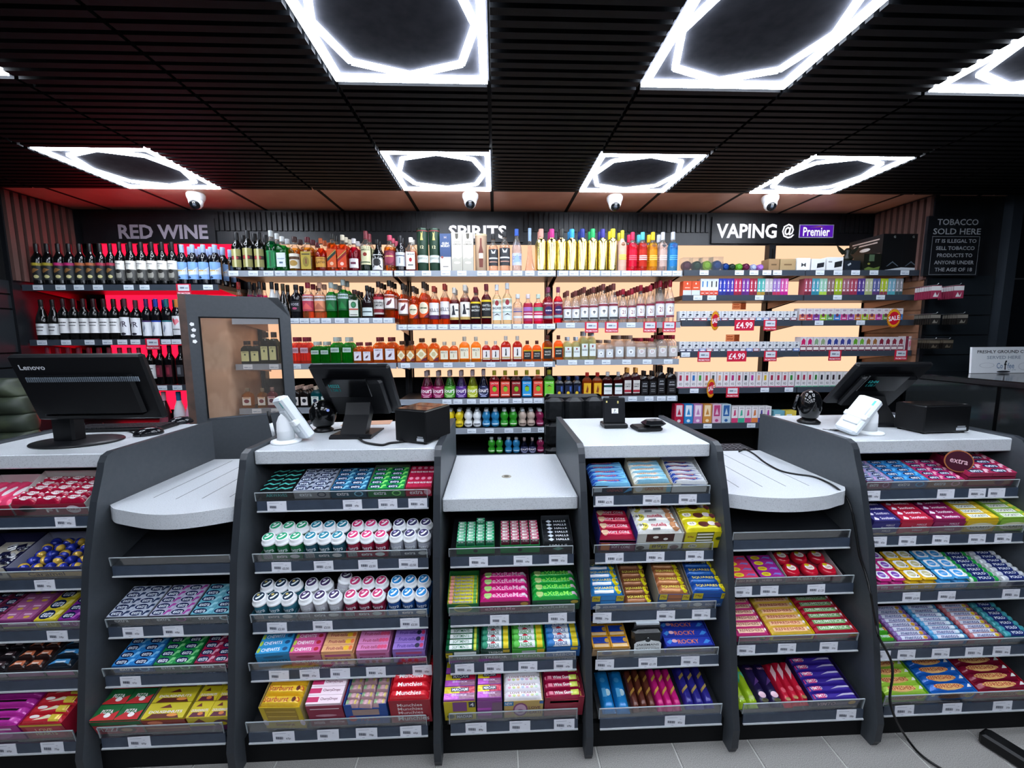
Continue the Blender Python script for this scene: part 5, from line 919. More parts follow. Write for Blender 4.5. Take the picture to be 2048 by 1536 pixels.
# ---- left low counter
gumtray(1, 1, 215, 299, '#4a4c54', '#c0c8d8', '#2c3c5c', 'silver navy')
gumtray(1, 1, 300, 381, '#3c3c48', '#b8b8d0', '#b048a0', 'silver pink')
gumtray(1, 1, 382, 470, '#3a4a50', '#6cb4c8', '#a0dce8', 'turquoise')
gumtray(1, 2, 226, 308, '#245a94', '#2c84cc', '#7cc4f0', 'bright blue')
gumtray(1, 2, 309, 389, '#1c5c38', '#1c8c44', '#80d48c', 'leaf green')
gumtray(1, 2, 390, 466, '#5c1c34', '#9c1c44', '#e0a0b8', 'crimson')
piz = [('p', [(0, .1), (.3, .5), (.6, .3), (1, .6), (1, 0), (0, 0)], '#c02c30'), ('t', 'PIZZA', .5, .55, .5, .24, '#f0e8e4'), ('e', .6, .3, .14, .14, '#f0ece8')]
tray(1, 3, 189, 288, .16, .075, '#b02838', [('p', [(0, .7), (1, .7), (1, 1), (0, 1)], '#1c6434'), ('p', [(.1, .5), (.5, .62), (.9, .7), (.95, .6), (.6, .5)], '#e8e0dc'), ('t', 'PIZZA', .3, .36, .5, .3, '#f4ece8'), ('e', .66, .32, .2, .24, '#6c3420'), ('e', .66, .32, .12, .14, '#c88c60')], 'sweet_pack', 'green and red pizza sweet', ('box', 'pizza sweet pack', '#1c6434', piz, 2, 3, .02, 'paper'), sh=.085, wallc='#8a8072', hb=.062)
tray(1, 3, 290, 378, .16, .072, '#8c3020', [('r', 0, 1, .6, .66, '#c88c48'), ('r', 0, 1, .3, .36, '#c88c48'), ('e', .3, .8, .18, .16, '#e08058')], 'sweet_pack', 'red yellow doughnut sweet', ('box', 'doughnut sweet pack', '#c8b828', [('t', 'DOUGHNUTS', .5, .42, .8, .16, '#e8dcf0'), ('p', [(.1, 0), (.9, 0), (.8, .3), (.2, .3)], '#5c2418'), ('e', .7, .2, .13, .1, '#e08c40'), ('p', [(.3, .66), (.5, .9), (.6, .66)], '#6c2c24')], 1, 3, .02, 'paper'), sh=.06, hb=.06)
tray(1, 3, 379, 466, .16, .08, '#c8b41c', [('p', [(.1, .55), (.3, .9), (.42, .6)], '#6c2c24'), ('t', 'DOUGHNUTS', .5, .2, .8, .2, '#e8d8f0'), ('e', .8, .5, .22, .3, '#4c2038'), ('e', .8, .5, .1, .14, '#c8b41c'), ('r', 0, 1, 0, .36, '#5c2050')], 'sweet_pack', 'yellow doughnut sweet', ('box', 'maroon doughnut pack', '#d0bc20', [('t', 'DOUGHNUTS', .5, .42, .8, .16, '#e8dcf0'), ('p', [(.1, 0), (.9, 0), (.8, .3), (.2, .3)], '#5c2038'), ('e', .6, .2, .13, .1, '#d87838'), ('p', [(.2, .66), (.4, .9), (.5, .66)], '#6c2c24')], 2, 3, .02, 'paper'), sh=.085, wallc='#6a6254', hb=.06)
# ---- middle till counter
tray(2, 0, 521, 586, .14, .038, '#10161a', [('t', 'AIRWAVES', .5, .5, .66, .4, '#3c9c98')], 'gum_pack', 'black and teal gum', ('box', 'black wave gum pack', '#101418', [('p', [(0, .25), (.3, .75), (.6, .45), (1, .8), (1, .55), (.6, .2), (.3, .45), (0, .05)], '#4cb4a8')], 2, 5, .014, 'foil', dict(cat='chewing gum')))
gumtray(2, 0, 587, 660, '#8c8c90', '#a8b0c0', '#2c3448', 'grey silver', d=.14)
gumtray(2, 0, 661, 734, '#1c4c5c', '#2c6c94', '#7cc0d8', 'deep teal', d=.14)
gumtray(2, 0, 735, 810, '#146c34', '#1c9444', '#80e070', 'vivid green', d=.14, sh=.052, wallc='#6a6c60')
tray(2, 0, 811, 864, .14, .042, '#a81c38', [('t', 'extra', .4, .45, .5, .4, '#f0e8ec'), ('e', .84, .5, .14, .34, '#e0a0b0')], 'gum_pack', 'crimson upright gum', ('box', 'crimson upright gum pack', '#b01840', [('t', 'extra', .5, .4, .4, .4, '#f0e8ec', .012, 1.57), ('e', .5, .8, .34, .13, '#e090a8')], 4, 2, .014, 'foil', dict(cat='chewing gum')))
def gum_bottle(col, dc, dc2):
    k = ('gb', col, dc)
    if k not in _PK:
        b = MB().lathe([(.022, 0), (.026, .004), (.026, .05), (.023, .058)], mat(col, 'plastic'), 18)
        def mp(x, y, l=0): a = (x-.5)*2.2; return Vector(((.0263+l)*math.sin(a), -(.0263+l)*math.cos(a), .006+.04*y))
        mp.nx, mp.ny = 4, 1; mp.w, mp.h = .055, .04
        b.decor(mp, [('t', 'extra', .5, .72, .7, .4, '#e8eef2')], 'paper')
        c = MB().lathe([(.0245, .056), (.0278, .058), (.0278, .064), (.0245, .067), (.0225, .069), (.0225, .080), (.0212, .083)], mat('#eef0f2', 'plastic'), 20)
        d = MB().lathe([(.0205, .0831), (.0205, .0836)], mat('#f0f2f4'), 18).lathe([(.0185, .0837), (.0185, .0840)], mat(dc), 18).decor(plane((-.0185, -.0185, .0841), (.037, 0, 0), (0, .037, 0)), [('p', [(.2, .3), (.45, .45), (.7, .8), (.85, .7), (.6, .3), (.35, .15)], '#f0f4f4'), ('e', .34, .68, .14, .12, dc2)])
        _PK[k] = (b.mesh('gum_bottle'), c.mesh('lid'), d.mesh('lid_sticker'))
    return _PK[k]
def bottles(u, r, a, b, tray_c, col, dc, dc2, desc, tip=None):
    F, w = tray(u, r, a, b, .125, .032, tray_c, [('r', .04, .26, .15, .85, '#b8bcc0')]+[('r', .05+.03*i, .065+.03*i, .2, .8, '#3c4048') for i in range(7)]+[('t', 'extra', .5, .5, .26, .4, '#eef2f4'), ('e', .82, .5, .12, .3, '#d0d4d4')], 'gum_bottle', f'{desc} gum bottle', None, hb=.003)
    for q in range(2):
        for c in range(3):
            me = gum_bottle(col, dc, dc2); M_ = F @ T(w*(c+.5)/3, .031+.058*q, .0035)
            if tip == (q, c): M_ = F @ T(w*(c+.5)/3+.004, .031+.058*q, .022) @ RX(-.2) @ RY(.25)
            o = obj('gum_bottle', me[0], M=M_); tag(o, f'{desc} gum bottle, {("front", "rear")[q]} row, {("left", "middle", "right")[c]}, {shelf_label(u, r)}', 'gum bottle', f'{desc} gum bottles')
            obj('lid', me[1], o); obj('lid_sticker', me[2], o)
bottles(2, 1, 523, 606, '#1c6440', '#1c6c44', '#1c9c6c', '#e8f4ee', 'mint green'); bottles(2, 1, 607, 690, '#1c5460', '#1c4c5c', '#1c7c94', '#a8d8e0', 'dark teal'); bottles(2, 1, 692, 776, '#8c1c3c', '#941c3c', '#d02c6c', '#f4c8d8', 'raspberry'); bottles(2, 1, 778, 862, '#5c606c', '#a8acb8', '#34305c', '#b8a8d0', 'silver grey')
bottles(2, 2, 504, 592, '#2c6474', '#2c6c80', '#142c44', '#d0b868', 'petrol blue'); bottles(2, 2, 596, 684, '#6c6470', '#c0c0c8', '#3c2c58', '#d0c8dc', 'white violet', tip=(1, 2)); bottles(2, 2, 687, 770, '#8c2c4c', '#8c2040', '#c8346c', '#f0b8cc', 'burgundy'); bottles(2, 2, 773, 858, '#1c5488', '#1c4c90', '#1c84c8', '#a8d8f4', 'royal blue')
def stick(base, tx, tc, ex=()): return [('t', tx, .42, .5, .56, .5, tc)]+list(ex)
chew = lambda c, f: stick(c, 'CHEWITS', '#f4f4f8', [('e', .86, .5, .08, .3, f), ('e', .06, .5, .05, .4, '#a8c040')])
tray(2, 3, 515, 584, .13, .062, '#2c84b4', [('t', 'CHEWITS', .5, .45, .76, .26, '#1c3c58'), ('e', .5, .85, .3, .1, '#1c5c80')], 'chew_pack', 'blue chew stick', ('box', 'blue chew stick', '#2c90c8', chew(0, '#1c4c78'), 1, 5, .02), hb=.054, rot=.05)
tray(2, 3, 582, 646, .13, .062, '#c06888', [('t', 'CHEWITS', .5, .4, .76, .26, '#f4e8ec'), ('e', .5, .85, .3, .1, '#8c2448')], 'chew_pack', 'pink chew stick', ('box', 'pink chew stick', '#d05890', chew(0, '#b02030'), 1, 5, .02), hb=.054)
for a, b, c, t_, d_ in ((645, 711, '#d8a070', [('e', .78, .5, .1, .36, '#e0b020'), ('e', .92, .5, .06, .34, '#d86838')], 'yellow peach'), (714, 780, '#c878a8', [('e', .72, .5, .06, .3, '#d04870'), ('e', .82, .5, .06, .3, '#d04870'), ('e', .92, .5, .06, .3, '#d04870')], 'pink strawberry'), (786, 852, '#8c6cb8', [('e', .78, .5, .08, .36, '#1c1c3c'), ('e', .92, .5, .06, .34, '#c03060')], 'lilac blackcurrant')):
    tray(2, 3, a, b, .13, .062, c, [('r', .1, .9, .75, .95, '#b04878'), ('t', 'Fruit-tella', .5, .5, .8, .26, '#4c1c34')]+[('e', .3+.2*q, .18, .07, .14, '#b03050') for q in range(3)], 'chew_pack', f'{d_} chew stick', ('box', f'{d_} chew stick', c, stick(c, 'Fruit-tella', '#8c1c3c' if 'lilac' not in d_ else '#3c1c78', t_), 1, 5, .02), hb=.054)
tray(2, 4, 528, 612, .15, .132, '#d0b41c', [('r', .12, .88, .4, .95, '#a88820'), ('t', 'Starburst', .5, .2, .46, .12, '#8c2c1c'), ('r', .15, .85, .56, .6, '#d8b848'), ('r', .15, .85, .78, .82, '#d8b848'), ('e', .05, .3, .06, .14, '#e8d8d8'), ('e', .95, .3, .06, .14, '#e8d8d8')], 'chew_pack', 'yellow starry chew', ('bar', 'yellow chew stick', '#e0b428', [('t', 'Starburst', .4, .5, .62, .5, '#a83018'), ('e', .84, .5, .05, .24, '#5c2418'), ('e', .93, .5, .04, .2, '#d86030')], 1, 4, .024, 'foil'), sh=.146, wallc='#a09060', hb=.122, rot=-.03)
tray(2, 4, 619, 692, .15, .125, '#8c1c3c', [('r', .1, .9, .84, .88, '#f0d8e0'), ('t', 'swizzels', .25, .2, .3, .16, '#e0b8c4'), ('t', 'CherryDrops', .75, .2, .4, .12, '#e0b8c4'), ('e', .5, .55, .3, .06, '#c890a0')], 'sweet_pack', 'pink and white cherry sweet', ('box', 'pink white cherry stick', '#e8d4dc', [('r', 0, .34, .2, .8, '#c02c60'), ('t', 'CherryDrops', .64, .5, .5, .4, '#6c2444')], 1, 5, .022), hb=.115)
tray(2, 4, 693, 779, .15, .10, '#1c4c9c', [('t', 'HARIBO', .56, .36, .44, .28, '#a01c28'), ('e', .15, .4, .1, .18, '#b83040'), ('r', .18, .8, .6, .95, '#a88c84')], 'sweet_pack', 'blue mini pack', ('bar', 'clear striped mini roll', '#b89498', [('r', .1, .3, .2, .8, '#7c9c70'), ('r', .4, .6, .2, .8, '#d8a8b0'), ('r', .7, .85, .2, .8, '#c8b060')], 3, 6, .018, 'foil', dict(jit=.1)), sh=.125, hb=.10, flaps=.18)
tray(2, 4, 781, 864, .15, .14, '#a01428', [('t', 'Munchies', .55, .2, .76, .2, '#f0e4e4')]+[('t', 'Munchies', .5, .46+.17*q, .6, .13, '#f0dcdc') for q in range(3)], 'chew_pack', 'red caramel', ('bar', 'red caramel roll', '#d01c2c', [('t', 'Munchies', .5, .5, .62, .5, '#f4ecec')], 1, 5, .026, 'foil'), sh=.155, hb=.13)
# ---- centre low counter
def tictac(a, b, c, dk, desc):
    F, w = tray(3, 0, a, b, .12, .042, '#1c7c40', [('e', .5, .4, .06, .2, '#22302a')], 'mint_box', f'{desc} tiny mint', None, clear=True, hb=.004)
    for col in range(4):
        for row in range(6):
            me = pack_mesh('box', w/4*.84, .0165, .058, '#e4ece8', [('r', .0, 1, .08, .92, c), ('e', .35, .5, .22, .22, '#e8f4ee'), ('p', [(.55, .3), (.9, .5), (.6, .7)], '#e8f4ee')], 'foil', None, [('r', 0, 1, .0, 1, dk), ('t', 'tic tac', .5, .9, .6, .08, '#e8f0ec')])
            lift = .018 if (desc == 'green' and col == 2 and row == 5) else 0
            tag(obj('mint_box', me, M=F @ T(w*(col+.08)/4, .006+.0172*row, .005+lift)), f'{desc} mint box, {od(row)} row, {od(col)} column, top shelf, centre low counter', 'mints', f'{desc} mint boxes')
tictac(912, 990, '#14a468', '#1c6c4c', 'green'); tictac(1000, 1080, '#a82450', '#5c1830', 'cherry')
halls = [('p', [(.16, .5), (.27, .95), (.38, .5), (.27, .05)], '#c8d0d8'), ('t', 'HALLS', .68, .5, .46, .5, '#f0f2f4')]
tray(3, 0, 1086, 1146, .12, .045, '#12161a', [('t', 'HALLS', .5, .82, .6, .2, '#c8ccd0'), ('p', [(.5, .6), (.7, .4), (.5, .2), (.3, .4)], '#5c8c7c')], 'sweet_pack', 'black menthol', ('box', 'black menthol stick', '#14181c', halls, 1, 6, .02), sh=.076, wallc='#3c4044', hb=.034)
refr = [('t', 'Refreshers', .5, .5, .62, .4, '#6c74b0'), ('r', .86, .96, .2, .8, '#5c9c4c'), ('e', .1, .5, .07, .3, '#d89080')]
tray(3, 1, 894, 958, .13, .05, '#146434', [('e', .5, .5, .3, .42, '#a8a830'), ('e', .5, .5, .25, .34, '#6c8434'), ('t', 'REFRESHERS', .5, .5, .4, .16, '#22441c')], 'sweet_roll', 'yellow fizzy roll', ('roll', 'yellow sweet roll', '#d8cc28', refr, 1, 8, .018), sh=.075, hb=.04)
xt = lambda c: [('t', 'eXtReMe', .56, .5, .62, .6, c), ('e', .16, .5, .08, .4, '#a8c878'), ('r', .86, .98, .3, .7, '#e8d0e0')]
tray(3, 1, 959, 1061, .13, .055, '#6c1438', [('t', 'eXtReMe', .4, .3, .6, .26, '#e08ca8'), ('e', .88, .75, .08, .16, '#b89040')]+[('r', .1, .8, .5+.16*q, .54+.16*q, '#a03058') for q in range(3)], 'chew_bar', 'pink sour chew bar', ('bar', 'pink sour chew bar', '#d0207c', xt('#f0b0d0'), 1, 4, .022, 'foil'), sh=.088, wallc='#3c1424', hb=.048)
tray(3, 1, 1063, 1160, .13, .055, '#14442c', [('t', 'eXtReMe', .45, .3, .6, .26, '#7c9c88'), ('e', .88, .8, .08, .16, '#b8a040')]+[('r', .1, .8, .5+.16*q, .54+.16*q, '#2c7c48') for q in range(3)], 'chew_bar', 'green sour chew bar', ('bar', 'green sour chew bar', '#1ca83c', xt('#90f060'), 1, 4, .022, 'foil'), sh=.088, wallc='#1c2c24', hb=.048)
def treb(c, s): return [('r', .12, .72, .1, .95, '#e4e8ec'), ('p', [(.32, .62), (.42, .95), (.52, .62)], '#c02434'), ('t', 'TREBOR', .42, .42, .44, .36, c), ('r', .78, .96, .1, .95, '#d8c420'), ('e', .14, .5, .09, .36, s)]
tray(3, 2, 891, 960, .13, .055, '#14402c', [('t', 'TREBOR', .55, .2, .5, .2, '#a8b8b0'), ('r', 0, .2, .3, .8, '#c8b41c'), ('t', '60p', .1, .55, .16, .2, '#22301c'), ('r', .25, .9, .6, .9, '#e0e8e4')], 'mint_roll', 'dark green softmint', ('roll', 'dark green mint roll', '#146c40', [('r', .1, .8, .3, .8, '#e4ece8'), ('t', 'SOFTMINTS', .45, .55, .5, .3, '#146c40'), ('r', .86, .94, .1, .9, '#c8d048')], 1, 6, .02), hb=.045)
tray(3, 2, 961, 1022, .13, .055, '#123c30', [('t', 'TREBOR', .5, .2, .76, .24, '#c8ccc8'), ('t', 'TREBOR', .5, .72, .5, .2, '#d8dcd8'), ('r', .74, .96, .7, 1, '#b8a020')], 'mint_roll', 'bottle green mint', ('roll', 'bottle green mint roll', '#1c6c54', treb('#1c5c48', '#2c8c6c'), 1, 5, .02), hb=.048)
tray(3, 2, 1023, 1090, .13, .055, '#3c9c2c', [('t', 'TREBOR', .5, .2, .76, .24, '#c8d4c0'), ('r', .3, .72, .55, .8, '#a8acb0'), ('r', .76, .98, .6, .95, '#c8a820')], 'mint_roll', 'light green spearmint', ('roll', 'light green mint roll', '#4cb43c', treb('#2c8c2c', '#58b848'), 1, 5, .02), hb=.048)
tray(3, 2, 1092, 1160, .13, .055, '#1c5c9c', [('t', 'TREBOR', .5, .22, .66, .28, '#b8c8d8'), ('r', 0.300, 0.700, 0.552, 0.648, '#8cb0d0'), ('r', .72, .92, .72, 1, '#c8a820')], 'mint_roll', 'blue extra strong mint', ('roll', 'blue mint roll', '#2c84cc', treb('#1c4c8c', '#2c70b0'), 1, 5, .02), hb=.048)
mao = [('r', 0, .5, .5, 1, '#d8c020'), ('r', .5, 1, .5, 1, '#b81c40'), ('r', .22, .8, .62, .92, '#1c1c40'), ('t', 'MAOAM', .51, .77, .5, .22, '#f0f0f4'), ('r', 0, .45, .04, .46, '#c058c8'), ('r', .5, 1, .04, .46, '#8c5c78'), ('t', 'Bloxx', .5, .36, .5, .16, '#e0c8f0')]
tray(3, 3, 888, 953, .14, .115, '#d0bc1c', [('t', 'MAOAM', .62, .2, .46, .18, '#f0f0f4'), ('r', .36, .88, .08, .32, '#1c1c2c'), ('t', 'MAOAM', .62, .2, .46, .16, '#f0f0f4'), ('e', .2, .22, .12, .12, '#3c4c2c'), ('r', .28, .72, .5, 1, '#7c3c80'), ('r', .78, .98, .7, 1, '#1c2444'), ('t', '4', .88, .85, .12, .2, '#f0f0f4')], 'chew_pack', 'yellow chew block', ('box', 'yellow red chew block', '#a048a8', mao, 1, 3, .02, 'foil'), sh=.13, wallc='#242c6c', hb=.105)
tray(3, 3, 954, 1005, .14, .115, '#8c4890', [('r', 0, .55, .5, .62, '#c050c0'), ('r', 0, .55, .2, .32, '#c050c0'), ('r', .6, 1, .2, .9, '#7c5c74'), ('r', 0, 1, .36, .42, '#d8c8dc')], 'chew_pack', 'purple chew block', ('box', 'purple chew block', '#9c44a0', mao, 1, 3, .02, 'foil'), sh=.125, wallc='#242c6c', hb=.11)
hearts = [('r', .04, .96, .1, .9, '#f0ecf0'), ('t', 'LOVE HEARTS', .5, .68, .7, .26, '#8c4c50')]+[('e', .14+.12*q, .32, .045, .14, ['#e0a0b8', '#c8d890', '#e8c8a0', '#b8c8e0', '#e0b0d0', '#d8d8a0', '#c8e0c8'][q]) for q in range(7)]
tray(3, 3, 1007, 1086, .14, .105, '#c8a860', [('r', 0, .24, .74, 1, '#2c80b8'), ('t', 'NEW', .12, .87, .18, .16, '#f0f4f4'), ('e', .42, .5, .19, .4, '#8c4478'), ('e', .42, .5, .15, .32, '#d0a8c0'), ('e', .42, .42, .08, .1, '#8c4478'), ('t', 'LOVE', .78, .6, .3, .16, '#6c3444'), ('t', 'HEARTS', .78, .32, .36, .18, '#6c3444'), ('r', .03, .2, .2, .5, '#d89868'), ('r', .9, 1, .84, 1, '#2c6cb0')], 'sweet_roll', 'pastel heart sweet', ('bar', 'white heart sweet roll', '#ece8ec', hearts, 1, 5, .02, 'paper'), sh=.125, wallc='#8c8478', hb=.10)
tray(3, 3, 1087, 1166, .14, .07, '#8c1430', [('r', .2, .85, .3, .36, '#b04058')], 'sweet_roll', 'dark red wine gum', ('bar', 'dark red wine gum roll', '#9c1440', [('r', .7, .97, .15, .85, '#c8d058'), ('t', 'Wine Gums', .5, .5, .48, .4, '#f0e4e8'), ('r', .04, .22, .3, .7, '#d87890')], 1, 5, .022, 'foil', dict(jit=.04)), sh=.118, flaps=.14, wallc='#6c2030', hb=.095, lip=.08)
# ---- card payment counter
gren = lambda c, t_: [('p', [(0, .1), (.3, .4), (.6, .2), (1, .5), (1, 0), (0, 0)], c), ('t', 'GRENADE', .42, .58, .54, .3, t_), ('p', [(.7, .5), (.85, .9), (1, .7), (.95, .4)], c)]
tray(4, 0, 1182, 1264, .14, .04, '#1c2434', [('t', 'GRENADE', .58, .45, .4, .36, '#8c3c3c'), ('r', .06, .26, .25, .75, '#a8b0b8'), ('p', [(.8, .1), (1, .4), (1, .9), (.9, .6)], '#3c8cc0')], 'protein_bar', 'navy protein bar', ('bar', 'blue protein bar', '#2c58b0', gren('#78c0e8', '#e07048'), 1, 5, .022, 'foil', dict(jit=.04)), hb=.032)
tray(4, 0, 1266, 1342, .14, .045, '#b8ac90', [('t', 'GRENADE', .55, .5, .5, .4, '#a0583c'), ('e', .14, .5, .1, .34, '#c8ccc8'), ('r', .88, 1, .1, .9, '#78a8b8')], 'protein_bar', 'cream protein bar', ('bar', 'cream protein bar', '#e0e0d4', gren('#88c0d8', '#d08048'), 1, 5, .022, 'foil', dict(jit=.04)), sh=.075, wallc='#b8ac90', hb=.04)
tray(4, 0, 1343, 1414, .14, .045, '#c8c8c4', [], 'protein_bar', 'white protein bar', ('bar', 'navy and white protein bar', '#26408c', gren('#d8dce0', '#e08858'), 1, 5, .022, 'foil', dict(jit=.1)), hb=.036, sh=.072)
soft = [('t', 'SOFT CORE', .55, .42, .6, .34, '#f0dce4'), ('e', .16, .5, .1, .4, '#d8b090'), ('r', .1, .9, .78, .9, '#e07050')]
tray(4, 1, 1196, 1270, .15, .045, '#5c1c3c', [('t', 'SOFT CORE', .6, .5, .5, .3, '#d8c0cc'), ('r', .06, .3, .1, .9, '#b86c38')], 'protein_bar', 'red filled protein bar', ('bar', 'red soft core bar', '#b81c40', soft, 1, 4, .024, 'foil', dict(jit=.05)), sh=.098, wallc='#2c2c78', hb=.055, rot=-.05, lip=.045)
nut = [('r', 0, .3, 0, 1, '#e8e8e4'), ('e', .14, .5, .12, .4, '#d8cc58'), ('t', '89p', .14, .5, .16, .34, '#22241c'), ('t', 'nutella', .5, .55, .34, .4, '#c03048'), ('e', .86, .45, .12, .42, '#b88058'), ('r', .33, .5, .1, .2, '#888')]
tray(4, 1, 1271, 1364, .15, .082, '#c8c8c0', [('r', .3, .7, .0, .34, '#b0a428'), ('t', '89p', .5, .17, .3, .24, '#3c2c1c'), ('r', .2, .8, .5, .98, '#3c1c18'), ('e', .4, .78, .06, .08, '#e0dcd4'), ('e', .62, .66, .05, .07, '#e0dcd4'), ('e', .1, .14, .09, .12, '#3c302c'), ('e', .84, .14, .1, .13, '#6c4c4c')], 'biscuit_pack', 'white biscuit', ('bar', 'white biscuit pack', '#e4e4e0', nut, 1, 3, .028, 'foil'), sh=.108, wallc='#a8a8a4', hb=.072)
smar = [('e', .2, .6, .12, .26, '#f0e8d8'), ('t', '65', .2, .6, .12, .2, '#444'), ('e', .5, .5, .14, .3, '#5c2c24'), ('e', .72, .55, .1, .28, '#e8d8d0'), ('e', .86, .4, .08, .24, '#6c3434')]
tray(4, 1, 1366, 1446, .15, .085, '#c8bc14', [('r', .28, .72, .34, 1, '#5c5c18'), ('r', .3, .7, .82, .9, '#e8e8dc'), ('r', .3, .7, .64, .72, '#e8e8dc'), ('r', .3, .7, .46, .54, '#e8e8dc'), ('e', .24, .16, .12, .12, '#d8d4a0'), ('t', '69p', .14, .72, .16, .12, '#8c3c1c'), ('e', .86, .6, .08, .1, '#3c4c1c'), ('t', '69p', .24, .16, .16, .12, '#3c3c1c')], 'biscuit_pack', 'yellow wafer', ('bar', 'yellow wafer pack', '#d8cc1c', smar, 1, 3, .026, 'foil'), sh=.112, wallc='#b09c6c', hb=.074)
sq = lambda c: [('t', 'SQUARES', .42, .62, .6, .34, '#f0e060'), ('r', .1, .7, .1, .34, c), ('e', .86, .5, .12, .46, '#d8cc1c'), ('t', '79p', .86, .5, .14, .3, '#6c4410')]
def sqtray(a, b, base, c2_, desc, d=.15, **k):
    tray(4, 2, a, b, d, .075, '#1c4c84', [('r', .04, .28, .6, 1, '#c8b41c'), ('t', '79p', .16, .8, .18, .18, '#6c4010'), ('r', .76, .98, .6, 1, '#c8b41c'), ('t', '79p', .87, .8, .18, .18, '#6c4010'), ('r', .3, .74, .4, 1, base), ('r', .3, .74, .66, .7, '#14243c'), ('e', .2, .18, .12, .14, '#c8d0d8'), ('t', 'SQUARES', .6, .18, .4, .14, '#b8c0cc')], 'cereal_bar', f'{desc} cereal bar', ('bar', f'{desc} cereal bar', base, sq(c2_), 1, 4, .024, 'foil'), sh=.102, wallc='#8a8478', hb=.064, **k)
sqtray(1179, 1247, '#2c84c8', '#e4ecf0', 'light blue')
M_, z_, Y_ = SHELF[4, 2]; xa, xb = pxX(1250, Y_, z_+.03), pxX(1305, Y_, z_+.03)
for i in range(5): tag(obj('cereal_bar', pack_mesh('bar', xb-xa, .034, .026, '#7c4a30', sq('#a87048'), 'foil'), M=M_ @ T(xa, .004+.03*i, .012+.011*i)), f'brown chocolate cereal bar, {od(i)} from front in the loose pile', 'sweets', 'loose brown cereal bars')
sqtray(1313, 1376, '#a86840', '#c88c58', 'caramel brown', rot=-.04); sqtray(1380, 1456, '#1c4c9c', '#2c6cb8', 'dark blue', rot=-.03)
tray(4, 3, 1183, 1260, .14, .04, '#b8966c', [('e', .4, .4, .14, .24, '#4c4468'), ('r', .05, .95, .75, .9, '#8c6c48')], 'biscuit_pack', 'orange and blue biscuit', ('box', 'blue and gold biscuit pack', '#c88c1c', [('r', .08, .92, .34, .92, '#1c3c98'), ('r', .1, .9, .04, .28, '#d8b888'), ('e', .85, .6, .12, .2, '#c8983c')], 2, 3, .018, 'foil'), hb=.03)
# bag of throat sweets
M_, z_, Y_ = SHELF[4, 3]; xa, xb = pxX(1264, Y_, z_+.03), pxX(1326, Y_, z_+.03); wj = xb-xa
m = MB().bbox(0, wj, 0, .03, 0, .105, mat('#15181a', 'foil'), .012).box(.01, wj-.01, .012, .016, .10, .125, mat('#22262a', 'foil')).box(.016, wj-.016, .008, .02, .121, .128, mat('#aeb6bc', 'gloss'))
m.decor(plane((.006, 0, .004), (wj-.012, 0, 0), (0, 0, .072), (0, -1, 0)), [('p', [(.02, 0), (.98, 0), (.98, .6), (.9, .72), (.62, .8), (.5, .98), (.38, .8), (.1, .72), (.02, .6)], '#d8dcdc'), ('e', .5, .82, .1, .12, '#22262a'), ('t', 'JAKEMANS', .5, .52, .8, .16, '#2c3034'), ('r', .2, .8, .38, .4, '#777'), ('t', 'THROAT & CHEST', .5, .26, .84, .14, '#2c3034')], 'paper', .001)
tag(obj('sweet_bag', m, M=M_ @ T(xa, .004, .002) @ RX(-.25)), 'black bag of throat sweets with white crest label', 'sweets')
rock = [('t', 'ROCKY', .5, .5, .46, .5, '#e0783c'), ('e', .2, .6, .06, .2, '#d8a8b0'), ('p', [(.08, .2), (.16, .6), (.12, .8), (.02, .5)], '#3c84d0'), ('p', [(.8, .2), (.9, .7), (.98, .5), (.9, .2)], '#3c84d0')]
tray(4, 3, 1331, 1428, .14, .038, '#1c2058', [('e', .5, .5, .3, .3, '#6c4460'), ('r', .75, .95, .3, .5, '#5c6488')], 'candy_pack', 'dark blue popping candy', ('box', 'blue popping candy pack', '#1c34a0', rock, 1, 4, .012), hb=.028, sh=.05, wallc='#2c3cb0')
def wraps(u, r, a, b, n, base, marks, name, desc, d=.15, h=.03, cat='sweets', head=None):
    """bars lying with their long side up the slope, side by side"""
    M_, z_, Y_ = SHELF[u, r]; xa, xb = pxX(a, Y_, z_+.02), pxX(b, Y_, z_+.02); w = (xb-xa)/n
    for i in range(n):
        me = pack_mesh('barv', w*.96, d, h, base, marks, 'foil')
        tag(obj(name, me, M=M_ @ T(xa+w*i, .004+random.uniform(0, .006), .002) @ RZ(random.uniform(-.02, .02))), f'{desc}, {od(i)} from left, {shelf_label(u, r)}', cat, f'{desc} bars')
fre = lambda g: [('p', [(.1, .3), (.9, .45), (.9, .52), (.1, .37)], g), ('p', [(.2, .6), (.8, .72), (.8, .8), (.2, .68)], g)]
wraps(4, 4, 1206, 1262, 2, '#1878b8', [('e', .6, .4, .2, .08, '#b8d8e0'), ('r', .2, .5, .3, .5, '#58a8d8'), ('e', .4, .7, .2, .06, '#3c94cc')], 'chocolate_bar', 'bright blue wrapped chocolate bar')
wraps(4, 4, 1266, 1315, 3, '#5c2c20', fre('#b0843c'), 'chocolate_bar', 'brown wrapped chocolate bar')
wraps(4, 4, 1316, 1366, 3, '#c01c74', fre('#d8a850'), 'chocolate_bar', 'hot pink wrapped chocolate bar')
wraps(4, 4, 1373, 1432, 3, '#2c2884', fre('#b89c58'), 'chocolate_bar', 'purple wrapped chocolate bar')
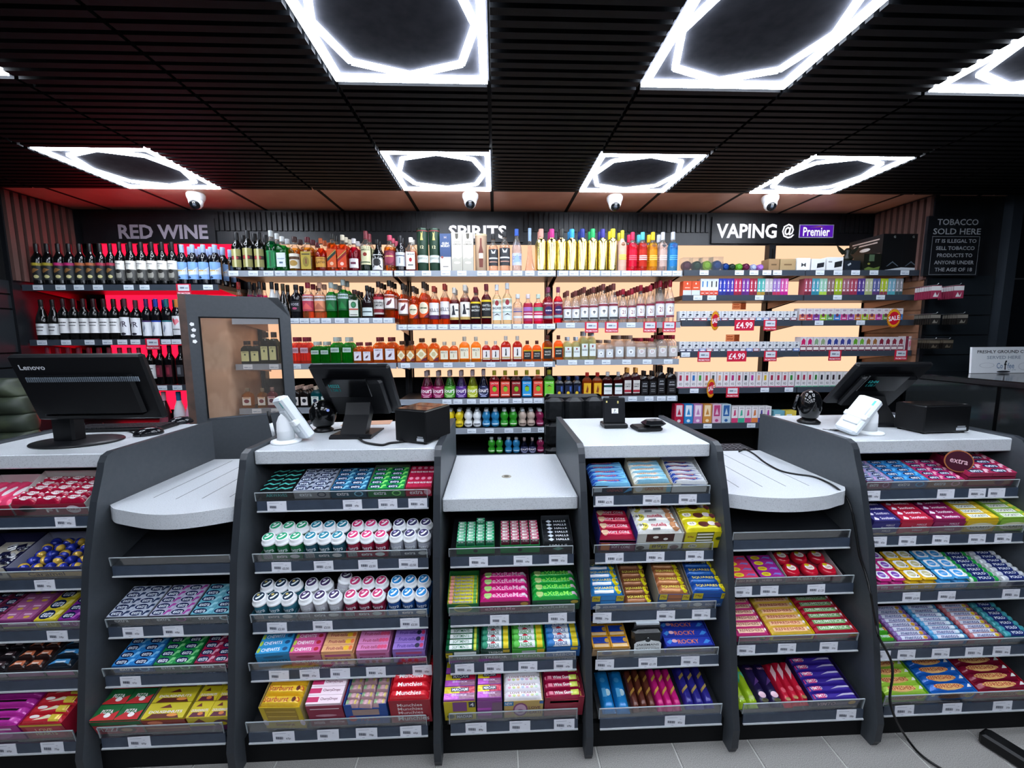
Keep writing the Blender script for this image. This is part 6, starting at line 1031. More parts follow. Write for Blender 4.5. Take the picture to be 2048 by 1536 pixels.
# ---- right low counter
hub = lambda c: [('e', .3, .5, .2, .38, '#d8c428'), ('t', 'HUBBA', .3, .5, .22, .2, '#a01c2c'), ('p', [(.55, .3), (.7, .7), (.95, .6), (.9, .2), (.7, .4)], c)]
tray(5, 1, 1463, 1518, .11, .03, '#5c1c34', [('t', 'HUBBA BUBBA', .5, .5, .8, .4, '#c89c90')], 'gum_pack', 'pink bubble gum', ('box', 'pink bubble gum pack', '#d83c64', hub('#7c6cb0'), 1, 4, .014, 'foil', dict(cat='chewing gum')))
tray(5, 1, 1519, 1570, .11, .03, '#4c1840', [('t', 'HUBBA BUBBA', .5, .5, .8, .4, '#c8a0a0')], 'gum_pack', 'purple bubble gum', ('box', 'purple bubble gum pack', '#a0288c', hub('#7c7cd0'), 1, 4, .014, 'foil', dict(cat='chewing gum')))
tray(5, 1, 1571, 1684, .13, .03, '#6c1428', [('t', 'BUBBA TAPE', .45, .6, .5, .5, '#c8b8a8')], 'gum_tape', 'red gum tape', ('tape', 'round red gum tape', '#b8142c', [('e', .5, .55, .3, .22, '#e8dcd4'), ('e', .42, .72, .16, .1, '#d8c020'), ('t', 'TAPE', .5, .5, .36, .12, '#6c2c2c')], 3, 2, .028, 'gloss', dict(cat='chewing gum')), sh=.05, wallc='#a8a0a0', hb=.012)
rf = lambda tx, pc, tc: [('r', .06, .86, .16, .86, pc), ('t', tx, .46, .5, .7, .44, tc), ('e', .92, .5, .05, .3, '#e8e4e4')]
tray(5, 2, 1471, 1540, .16, .035, '#b01c5c', [('e', .8, .5, .1, .4, '#1c1c1c'), ('t', '10p', .8, .5, .14, .3, '#d8b030'), ('r', .05, .6, .3, .7, '#7c2048')], 'chew_bar', 'pink fizzy chew', ('bar', 'pink fizzy chew bar', '#d03880', rf('REFRESHERS', '#f0c8a8', '#8c1c3c'), 1, 6, .018), hb=.026)
tray(5, 2, 1541, 1628, .16, .035, '#d8c010', [('r', .05, .95, .2, .7, '#7c4038')], 'chew_bar', 'yellow fizzy chew', ('bar', 'yellow fizzy chew bar', '#e0b848', rf('REFRESHERS', '#f0c090', '#a82c28'), 1, 6, .018), hb=.026)
tray(5, 2, 1629, 1714, .16, .035, '#b81c2c', [('r', .05, .8, .2, .7, '#7c5c34'), ('r', .84, 1, .3, .8, '#c89828')], 'chew_bar', 'red lolly chew', ('bar', 'red and green lolly chew bar', '#b01834', rf('DRUMSTICK', '#78a868', '#e8f0e0'), 1, 6, .018), hb=.026)
wraps(5, 3, 1478, 1520, 2, '#98b820', [('p', [(.1, .5), (.5, .7), (.9, .55), (.9, .75), (.1, .75)], '#58b890'), ('e', .5, .16, .3, .05, '#7c8c20')], 'lolly_pack', 'lime green lolly pack', d=.16)
wraps(5, 3, 1521, 1570, 2, '#241a44', [('e', .5, .2, .3, .07, '#e0b8c8'), ('e', .5, .08, .3, .04, '#4c4c30'), ('t', 'VIMTO', .5, .8, .6, .05, '#c890b0'), ('p', [(.2, .4), (.8, .5), (.7, .6)], '#5c3c78')], 'lolly_pack', 'dark purple lolly pack', d=.16)
wraps(5, 3, 1571, 1622, 3, '#c81c38', [('p', [(.2, .5), (.8, .7), (.8, .9), (.2, .75)], '#e8b8c0'), ('e', .5, .3, .26, .06, '#e06070'), ('e', .5, .1, .3, .04, '#8c5c28')], 'lolly_pack', 'red lolly pack', d=.16)
vim = [('r', .04, .3, .2, .8, '#c02c70'), ('t', 'VIMTO', .2, .5, .26, .4, '#f4e4ec'), ('p', [(.5, .3), (.7, .7), (.95, .75), (.95, .5), (.7, .45)], '#b8b0cc')]
tray(5, 3, 1623, 1718, .165, .04, '#24184c', [('t', 'VIMTO', .3, .5, .4, .5, '#c8a0b4'), ('e', .84, .6, .08, .3, '#c8983c'), ('r', .5, .75, .3, .7, '#6c5c7c')], 'chew_bar', 'purple grape chew', ('bar', 'purple grape chew bar', '#34208c', vim, 1, 6, .016), hb=.03, sh=.045)
# ---- far right till
gumtray(6, 0, 1730, 1783, '#7c2c50', '#8c94b8', '#b890b8', 'slate pink', d=.14)
gumtray(6, 0, 1784, 1855, '#5c6c90', '#2c84c8', '#58b0e4', 'sky blue', d=.14)
gumtray(6, 0, 1856, 1926, '#a07c68', '#c02c70', '#e8a8b8', 'rose red', d=.14)
F, w = tray(6, 0, 1930, 2026, .16, .045, '#8c1c40', [('r', .05, .95, .2, .7, '#a06c58'), ('e', .7, .5, .1, .3, '#7c3850')], 'gum_pack', 'wine red big box gum', ('box', 'wine red gum pack', '#a82850', gum('#a82850', '#e0b0c0'), 2, 5, .016, 'foil', dict(cat='chewing gum')), hb=.05, sh=.062)
m = MB().lathe([(.046, 0), (.046, .003)], mat('#a06038'), 28, M=RX(PI/2)).lathe([(.042, .003), (.042, .0035)], mat('#3c0c20'), 28, M=RX(PI/2)).decor(plane((-.04, -.0036, -.04), (.08, 0, 0), (0, 0, .08), (0, -1, 0)), [('t', 'extra', .5, .5, .7, .24, '#d8b0b8')])
tag(obj('gum_badge', m, M=F @ T(-.012, .05, .047+.046) @ RZ(-.5) @ RX(-.35)), 'dark red round gum badge beside the wine red box', 'badge')
so = lambda c: [('t', 'Soothers', .6, .5, .52, .5, '#f0ecf4'), ('p', [(.05, .2), (.15, .8), (.25, .4), (.2, .1)], '#e8e0f0'), ('r', .9, .98, .3, .7, c)]
for a, b, c, d_ in ((1739, 1795, '#2c2870', 'indigo'), (1796, 1860, '#b81c3c', 'red'), (1861, 1925, '#8c1450', 'plum')):
    tray(6, 1, a, b, .14, .058, c, [('t', 'HALLS', .66, .8, .3, .16, '#d8d0dc'), ('t', 'HALLS', .6, .3, .3, .16, '#c8c0cc'), ('t', 'Soothers', .6, .62, .5, .14, '#d8d0dc'), ('p', [(.0, .0), (.3, .14), (.7, .06), (1, .2), (1, 0)], '#b8a080')], 'sweet_pack', f'{d_} throat sweet', ('box', f'{d_} throat sweet stick', c, so(c), 1, 5, .02), hb=.05)
for a, b, c, d_ in ((1927, 1990, '#d8b41c', 'yellow'), (1993, 2056, '#8cb83c', 'lime')):
    tray(6, 1, a, b, .14, .058, c, [('e', .5, .45, .44, .36, '#e4e0c0'), ('t', 'LOCKETS', .5, .45, .62, .26, '#22242c')], 'sweet_pack', f'{d_} honey lozenge', ('box', f'{d_} honey lozenge stick', c, [('r', .08, .76, .12, .88, '#e8ecdc'), ('t', 'LOCKETS', .42, .5, .56, .46, '#2c3038'), ('e', .88, .5, .07, .3, '#e8c848')], 1, 5, .02), hb=.05)
for a, b, c, m1, m2, d_ in ((1751, 1809, '#c02c80', '#7c44b0', '#c8b0dc', 'pink'), (1810, 1872, '#e0b41c', '#c8c088', '#3c3428', 'yellow'), (1873, 1936, '#3c94cc', '#3c9ce0', '#b8e0f4', 'light blue')):
    tray(6, 2, a, b, .15, .03, c, [('t', 'extra', .3, .5, .24, .4, '#dce0ec'), ('t', 'extra', .75, .5, .24, .4, '#dce0ec')], 'gum_tub', f'{d_} gum tub', ('tub', f'{d_} gum tub', c, [('p', [(.22, .12), (.78, .12), (.9, .24), (.9, .76), (.78, .88), (.22, .88), (.1, .76), (.1, .24)], '#f0f2f6'), ('e', .5, .52, .26, .28, m1), ('t', 'extra', .5, .5, .34, .14, '#f4f4f8'), ('p', [(.7, .2), (.85, .3), (.8, .45)], m2)], 2, 3, .05, 'plastic', dict(cat='chewing gum')), hb=.006, sh=.03)
pol = lambda b_: [('r', .22, .8, 0, 1, '#1c2c6c'), ('t', 'POLO', .52, .62, .4, .34, '#f0f4f8'), ('r', .82, .94, 0, 1, b_), ('r', .08, .2, 0, 1, b_)]
tray(6, 2, 1937, 2000, .15, .03, '#1c7c3c', [('r', .2, .8, .2, .8, '#1c2c5c')], 'mint_roll', 'green mint', ('roll', 'green and navy mint roll', '#d8e4dc', pol('#1c9c44'), 1, 7, .02), hb=.02)
tray(6, 2, 2001, 2060, .15, .03, '#b8bcc4', [('r', .2, .8, .2, .8, '#1c2c5c')], 'mint_roll', 'white mint', ('roll', 'white and navy mint roll', '#dce0e4', pol('#c8ccd4'), 1, 7, .02), hb=.02)
mt = lambda c: [('r', .12, .9, .25, .8, '#d8dcec'), ('t', 'mentos', .48, .5, .5, .36, '#22307c'), ('e', .84, .5, .06, .2, c)]
tray(6, 3, 1759, 1790, .15, .035, '#4c6c4c', [], 'sweet_roll', 'green fruit', ('bar', 'green fruit sweet roll', '#4cac2c', [('t', 'mentos', .4, .5, .6, .4, '#e8f0f4'), ('e', .8, .5, .1, .3, '#c87840')], 1, 5, .02, 'foil'), hb=.022)
tray(6, 3, 1791, 1862, .15, .035, '#8c1c7c', [('r', .1, .8, .1, .6, '#b09c88')], 'sweet_roll', 'violet chewy', ('roll', 'violet chewy sweet roll', '#9c7cc0', mt('#d8a030'), 1, 8, .02), hb=.024)
tray(6, 3, 1863, 1935, .15, .035, '#1c5c98', [('r', .2, .9, .1, .6, '#b07c8c')], 'sweet_roll', 'blue chewy', ('roll', 'blue chewy sweet roll', '#5cacdc', mt('#e0f0f8'), 1, 8, .02), hb=.024)
tray(6, 3, 1936, 2004, .15, .035, '#8c1c38', [('r', .2, .9, .1, .6, '#6c5c64')], 'sweet_roll', 'rainbow chewy', ('roll', 'red and yellow chewy sweet roll', '#c87880', mt('#e0c030'), 1, 8, .02), hb=.024)
tray(6, 3, 2005, 2060, .15, .035, '#1c6474', [('r', .1, .9, .1, .6, '#2c5c78')], 'mint_roll', 'teal mint', ('roll', 'teal mint roll', '#58b0b8', pol('#3c98a4'), 1, 7, .022), hb=.024)
for a, b, c, c2_, d_ in ((1764, 1852, '#78b41c', '#a8d048', 'green apple'), (1856, 1949, '#1c74c0', '#1c60b8', 'blue tropical'), (1952, 2056, '#a8142c', '#7c1430', 'cherry red')):
    tray(6, 4, a, b, .16, .05, c, [('e', .52, .5, .34, .3, '#c88c5c'), ('t', 'REFRESHERS', .5, .5, .6, .3, '#5c1c24'), ('e', .86, .62, .1, .34, '#c8a840'), ('t', '20', .86, .6, .1, .26, '#22241c'), ('e', .06, .7, .04, .14, '#c8d8c0')], 'chew_bar', f'{d_} chew', ('bar', f'{d_} chew bar', c2_, [('e', .44, .5, .34, .4, '#f0c078'), ('t', 'REFRESHERS', .44, .5, .62, .44, '#a82430'), ('p', [(.82, .3), (.9, .7), (.98, .6), (.92, .3)], '#e8ece8')], 1, 5, .018, 'foil'), hb=.042, sh=.055)
# ================================================================== equipment on and behind the counter
# turret cameras on the plain ceiling strip
for i, (px, py, yw) in enumerate(((385, 383, .25), (940, 383, 0), (1232, 388, -.08), (1546, 388, -.2))):
    p = atZ(px, py, ZC); c = empty('security_camera', (p.x, p.y+.03, ZC-.002)); c.rotation_euler.z = yw
    tag(c, f'white turret security camera on the ceiling, {od(i)} from left', 'camera', 'ceiling security cameras')
    obj('housing', MB().lathe([(.05, 0), (.058, -.01), (.057, -.03), (.046, -.055)], WHP, 24), c)
    obj('ball', MB().lathe([(.012, .046), (.032, .036), (.044, .016), (.045, 0), (.036, -.026), (.02, -.042), (.006, -.046)], WHP, 20, M=T(0, -.006, -.062) @ RX(.6)), c)
    obj('lens_face', MB().lathe([(.032, -.002), (.033, .0), (.03, .006), (.014, .008)], mat('#0c0d10', 'gloss'), 20, M=T(0, -.033, -.086) @ RX(PI/2+.62)), c)
    obj('lens', MB().lathe([(.012, 0), (.009, .004), (.003, .005)], mat('#3a3f48', 'gloss'), 14, M=T(0, -.039, -.09) @ RX(PI/2+.62)), c)
# swing gate with window
A, B = atY(380, 700, 2.45), atY(585, 700, 2.72); ex = Vector((B.x-A.x, B.y-A.y, 0)); gl = ex.length; ang = math.atan2(ex.y, ex.x); zt = atY(380, 588, 2.45).z; zb = .35
zb = 0.0; wz1, wz0 = zt-.125, atY(430, 838, 2.50).z; s0, s1 = .10*gl+.0, .885*gl
G = empty('swing_gate', (A.x, A.y, 0)); G.rotation_euler.z = ang; tag(G, 'tall grey gate panel with a clear window behind the counter', 'gate')
rc = .12; arc = [(gl-rc+rc*math.sin(a*PI/12), zt-rc+rc*math.cos(a*PI/12)) for a in range(7)]
fm = MB()
fm.prism([(0, zb), (s0, zb), (s0, zt), (0, zt)], 0, .03, PANEL, 'y'); fm.prism([(s0, wz1), (s1, wz1), (s1, zt)] + [(s0, zt)], 0, .03, PANEL, 'y')
fm.prism([(s1, zb), (gl, zb)] + arc[::-1] + [(s1, zt)], 0, .03, PANEL, 'y'); fm.prism([(s0, zb), (s1, zb), (s1, wz0), (s0, wz0)], 0, .03, PANEL, 'y')
fm.box(-.035, 0, 0, .04, zb, zt, noisy('gate_edge', '#4a3c36', '#5a463e', 12, .35))
obj('frame', fm, G)
obj('pane', MB().box(s0, s1, .012, .018, wz0, wz1, glass('#f0e8e0', .03, .5)), G)
obj('pane_bead', MB().box(s0, s0+.008, -.002, .012, wz0, wz1, BLACK).box(s1-.008, s1, -.002, .012, wz0, wz1, BLACK).box(s0, s1, -.002, .012, wz1-.008, wz1, BLACK).box(s0, s1, -.002, .012, wz0, wz0+.008, mat('#8a9098', 'metal')), G)
for k in range(4): obj('sticker', MB().lathe([(.012, 0), (.012, .001)], WHITE, 5, M=T(.02+.006*(k % 2), -.0005, zt-.17-.033*k) @ RX(PI/2) @ RZ(k)), G)
tag(obj('bay_end_panel', MB().box(-1.955, -1.925, 2.77, 3.49, 0, 1.76, noisy('warm_end_panel', '#c8a48a', '#d8b69c', 7, .3))), 'pale end panel between wine and spirits bays seen through window', 'panel')
# monitor on the far left till
bp = atZ(157, 884, ZH); ytp, ybt = 1.63, 1.715
MO = empty('monitor', (bp.x, bp.y, ZH)); tag(MO, 'black computer monitor seen from behind on the far left till', 'monitor')
xl, xr = atY(8, 711, ytp).x-bp.x, atY(280, 711, ytp).x-bp.x; ztp, zbt = atY(140, 711, ytp).z-ZH, atY(320, 838, ybt).z-ZH
hgt = math.hypot(ztp-zbt, ybt-ytp); tl = math.atan2(ybt-ytp, ztp-zbt)
FM = T(0, ybt-bp.y, zbt) @ RX(tl)       # local: z up the panel, -y is the back facing the shopper
b = obj('back_shell', MB().bbox(xl, xr, 0, .03, 0, hgt, mat('#101114', 'plastic'), .008).bbox(xl+.05, xr-.05, -.02, .002, .03, hgt*.72, mat('#0e0f12', 'plastic'), .012), MO, FM)
obj('lettering', MB().decor(plane((xl, 0, 0), (xr-xl, 0, 0), (0, 0, hgt), (0, -1, 0)), [('t', 'Lenovo', .16, .83, .19, .075, '#c4c6cc', .02)], l0=.001), b)
vm = MB()
for k in range(54): vm.box(xl+.06+k*.0078, xl+.063+k*.0078, -.0225, -.019, hgt*.64, hgt*.71, mat('#6c7680', 'plastic'))
obj('vent', vm, b)
obj('screen', MB().box(xl+.012, xr-.012, .0302, .031, .015, hgt-.012, mat('#1a2028', 'gloss')), b)
cx = atY(132, 850, bp.y).x-bp.x
obj('stand_column', MB().bbox(cx-.045, cx+.045, -.02, .04, .004, .24, mat('#0c0d10', 'plastic'), .008).box(cx-.046, cx-.01, -.022, -.019, .19, .2, mat('#5a5e64', 'metal')), MO)
obj('stand_base', MB().lathe([(.165, 0), (.168, .004), (.165, .008), (.1, .010)], mat('#101114', 'plastic'), 36, dr=.72), MO)
# keyboard and mice
k0 = atZ(250, 858, ZH); KB = empty('keyboard', (k0.x, k0.y, ZH)); KB.rotation_euler.z = .06; tag(KB, 'black keyboard lying behind the black monitor', 'keyboard')
obj('tray', MB().bbox(-.21, .21, -.065, .065, 0, .014, BLKP, .004), KB)
km = MB()
for r in range(5):
    for c in range(20): km.box(-.2+.02*c, -.2+.02*c+.017, -.055+.022*r, -.055+.022*r+.018, .014, .02, mat('#1b1d21', 'plastic'))
kk = obj('keys', km, KB)
def mouse(px, py, rz, lb):
    p = atZ(px, py, ZH); o = empty('mouse', (p.x, p.y, ZH)); o.rotation_euler.z = rz; tag(o, lb, 'mouse', 'computer mice')
    obj('shell', MB().lathe([(.030, 0), (.033, .006), (.030, .02), (.018, .032), (.004, .036)], mat('#121317', 'gloss'), 20, dr=1.7), o)
    obj('wheel', MB().lathe([(.006, -.003), (.008, 0), (.006, .003)], mat('#3a3d42', 'plastic'), 10, M=T(0, .028, .026) @ RY(PI/2)), o)
mouse(298, 870, -.9, 'black mouse beside the monitor base'); mouse(362, 847, -.7, 'black mouse near the gate at the worktop rear')
def cable(name, pts, r, label, c='#0b0c0d'):
    P = [Vector(p) for p in pts]; q = []
    for i in range(len(P)-1):
        p0, p1, p2, p3 = P[max(i-1, 0)], P[i], P[i+1], P[min(i+2, len(P)-1)]
        for t in range(5):
            t /= 5; q.append(.5*((2*p1)+(p2-p0)*t+(2*p0-5*p1+4*p2-p3)*t*t+(3*p1-p0-3*p2+p3)*t**3))
    q.append(P[-1]); return tag(obj(name, MB().tube(q, r, mat(c, 'plastic'), 6)), label, 'cable')
cable('cable', [atZ(x, y, ZH+.004) for x, y in ((205, 846), (212, 858), (228, 862), (240, 856), (262, 864), (280, 873))], .0025, 'thin black cable looped in front of the keyboard')
# jacket on a chair behind the far left till
j0 = atY(8, 800, 2.3); J = empty('jacket', (j0.x, 2.3, .90)); tag(J, 'dark olive padded jacket hanging behind the far left till', 'jacket')
def puff(w0, w1, z0, z1, x0):
    m = MB(); rings = []
    for i in range(7):
        t = i/6; b = .62+.38*math.sin(PI*t); ww = w0+(w1-w0)*t
        rings.append([(x0+ww*math.copysign(abs(math.cos(a))**.5, math.cos(a)), .075*b*math.copysign(abs(math.sin(a))**.7, math.sin(a)), z0+(z1-z0)*t) for a in [2*PI*(k+.5)/18 for k in range(18)]])
    return m.loft(rings, noisy('olive_nylon', '#2a3228', '#38402f', 14, .5, .2), smooth=True)
for k, (a, b_) in enumerate(((.16, .16), (.16, .16), (.16, .155), (.155, .14), (.14, .09))): obj('quilted_panel', puff(a, b_, .095*k, .095*k+.098, -.02), J)
CH = empty('stool', (j0.x-.02, 2.34, 0)); tag(CH, 'dark stool carrying the padded jacket', 'stool')
obj('seat', MB().lathe([(.15, .84), (.16, .86), (.16, .89), (.14, .90)], BLKP, 20), CH); obj('post', MB().lathe([(.02, .02), (.02, .84)], mat('#6a6e74', 'metal'), 10), CH); obj('base', MB().lathe([(.2, 0), (.2, .015), (.05, .03)], BLKP, 20), CH)
# till screens
def till(px, py, rz, label, code, w=.35, h=.31, tilt=.70):
    p = atZ(px, py, ZH); P_ = empty('till_screen', (p.x, p.y, ZH)); P_.rotation_euler.z = rz; tag(P_, label, 'till', 'till screens')
    obj('foot', MB().prism([(-.10, 0), (.10, 0), (.10, .006), (-.08, .016), (-.10, .01)], -.09, .09, mat('#101114', 'plastic')), P_)
    obj('leg', MB().prism([(-.07, .012), (-.01, .012), (.07, .10), (.06, .15), (.03, .155), (-.0, .09)], -.055, .055, mat('#0d0e11', 'plastic')), P_)
    S = T(0, .12, .075) @ RX(tilt)
    s = obj('screen_shell', MB().bbox(-w/2, w/2, 0, .025, 0, h, mat('#121317', 'plastic'), .01).bbox(-w/2+.05, w/2-.04, -.03, .002, .02, h*.80, mat('#0e0f12', 'plastic'), .01), P_, S)
    obj('touch_screen', MB().box(-w/2+.01, w/2-.01, .0252, .026, .01, h-.01, mat('#20262e', 'gloss')), s)
    d = obj('customer_display', MB().bbox(-w/2+.06, w/2-.10, -.036, -.028, h*.5, h*.88, mat('#07080a', 'gloss'), .003), s)
    obj('digits', MB().decor(plane((-w/2+.06, -.0362, h*.5), (w-.16, 0, 0), (0, 0, h*.38), (0, -1, 0)), [('t', code, .22, .64, .24, .16, emit('#3fb8c0', .35)), ('t', '1.08:1', .22, .42, .22, .16, emit('#2f8c94', .3))], l0=.0006), d)
    return P_
till(716, 868, -.02, 'black till screen seen from behind on the middle till', '10222')
till(1748, 846, -.12, 'black till screen on the far right till', '12:04', .34, .31, .78)
def printer(px0, py0, px1, py1, h, d, label):
    a, b = atZ(px0, py0, ZH), atZ(px1, py1, ZH); w = (b-a).length; rz = math.atan2(b.y-a.y, b.x-a.x)
    o = empty('receipt_printer', (a.x, a.y, ZH)); o.rotation_euler.z = rz; tag(o, label, 'printer', 'receipt printers')
    obj('case', MB().bbox(0, w, 0, d, .006, h, mat('#0b0c0e', 'plastic'), .004), o)
    obj('lid', MB().bbox(.004, w-.004, .01, d-.01, h, h+.003, mat('#1d1b1b', 'gloss'), .001).box(w*.3, w*.8, d*.5, d*.52, h+.003, h+.0036, BLACK), o)
    for x in (.01, w-.02):
        for y in (.01, d-.02): obj('foot', MB().box(x, x+.01, y, y+.01, 0, .006, BLACK), o)
    obj('badge', MB().decor(plane((w*.7, 0, .014), (w*.22, 0, 0), (0, 0, .02), (0, -1, 0)), [('r', 0, 1, 0, .6, '#a8acb0'), ('r', .1, .9, .7, 1, '#787c80')], l0=.0008), o)
    return o
printer(791, 884, 853, 891, .14, .19, 'black receipt printer cube on the middle till')
printer(1846, 869, 1938, 866, .125, .13, 'black receipt printer at the rear of the far right till')
cable('cable', [atZ(x, y, ZH+.005) for x, y in ((716, 876), (728, 884), (745, 888), (765, 890), (780, 886), (800, 884), (822, 880))], .005, 'bunched black cable between till screen and receipt printer')
cable('cable', [atZ(x, y, ZH+.003) for x, y in ((668, 861), (682, 858), (700, 858))], .003, 'short black cable behind the barcode scanner')
def dome(px, py, rz, label, s=1):
    p = atZ(px, py, ZH); o = empty('barcode_scanner', (p.x, p.y, ZH)); o.rotation_euler.z = rz; o.scale = (s, s, s); tag(o, label, 'scanner', 'barcode scanners')
    obj('foot', MB().lathe([(.042, 0), (.045, .008), (.03, .02)], BLKP, 20), o)
    obj('shell', MB().lathe([(.02, .012), (.045, .03), (.06, .07), (.058, .105), (.04, .135), (.015, .148)], mat('#0a0b0d', 'gloss'), 26, dr=.75), o)
    obj('window', MB().lathe([(.03, 0), (.036, .004), (.03, .012)], mat('#15181d', 'gloss'), 20, M=T(0, .046, .09) @ RX(-PI/2+.2)), o)
    obj('logo', MB().lathe([(.007, 0), (.007, .002)], mat('#3c5cc8', 'gloss'), 10, M=T(.026, -.04, .104) @ RX(PI/2-.3)), o)
dome(648, 862, .3, 'glossy black barcode scanner dome on the middle till'); dome(1617, 846, .9, 'glossy black barcode scanner dome on the far right till', 1.12)
def card_stand(px, py, rz, lean, label, flip=1):
    p = atZ(px, py, ZH); o = empty('card_terminal', (p.x, p.y, ZH)); o.rotation_euler.z = rz; tag(o, label, 'card terminal', 'card terminals')
    obj('stand_base', MB().lathe([(.058, 0), (.060, .003), (.058, .010), (.036, .014)], WHP, 28), o)
    obj('stand_column', MB().lathe([(.034, .012), (.034, .05), (.0345, .052), (.034, .054), (.033, .085), (.024, .11), (.012, .125)], WHP, 24), o)
    Mx = T(.062 if flip > 0 else -.105, -.012, .05 if flip > 0 else .045) @ RY(-lean*flip) @ RZ(.35) @ Matrix.Scale(1.1 if flip > 0 else 1.0, 4)
    b = obj('terminal_body', MB().bbox(-.018, .018, -.043, .043, -.038, .15, mat('#dde3e8', 'plastic'), .008).bbox(-.024, -.016, -.03, .03, .0, .10, mat('#d4dade', 'plastic'), .004), o, Mx)
    obj('side_trim', MB().box(.0181, .0195, -.038, .038, -.03, .13, mat('#1a1c20', 'gloss')), b)
    obj('mark', MB().box(-.0190, -.0182, -.03, -.022, .11, .135, mat('#58b8b4', 'plastic')), b)
    obj('cradle', MB().bbox(-.026*1, .0, -.044, .044, .03, .055, WHP, .004), b)
    return o
card_stand(573, 884, .5, .5, 'white card terminal leaning on a stand, middle till'); card_stand(1734, 866, .12, .72, 'white card terminal leaning on a stand, far right till', -1)
# pen holder behind the card stand
p = atZ(548, 872, ZH); tag(obj('pen', MB().tube([(0, 0, .0), (-.01, .0, .06)], .007, WHP, 10).tube([(-.01, 0, .06), (-.018, 0, .115)], [.008, .006], BLKP, 10), loc=(p.x, p.y, ZH)), 'black and white marker standing beside the card stand', 'pen')
tag(obj('paper_sheet', MB().box(-.12, .12, -.05, .05, 0, .0015, mat('#b98d74')), M=T(*atZ(735, 846, ZH)[:2], ZH) @ RZ(.1)), 'brown card sheet lying under the middle till screen', 'paper')
# card payment stand and reader
a, b = atZ(1209, 858, ZH), atZ(1266, 864, ZH); w = b.x-a.x
Z0 = empty('payment_dock', (a.x, a.y, ZH)); tag(Z0, 'upright black payment dock with white logo sticker', 'payment dock')
obj('base', MB().bbox(0, w, 0, .09, 0, .022, mat('#0f1012', 'plastic'), .004), Z0)
u_ = obj('back_plate', MB().bbox(.004, w-.004, 0, .014, 0, .125, mat('#131418', 'plastic'), .004).box(w*.3, w*.7, .002, .012, .123, .13, BLKP), Z0, T(0, .03, .02) @ RX(-.12))
obj('sticker', MB().box(w*.38, w*.66, -.0008, 0, .048, .072, WHITE).decor(plane((w*.38, -.0009, .048), (w*.28, 0, 0), (0, 0, .024), (0, -1, 0)), [('t', 'P', .5, .58, .24, .5, '#22242a'), ('r', .2, .8, .14, .22, '#888')]), u_)
obj('screw', MB().box(w*.14, w*.2, -.001, 0, .10, .109, mat('#c8b870')), u_); obj('screw', MB().box(w*.62, w*.68, -.001, 0, .096, .108, mat('#c8b870')), u_)
p = atZ(1300, 862, ZH); R_ = empty('card_reader', (p.x, p.y, ZH)); R_.rotation_euler.z = .1; tag(R_, 'glossy black handheld card reader lying face down', 'card reader')
obj('base', MB().bbox(-.065, .055, -.02, .08, 0, .02, BLKP, .006), R_); obj('top', MB().bbox(-.03, .07, -.03, .05, .02, .05, mat('#0c0d10', 'gloss'), .014), R_)
# keys
p = atZ(1690, 862, ZH); Kk = empty('key_ring', (p.x, p.y, ZH)); tag(Kk, 'bunch of keys with a lime tag by the card stand', 'keys')
obj('ring', MB().tube([(.016*math.cos(i*PI/8)-.03, .016*math.sin(i*PI/8)+.01, .004) for i in range(17)], .0015, mat('#b8bcc0', 'metal'), 6), Kk)
obj('tag', MB().bbox(-.01, .05, -.01, .006, .001, .006, mat('#a8c81c', 'plastic'), .002), Kk)
for k in range(3): obj('key', MB().bbox(-.02, .02, -.007, .007, .001, .006, BLKP, .003).box(.02, .045, -.003, .003, .002, .004, mat('#8a8e94', 'metal')), Kk, T(-.045+.012*k, .004-.012*k, .002*k) @ RZ(2.4+.5*k))
# cable across the right low worktop down to the floor
L1 = [atZ(x, y, ZL+.004) for x, y in ((1478, 903), (1490, 899), (1508, 908), (1530, 925), (1560, 941), (1590, 948), (1625, 953), (1655, 965), (1676, 978))]
L2 = [atX(x, y, 1.425) for x, y in ((1692, 994), (1703, 1020), (1711, 1060), (1719, 1110))]+[atX(1732, 1150, 1.428)]+[atY(x, y, 1.385) for x, y in ((1742, 1190), (1751, 1240))]+[atY(x, y, 1.36) for x, y in ((1757, 1272), (1772, 1300), (1783, 1325), (1785, 1352), (1781, 1380), (1780, 1400), (1786, 1425), (1796, 1448))]+[atZ(x, y, .008) for x, y in ((1815, 1478), (1840, 1508), (1880, 1536), (1930, 1562))]
cable('power_cable', L1+L2, .0042, 'black cable running over the low worktop down to the floor')
a, b = atZ(1962, 1480, 0), atZ(2075, 1552, 0); d = b-a
tag(obj('floor_bar', MB().bbox(0, d.length, -.03, .03, .001, .05, mat('#0a0b0c', 'plastic'), .008), M=T(*a) @ RZ(math.atan2(d.y, d.x))), 'black bar lying on the tiles by the far right till', 'bar')
# swivel chair behind the centre counter
x0, x1 = atY(1090, 850, 2.5).x, atY(1206, 850, 2.5).x; zt = atY(1150, 790, 2.5).z; W_c = x1-x0
C0 = empty('office_chair', ((x0+x1)/2, 2.5, 0)); tag(C0, 'black padded leather office chair behind the centre counter', 'chair')
LEA = noisy('black_leather', '#0d0f11', '#17191c', 40, .35, .15)
obj('back_shell', MB().bbox(-W_c/2, W_c/2, .03, .07, zt-.55, zt, BLKP, .02), C0)
for r in range(3):
    for c in range(3):
        cw_ = W_c/3; zz = zt-.01-.155*(r+1)
        obj('back_cushion', MB().bbox(-W_c/2+cw_*c+.001, -W_c/2+cw_*(c+1)-.001, -.04+.006*(c != 1), .04, zz, zz+.152, LEA, .022), C0)
obj('seat', MB().bbox(-W_c/2-.04, W_c/2+.04, -.02, .46, .44, .54, LEA, .04), C0)
obj('gas_post', MB().lathe([(.03, .1), (.025, .44)], mat('#3a3d42', 'metal'), 12, M=T(0, .22, 0)), C0)
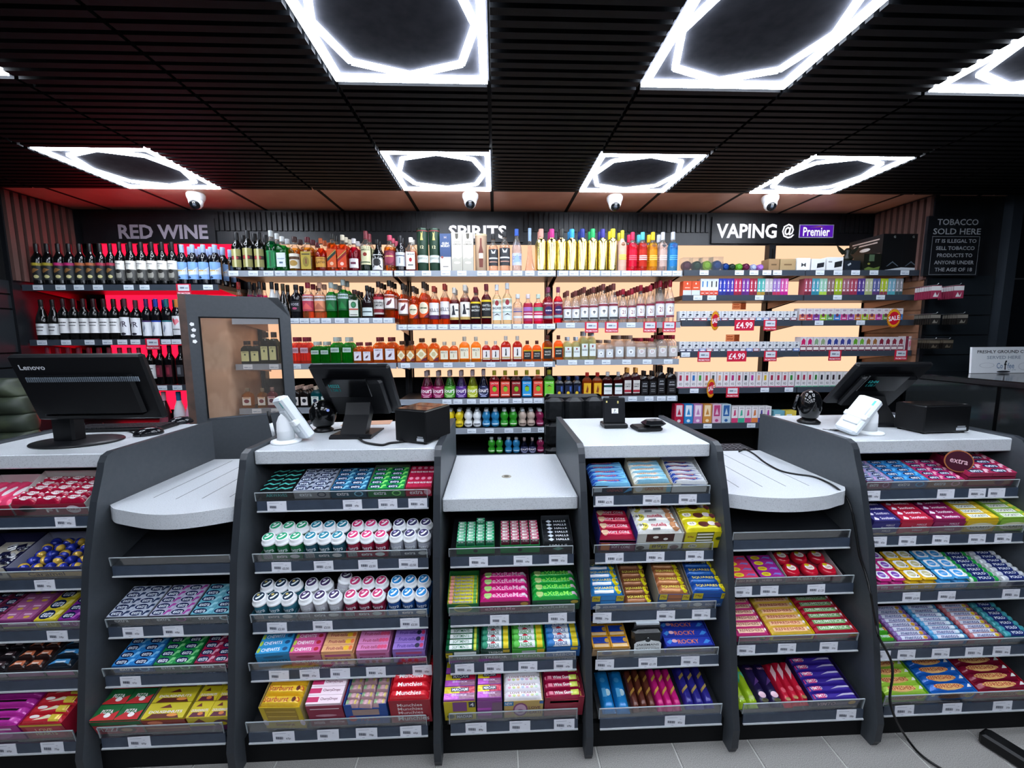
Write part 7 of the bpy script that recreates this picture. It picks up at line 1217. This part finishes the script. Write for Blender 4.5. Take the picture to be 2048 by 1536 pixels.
for k in range(5): obj('leg', MB().prism([(0, .06), (.28, .04), (.28, .06), (0, .11)], -.02, .02, BLKP, 'y'), C0, T(0, .22, 0) @ RZ(k*2*PI/5))
for k in range(5): obj('caster', MB().lathe([(.02, -.012), (.03, -.006), (.03, .006), (.02, .012)], BLKP, 12, M=T(.27*math.cos(k*2*PI/5), .22+.27*math.sin(k*2*PI/5), .03) @ RX(PI/2)), C0)
for s in (-1, 1): obj('armrest', MB().tube([(s*(W_c/2+.04), .05, .5), (s*(W_c/2+.05), .06, .68), (s*(W_c/2+.05), .32, .68), (s*(W_c/2+.04), .3, .5)], .018, BLKP, 8), C0)
# dark glass display case on the right with coffee sign
D0 = empty('display_case', (3.0, 2.3, 0)); tag(D0, 'dark glass fronted display case at the right edge', 'display case')
obj('cabinet', MB().box(0, .95, -.55, .6, 0, .75, mat('#14181c', 'plastic')), D0)
obj('top_rail', MB().bbox(-.02, .97, -.57, .62, 1.27, 1.31, mat('#0b0d0f', 'gloss'), .006), D0)
obj('side_glass', MB().box(0, .006, -.55, .6, .75, 1.27, glass('#8a9498', .04, .9)), D0); obj('front_glass', MB().box(0, .95, -.55, -.544, .75, 1.27, glass('#8a9498', .04, .9)), D0)
obj('back_board', MB().box(0, .95, .58, .6, .75, 1.27, mat('#0a0c0e', 'plastic')), D0)
for y in (-.54, .0, .56): obj('corner_post', MB().box(0, .02, y, y+.02, .75, 1.27, BLKP), D0)
obj('glass_shelf', MB().box(.02, .93, -.5, .56, 1.0, 1.008, glass('#a8b4b8', .05, .8)), D0)
a, b = atY(1945, 720, 2.72), atY(2048, 720, 2.72); zt, zb = atY(1990, 694, 2.72).z, 1.312
m = MB().box(0, .56, 0, .012, 0, zt-zb, mat('#e4e8ec'))
m.decor(plane((0, 0, 0), (.56, 0, 0), (0, 0, zt-zb), (0, -1, 0)), [('t', 'FRESHLY GROUND COFFEE', .46, .82, .78, .12, '#22282e', .02), ('t', 'SERVED HERE', .42, .6, .44, .12, '#8494a4'), ('t', 'Co', .37, .28, .08, .22, '#6c88a8'), ('t', 'f', .445, .30, .035, .36, '#1c2024', .03), ('t', 'fee', .515, .28, .09, .22, '#6c88a8'), ('t', 'for you', .53, .12, .1, .07, '#8c9ca8'), ('e', .2, .3, .1, .1, '#c8ccd2'), ('e', .2, .3, .09, .085, '#e4e8ec'), ('e', .68, .25, .07, .14, '#c8ccd2'), ('e', .68, .25, .06, .12, '#e4e8ec'), ('e', .42, .05, .09, .04, '#2c3238')])
tag(obj('coffee_sign', m, M=T(a.x, 2.72, zb) @ RX(-.06)), 'white sign advertising freshly ground coffee on the display case', 'sign')
print('objects', len(bpy.data.objects), 'tris', sum(len(p.vertices)-2 for me in bpy.data.meshes for p in me.polygons))
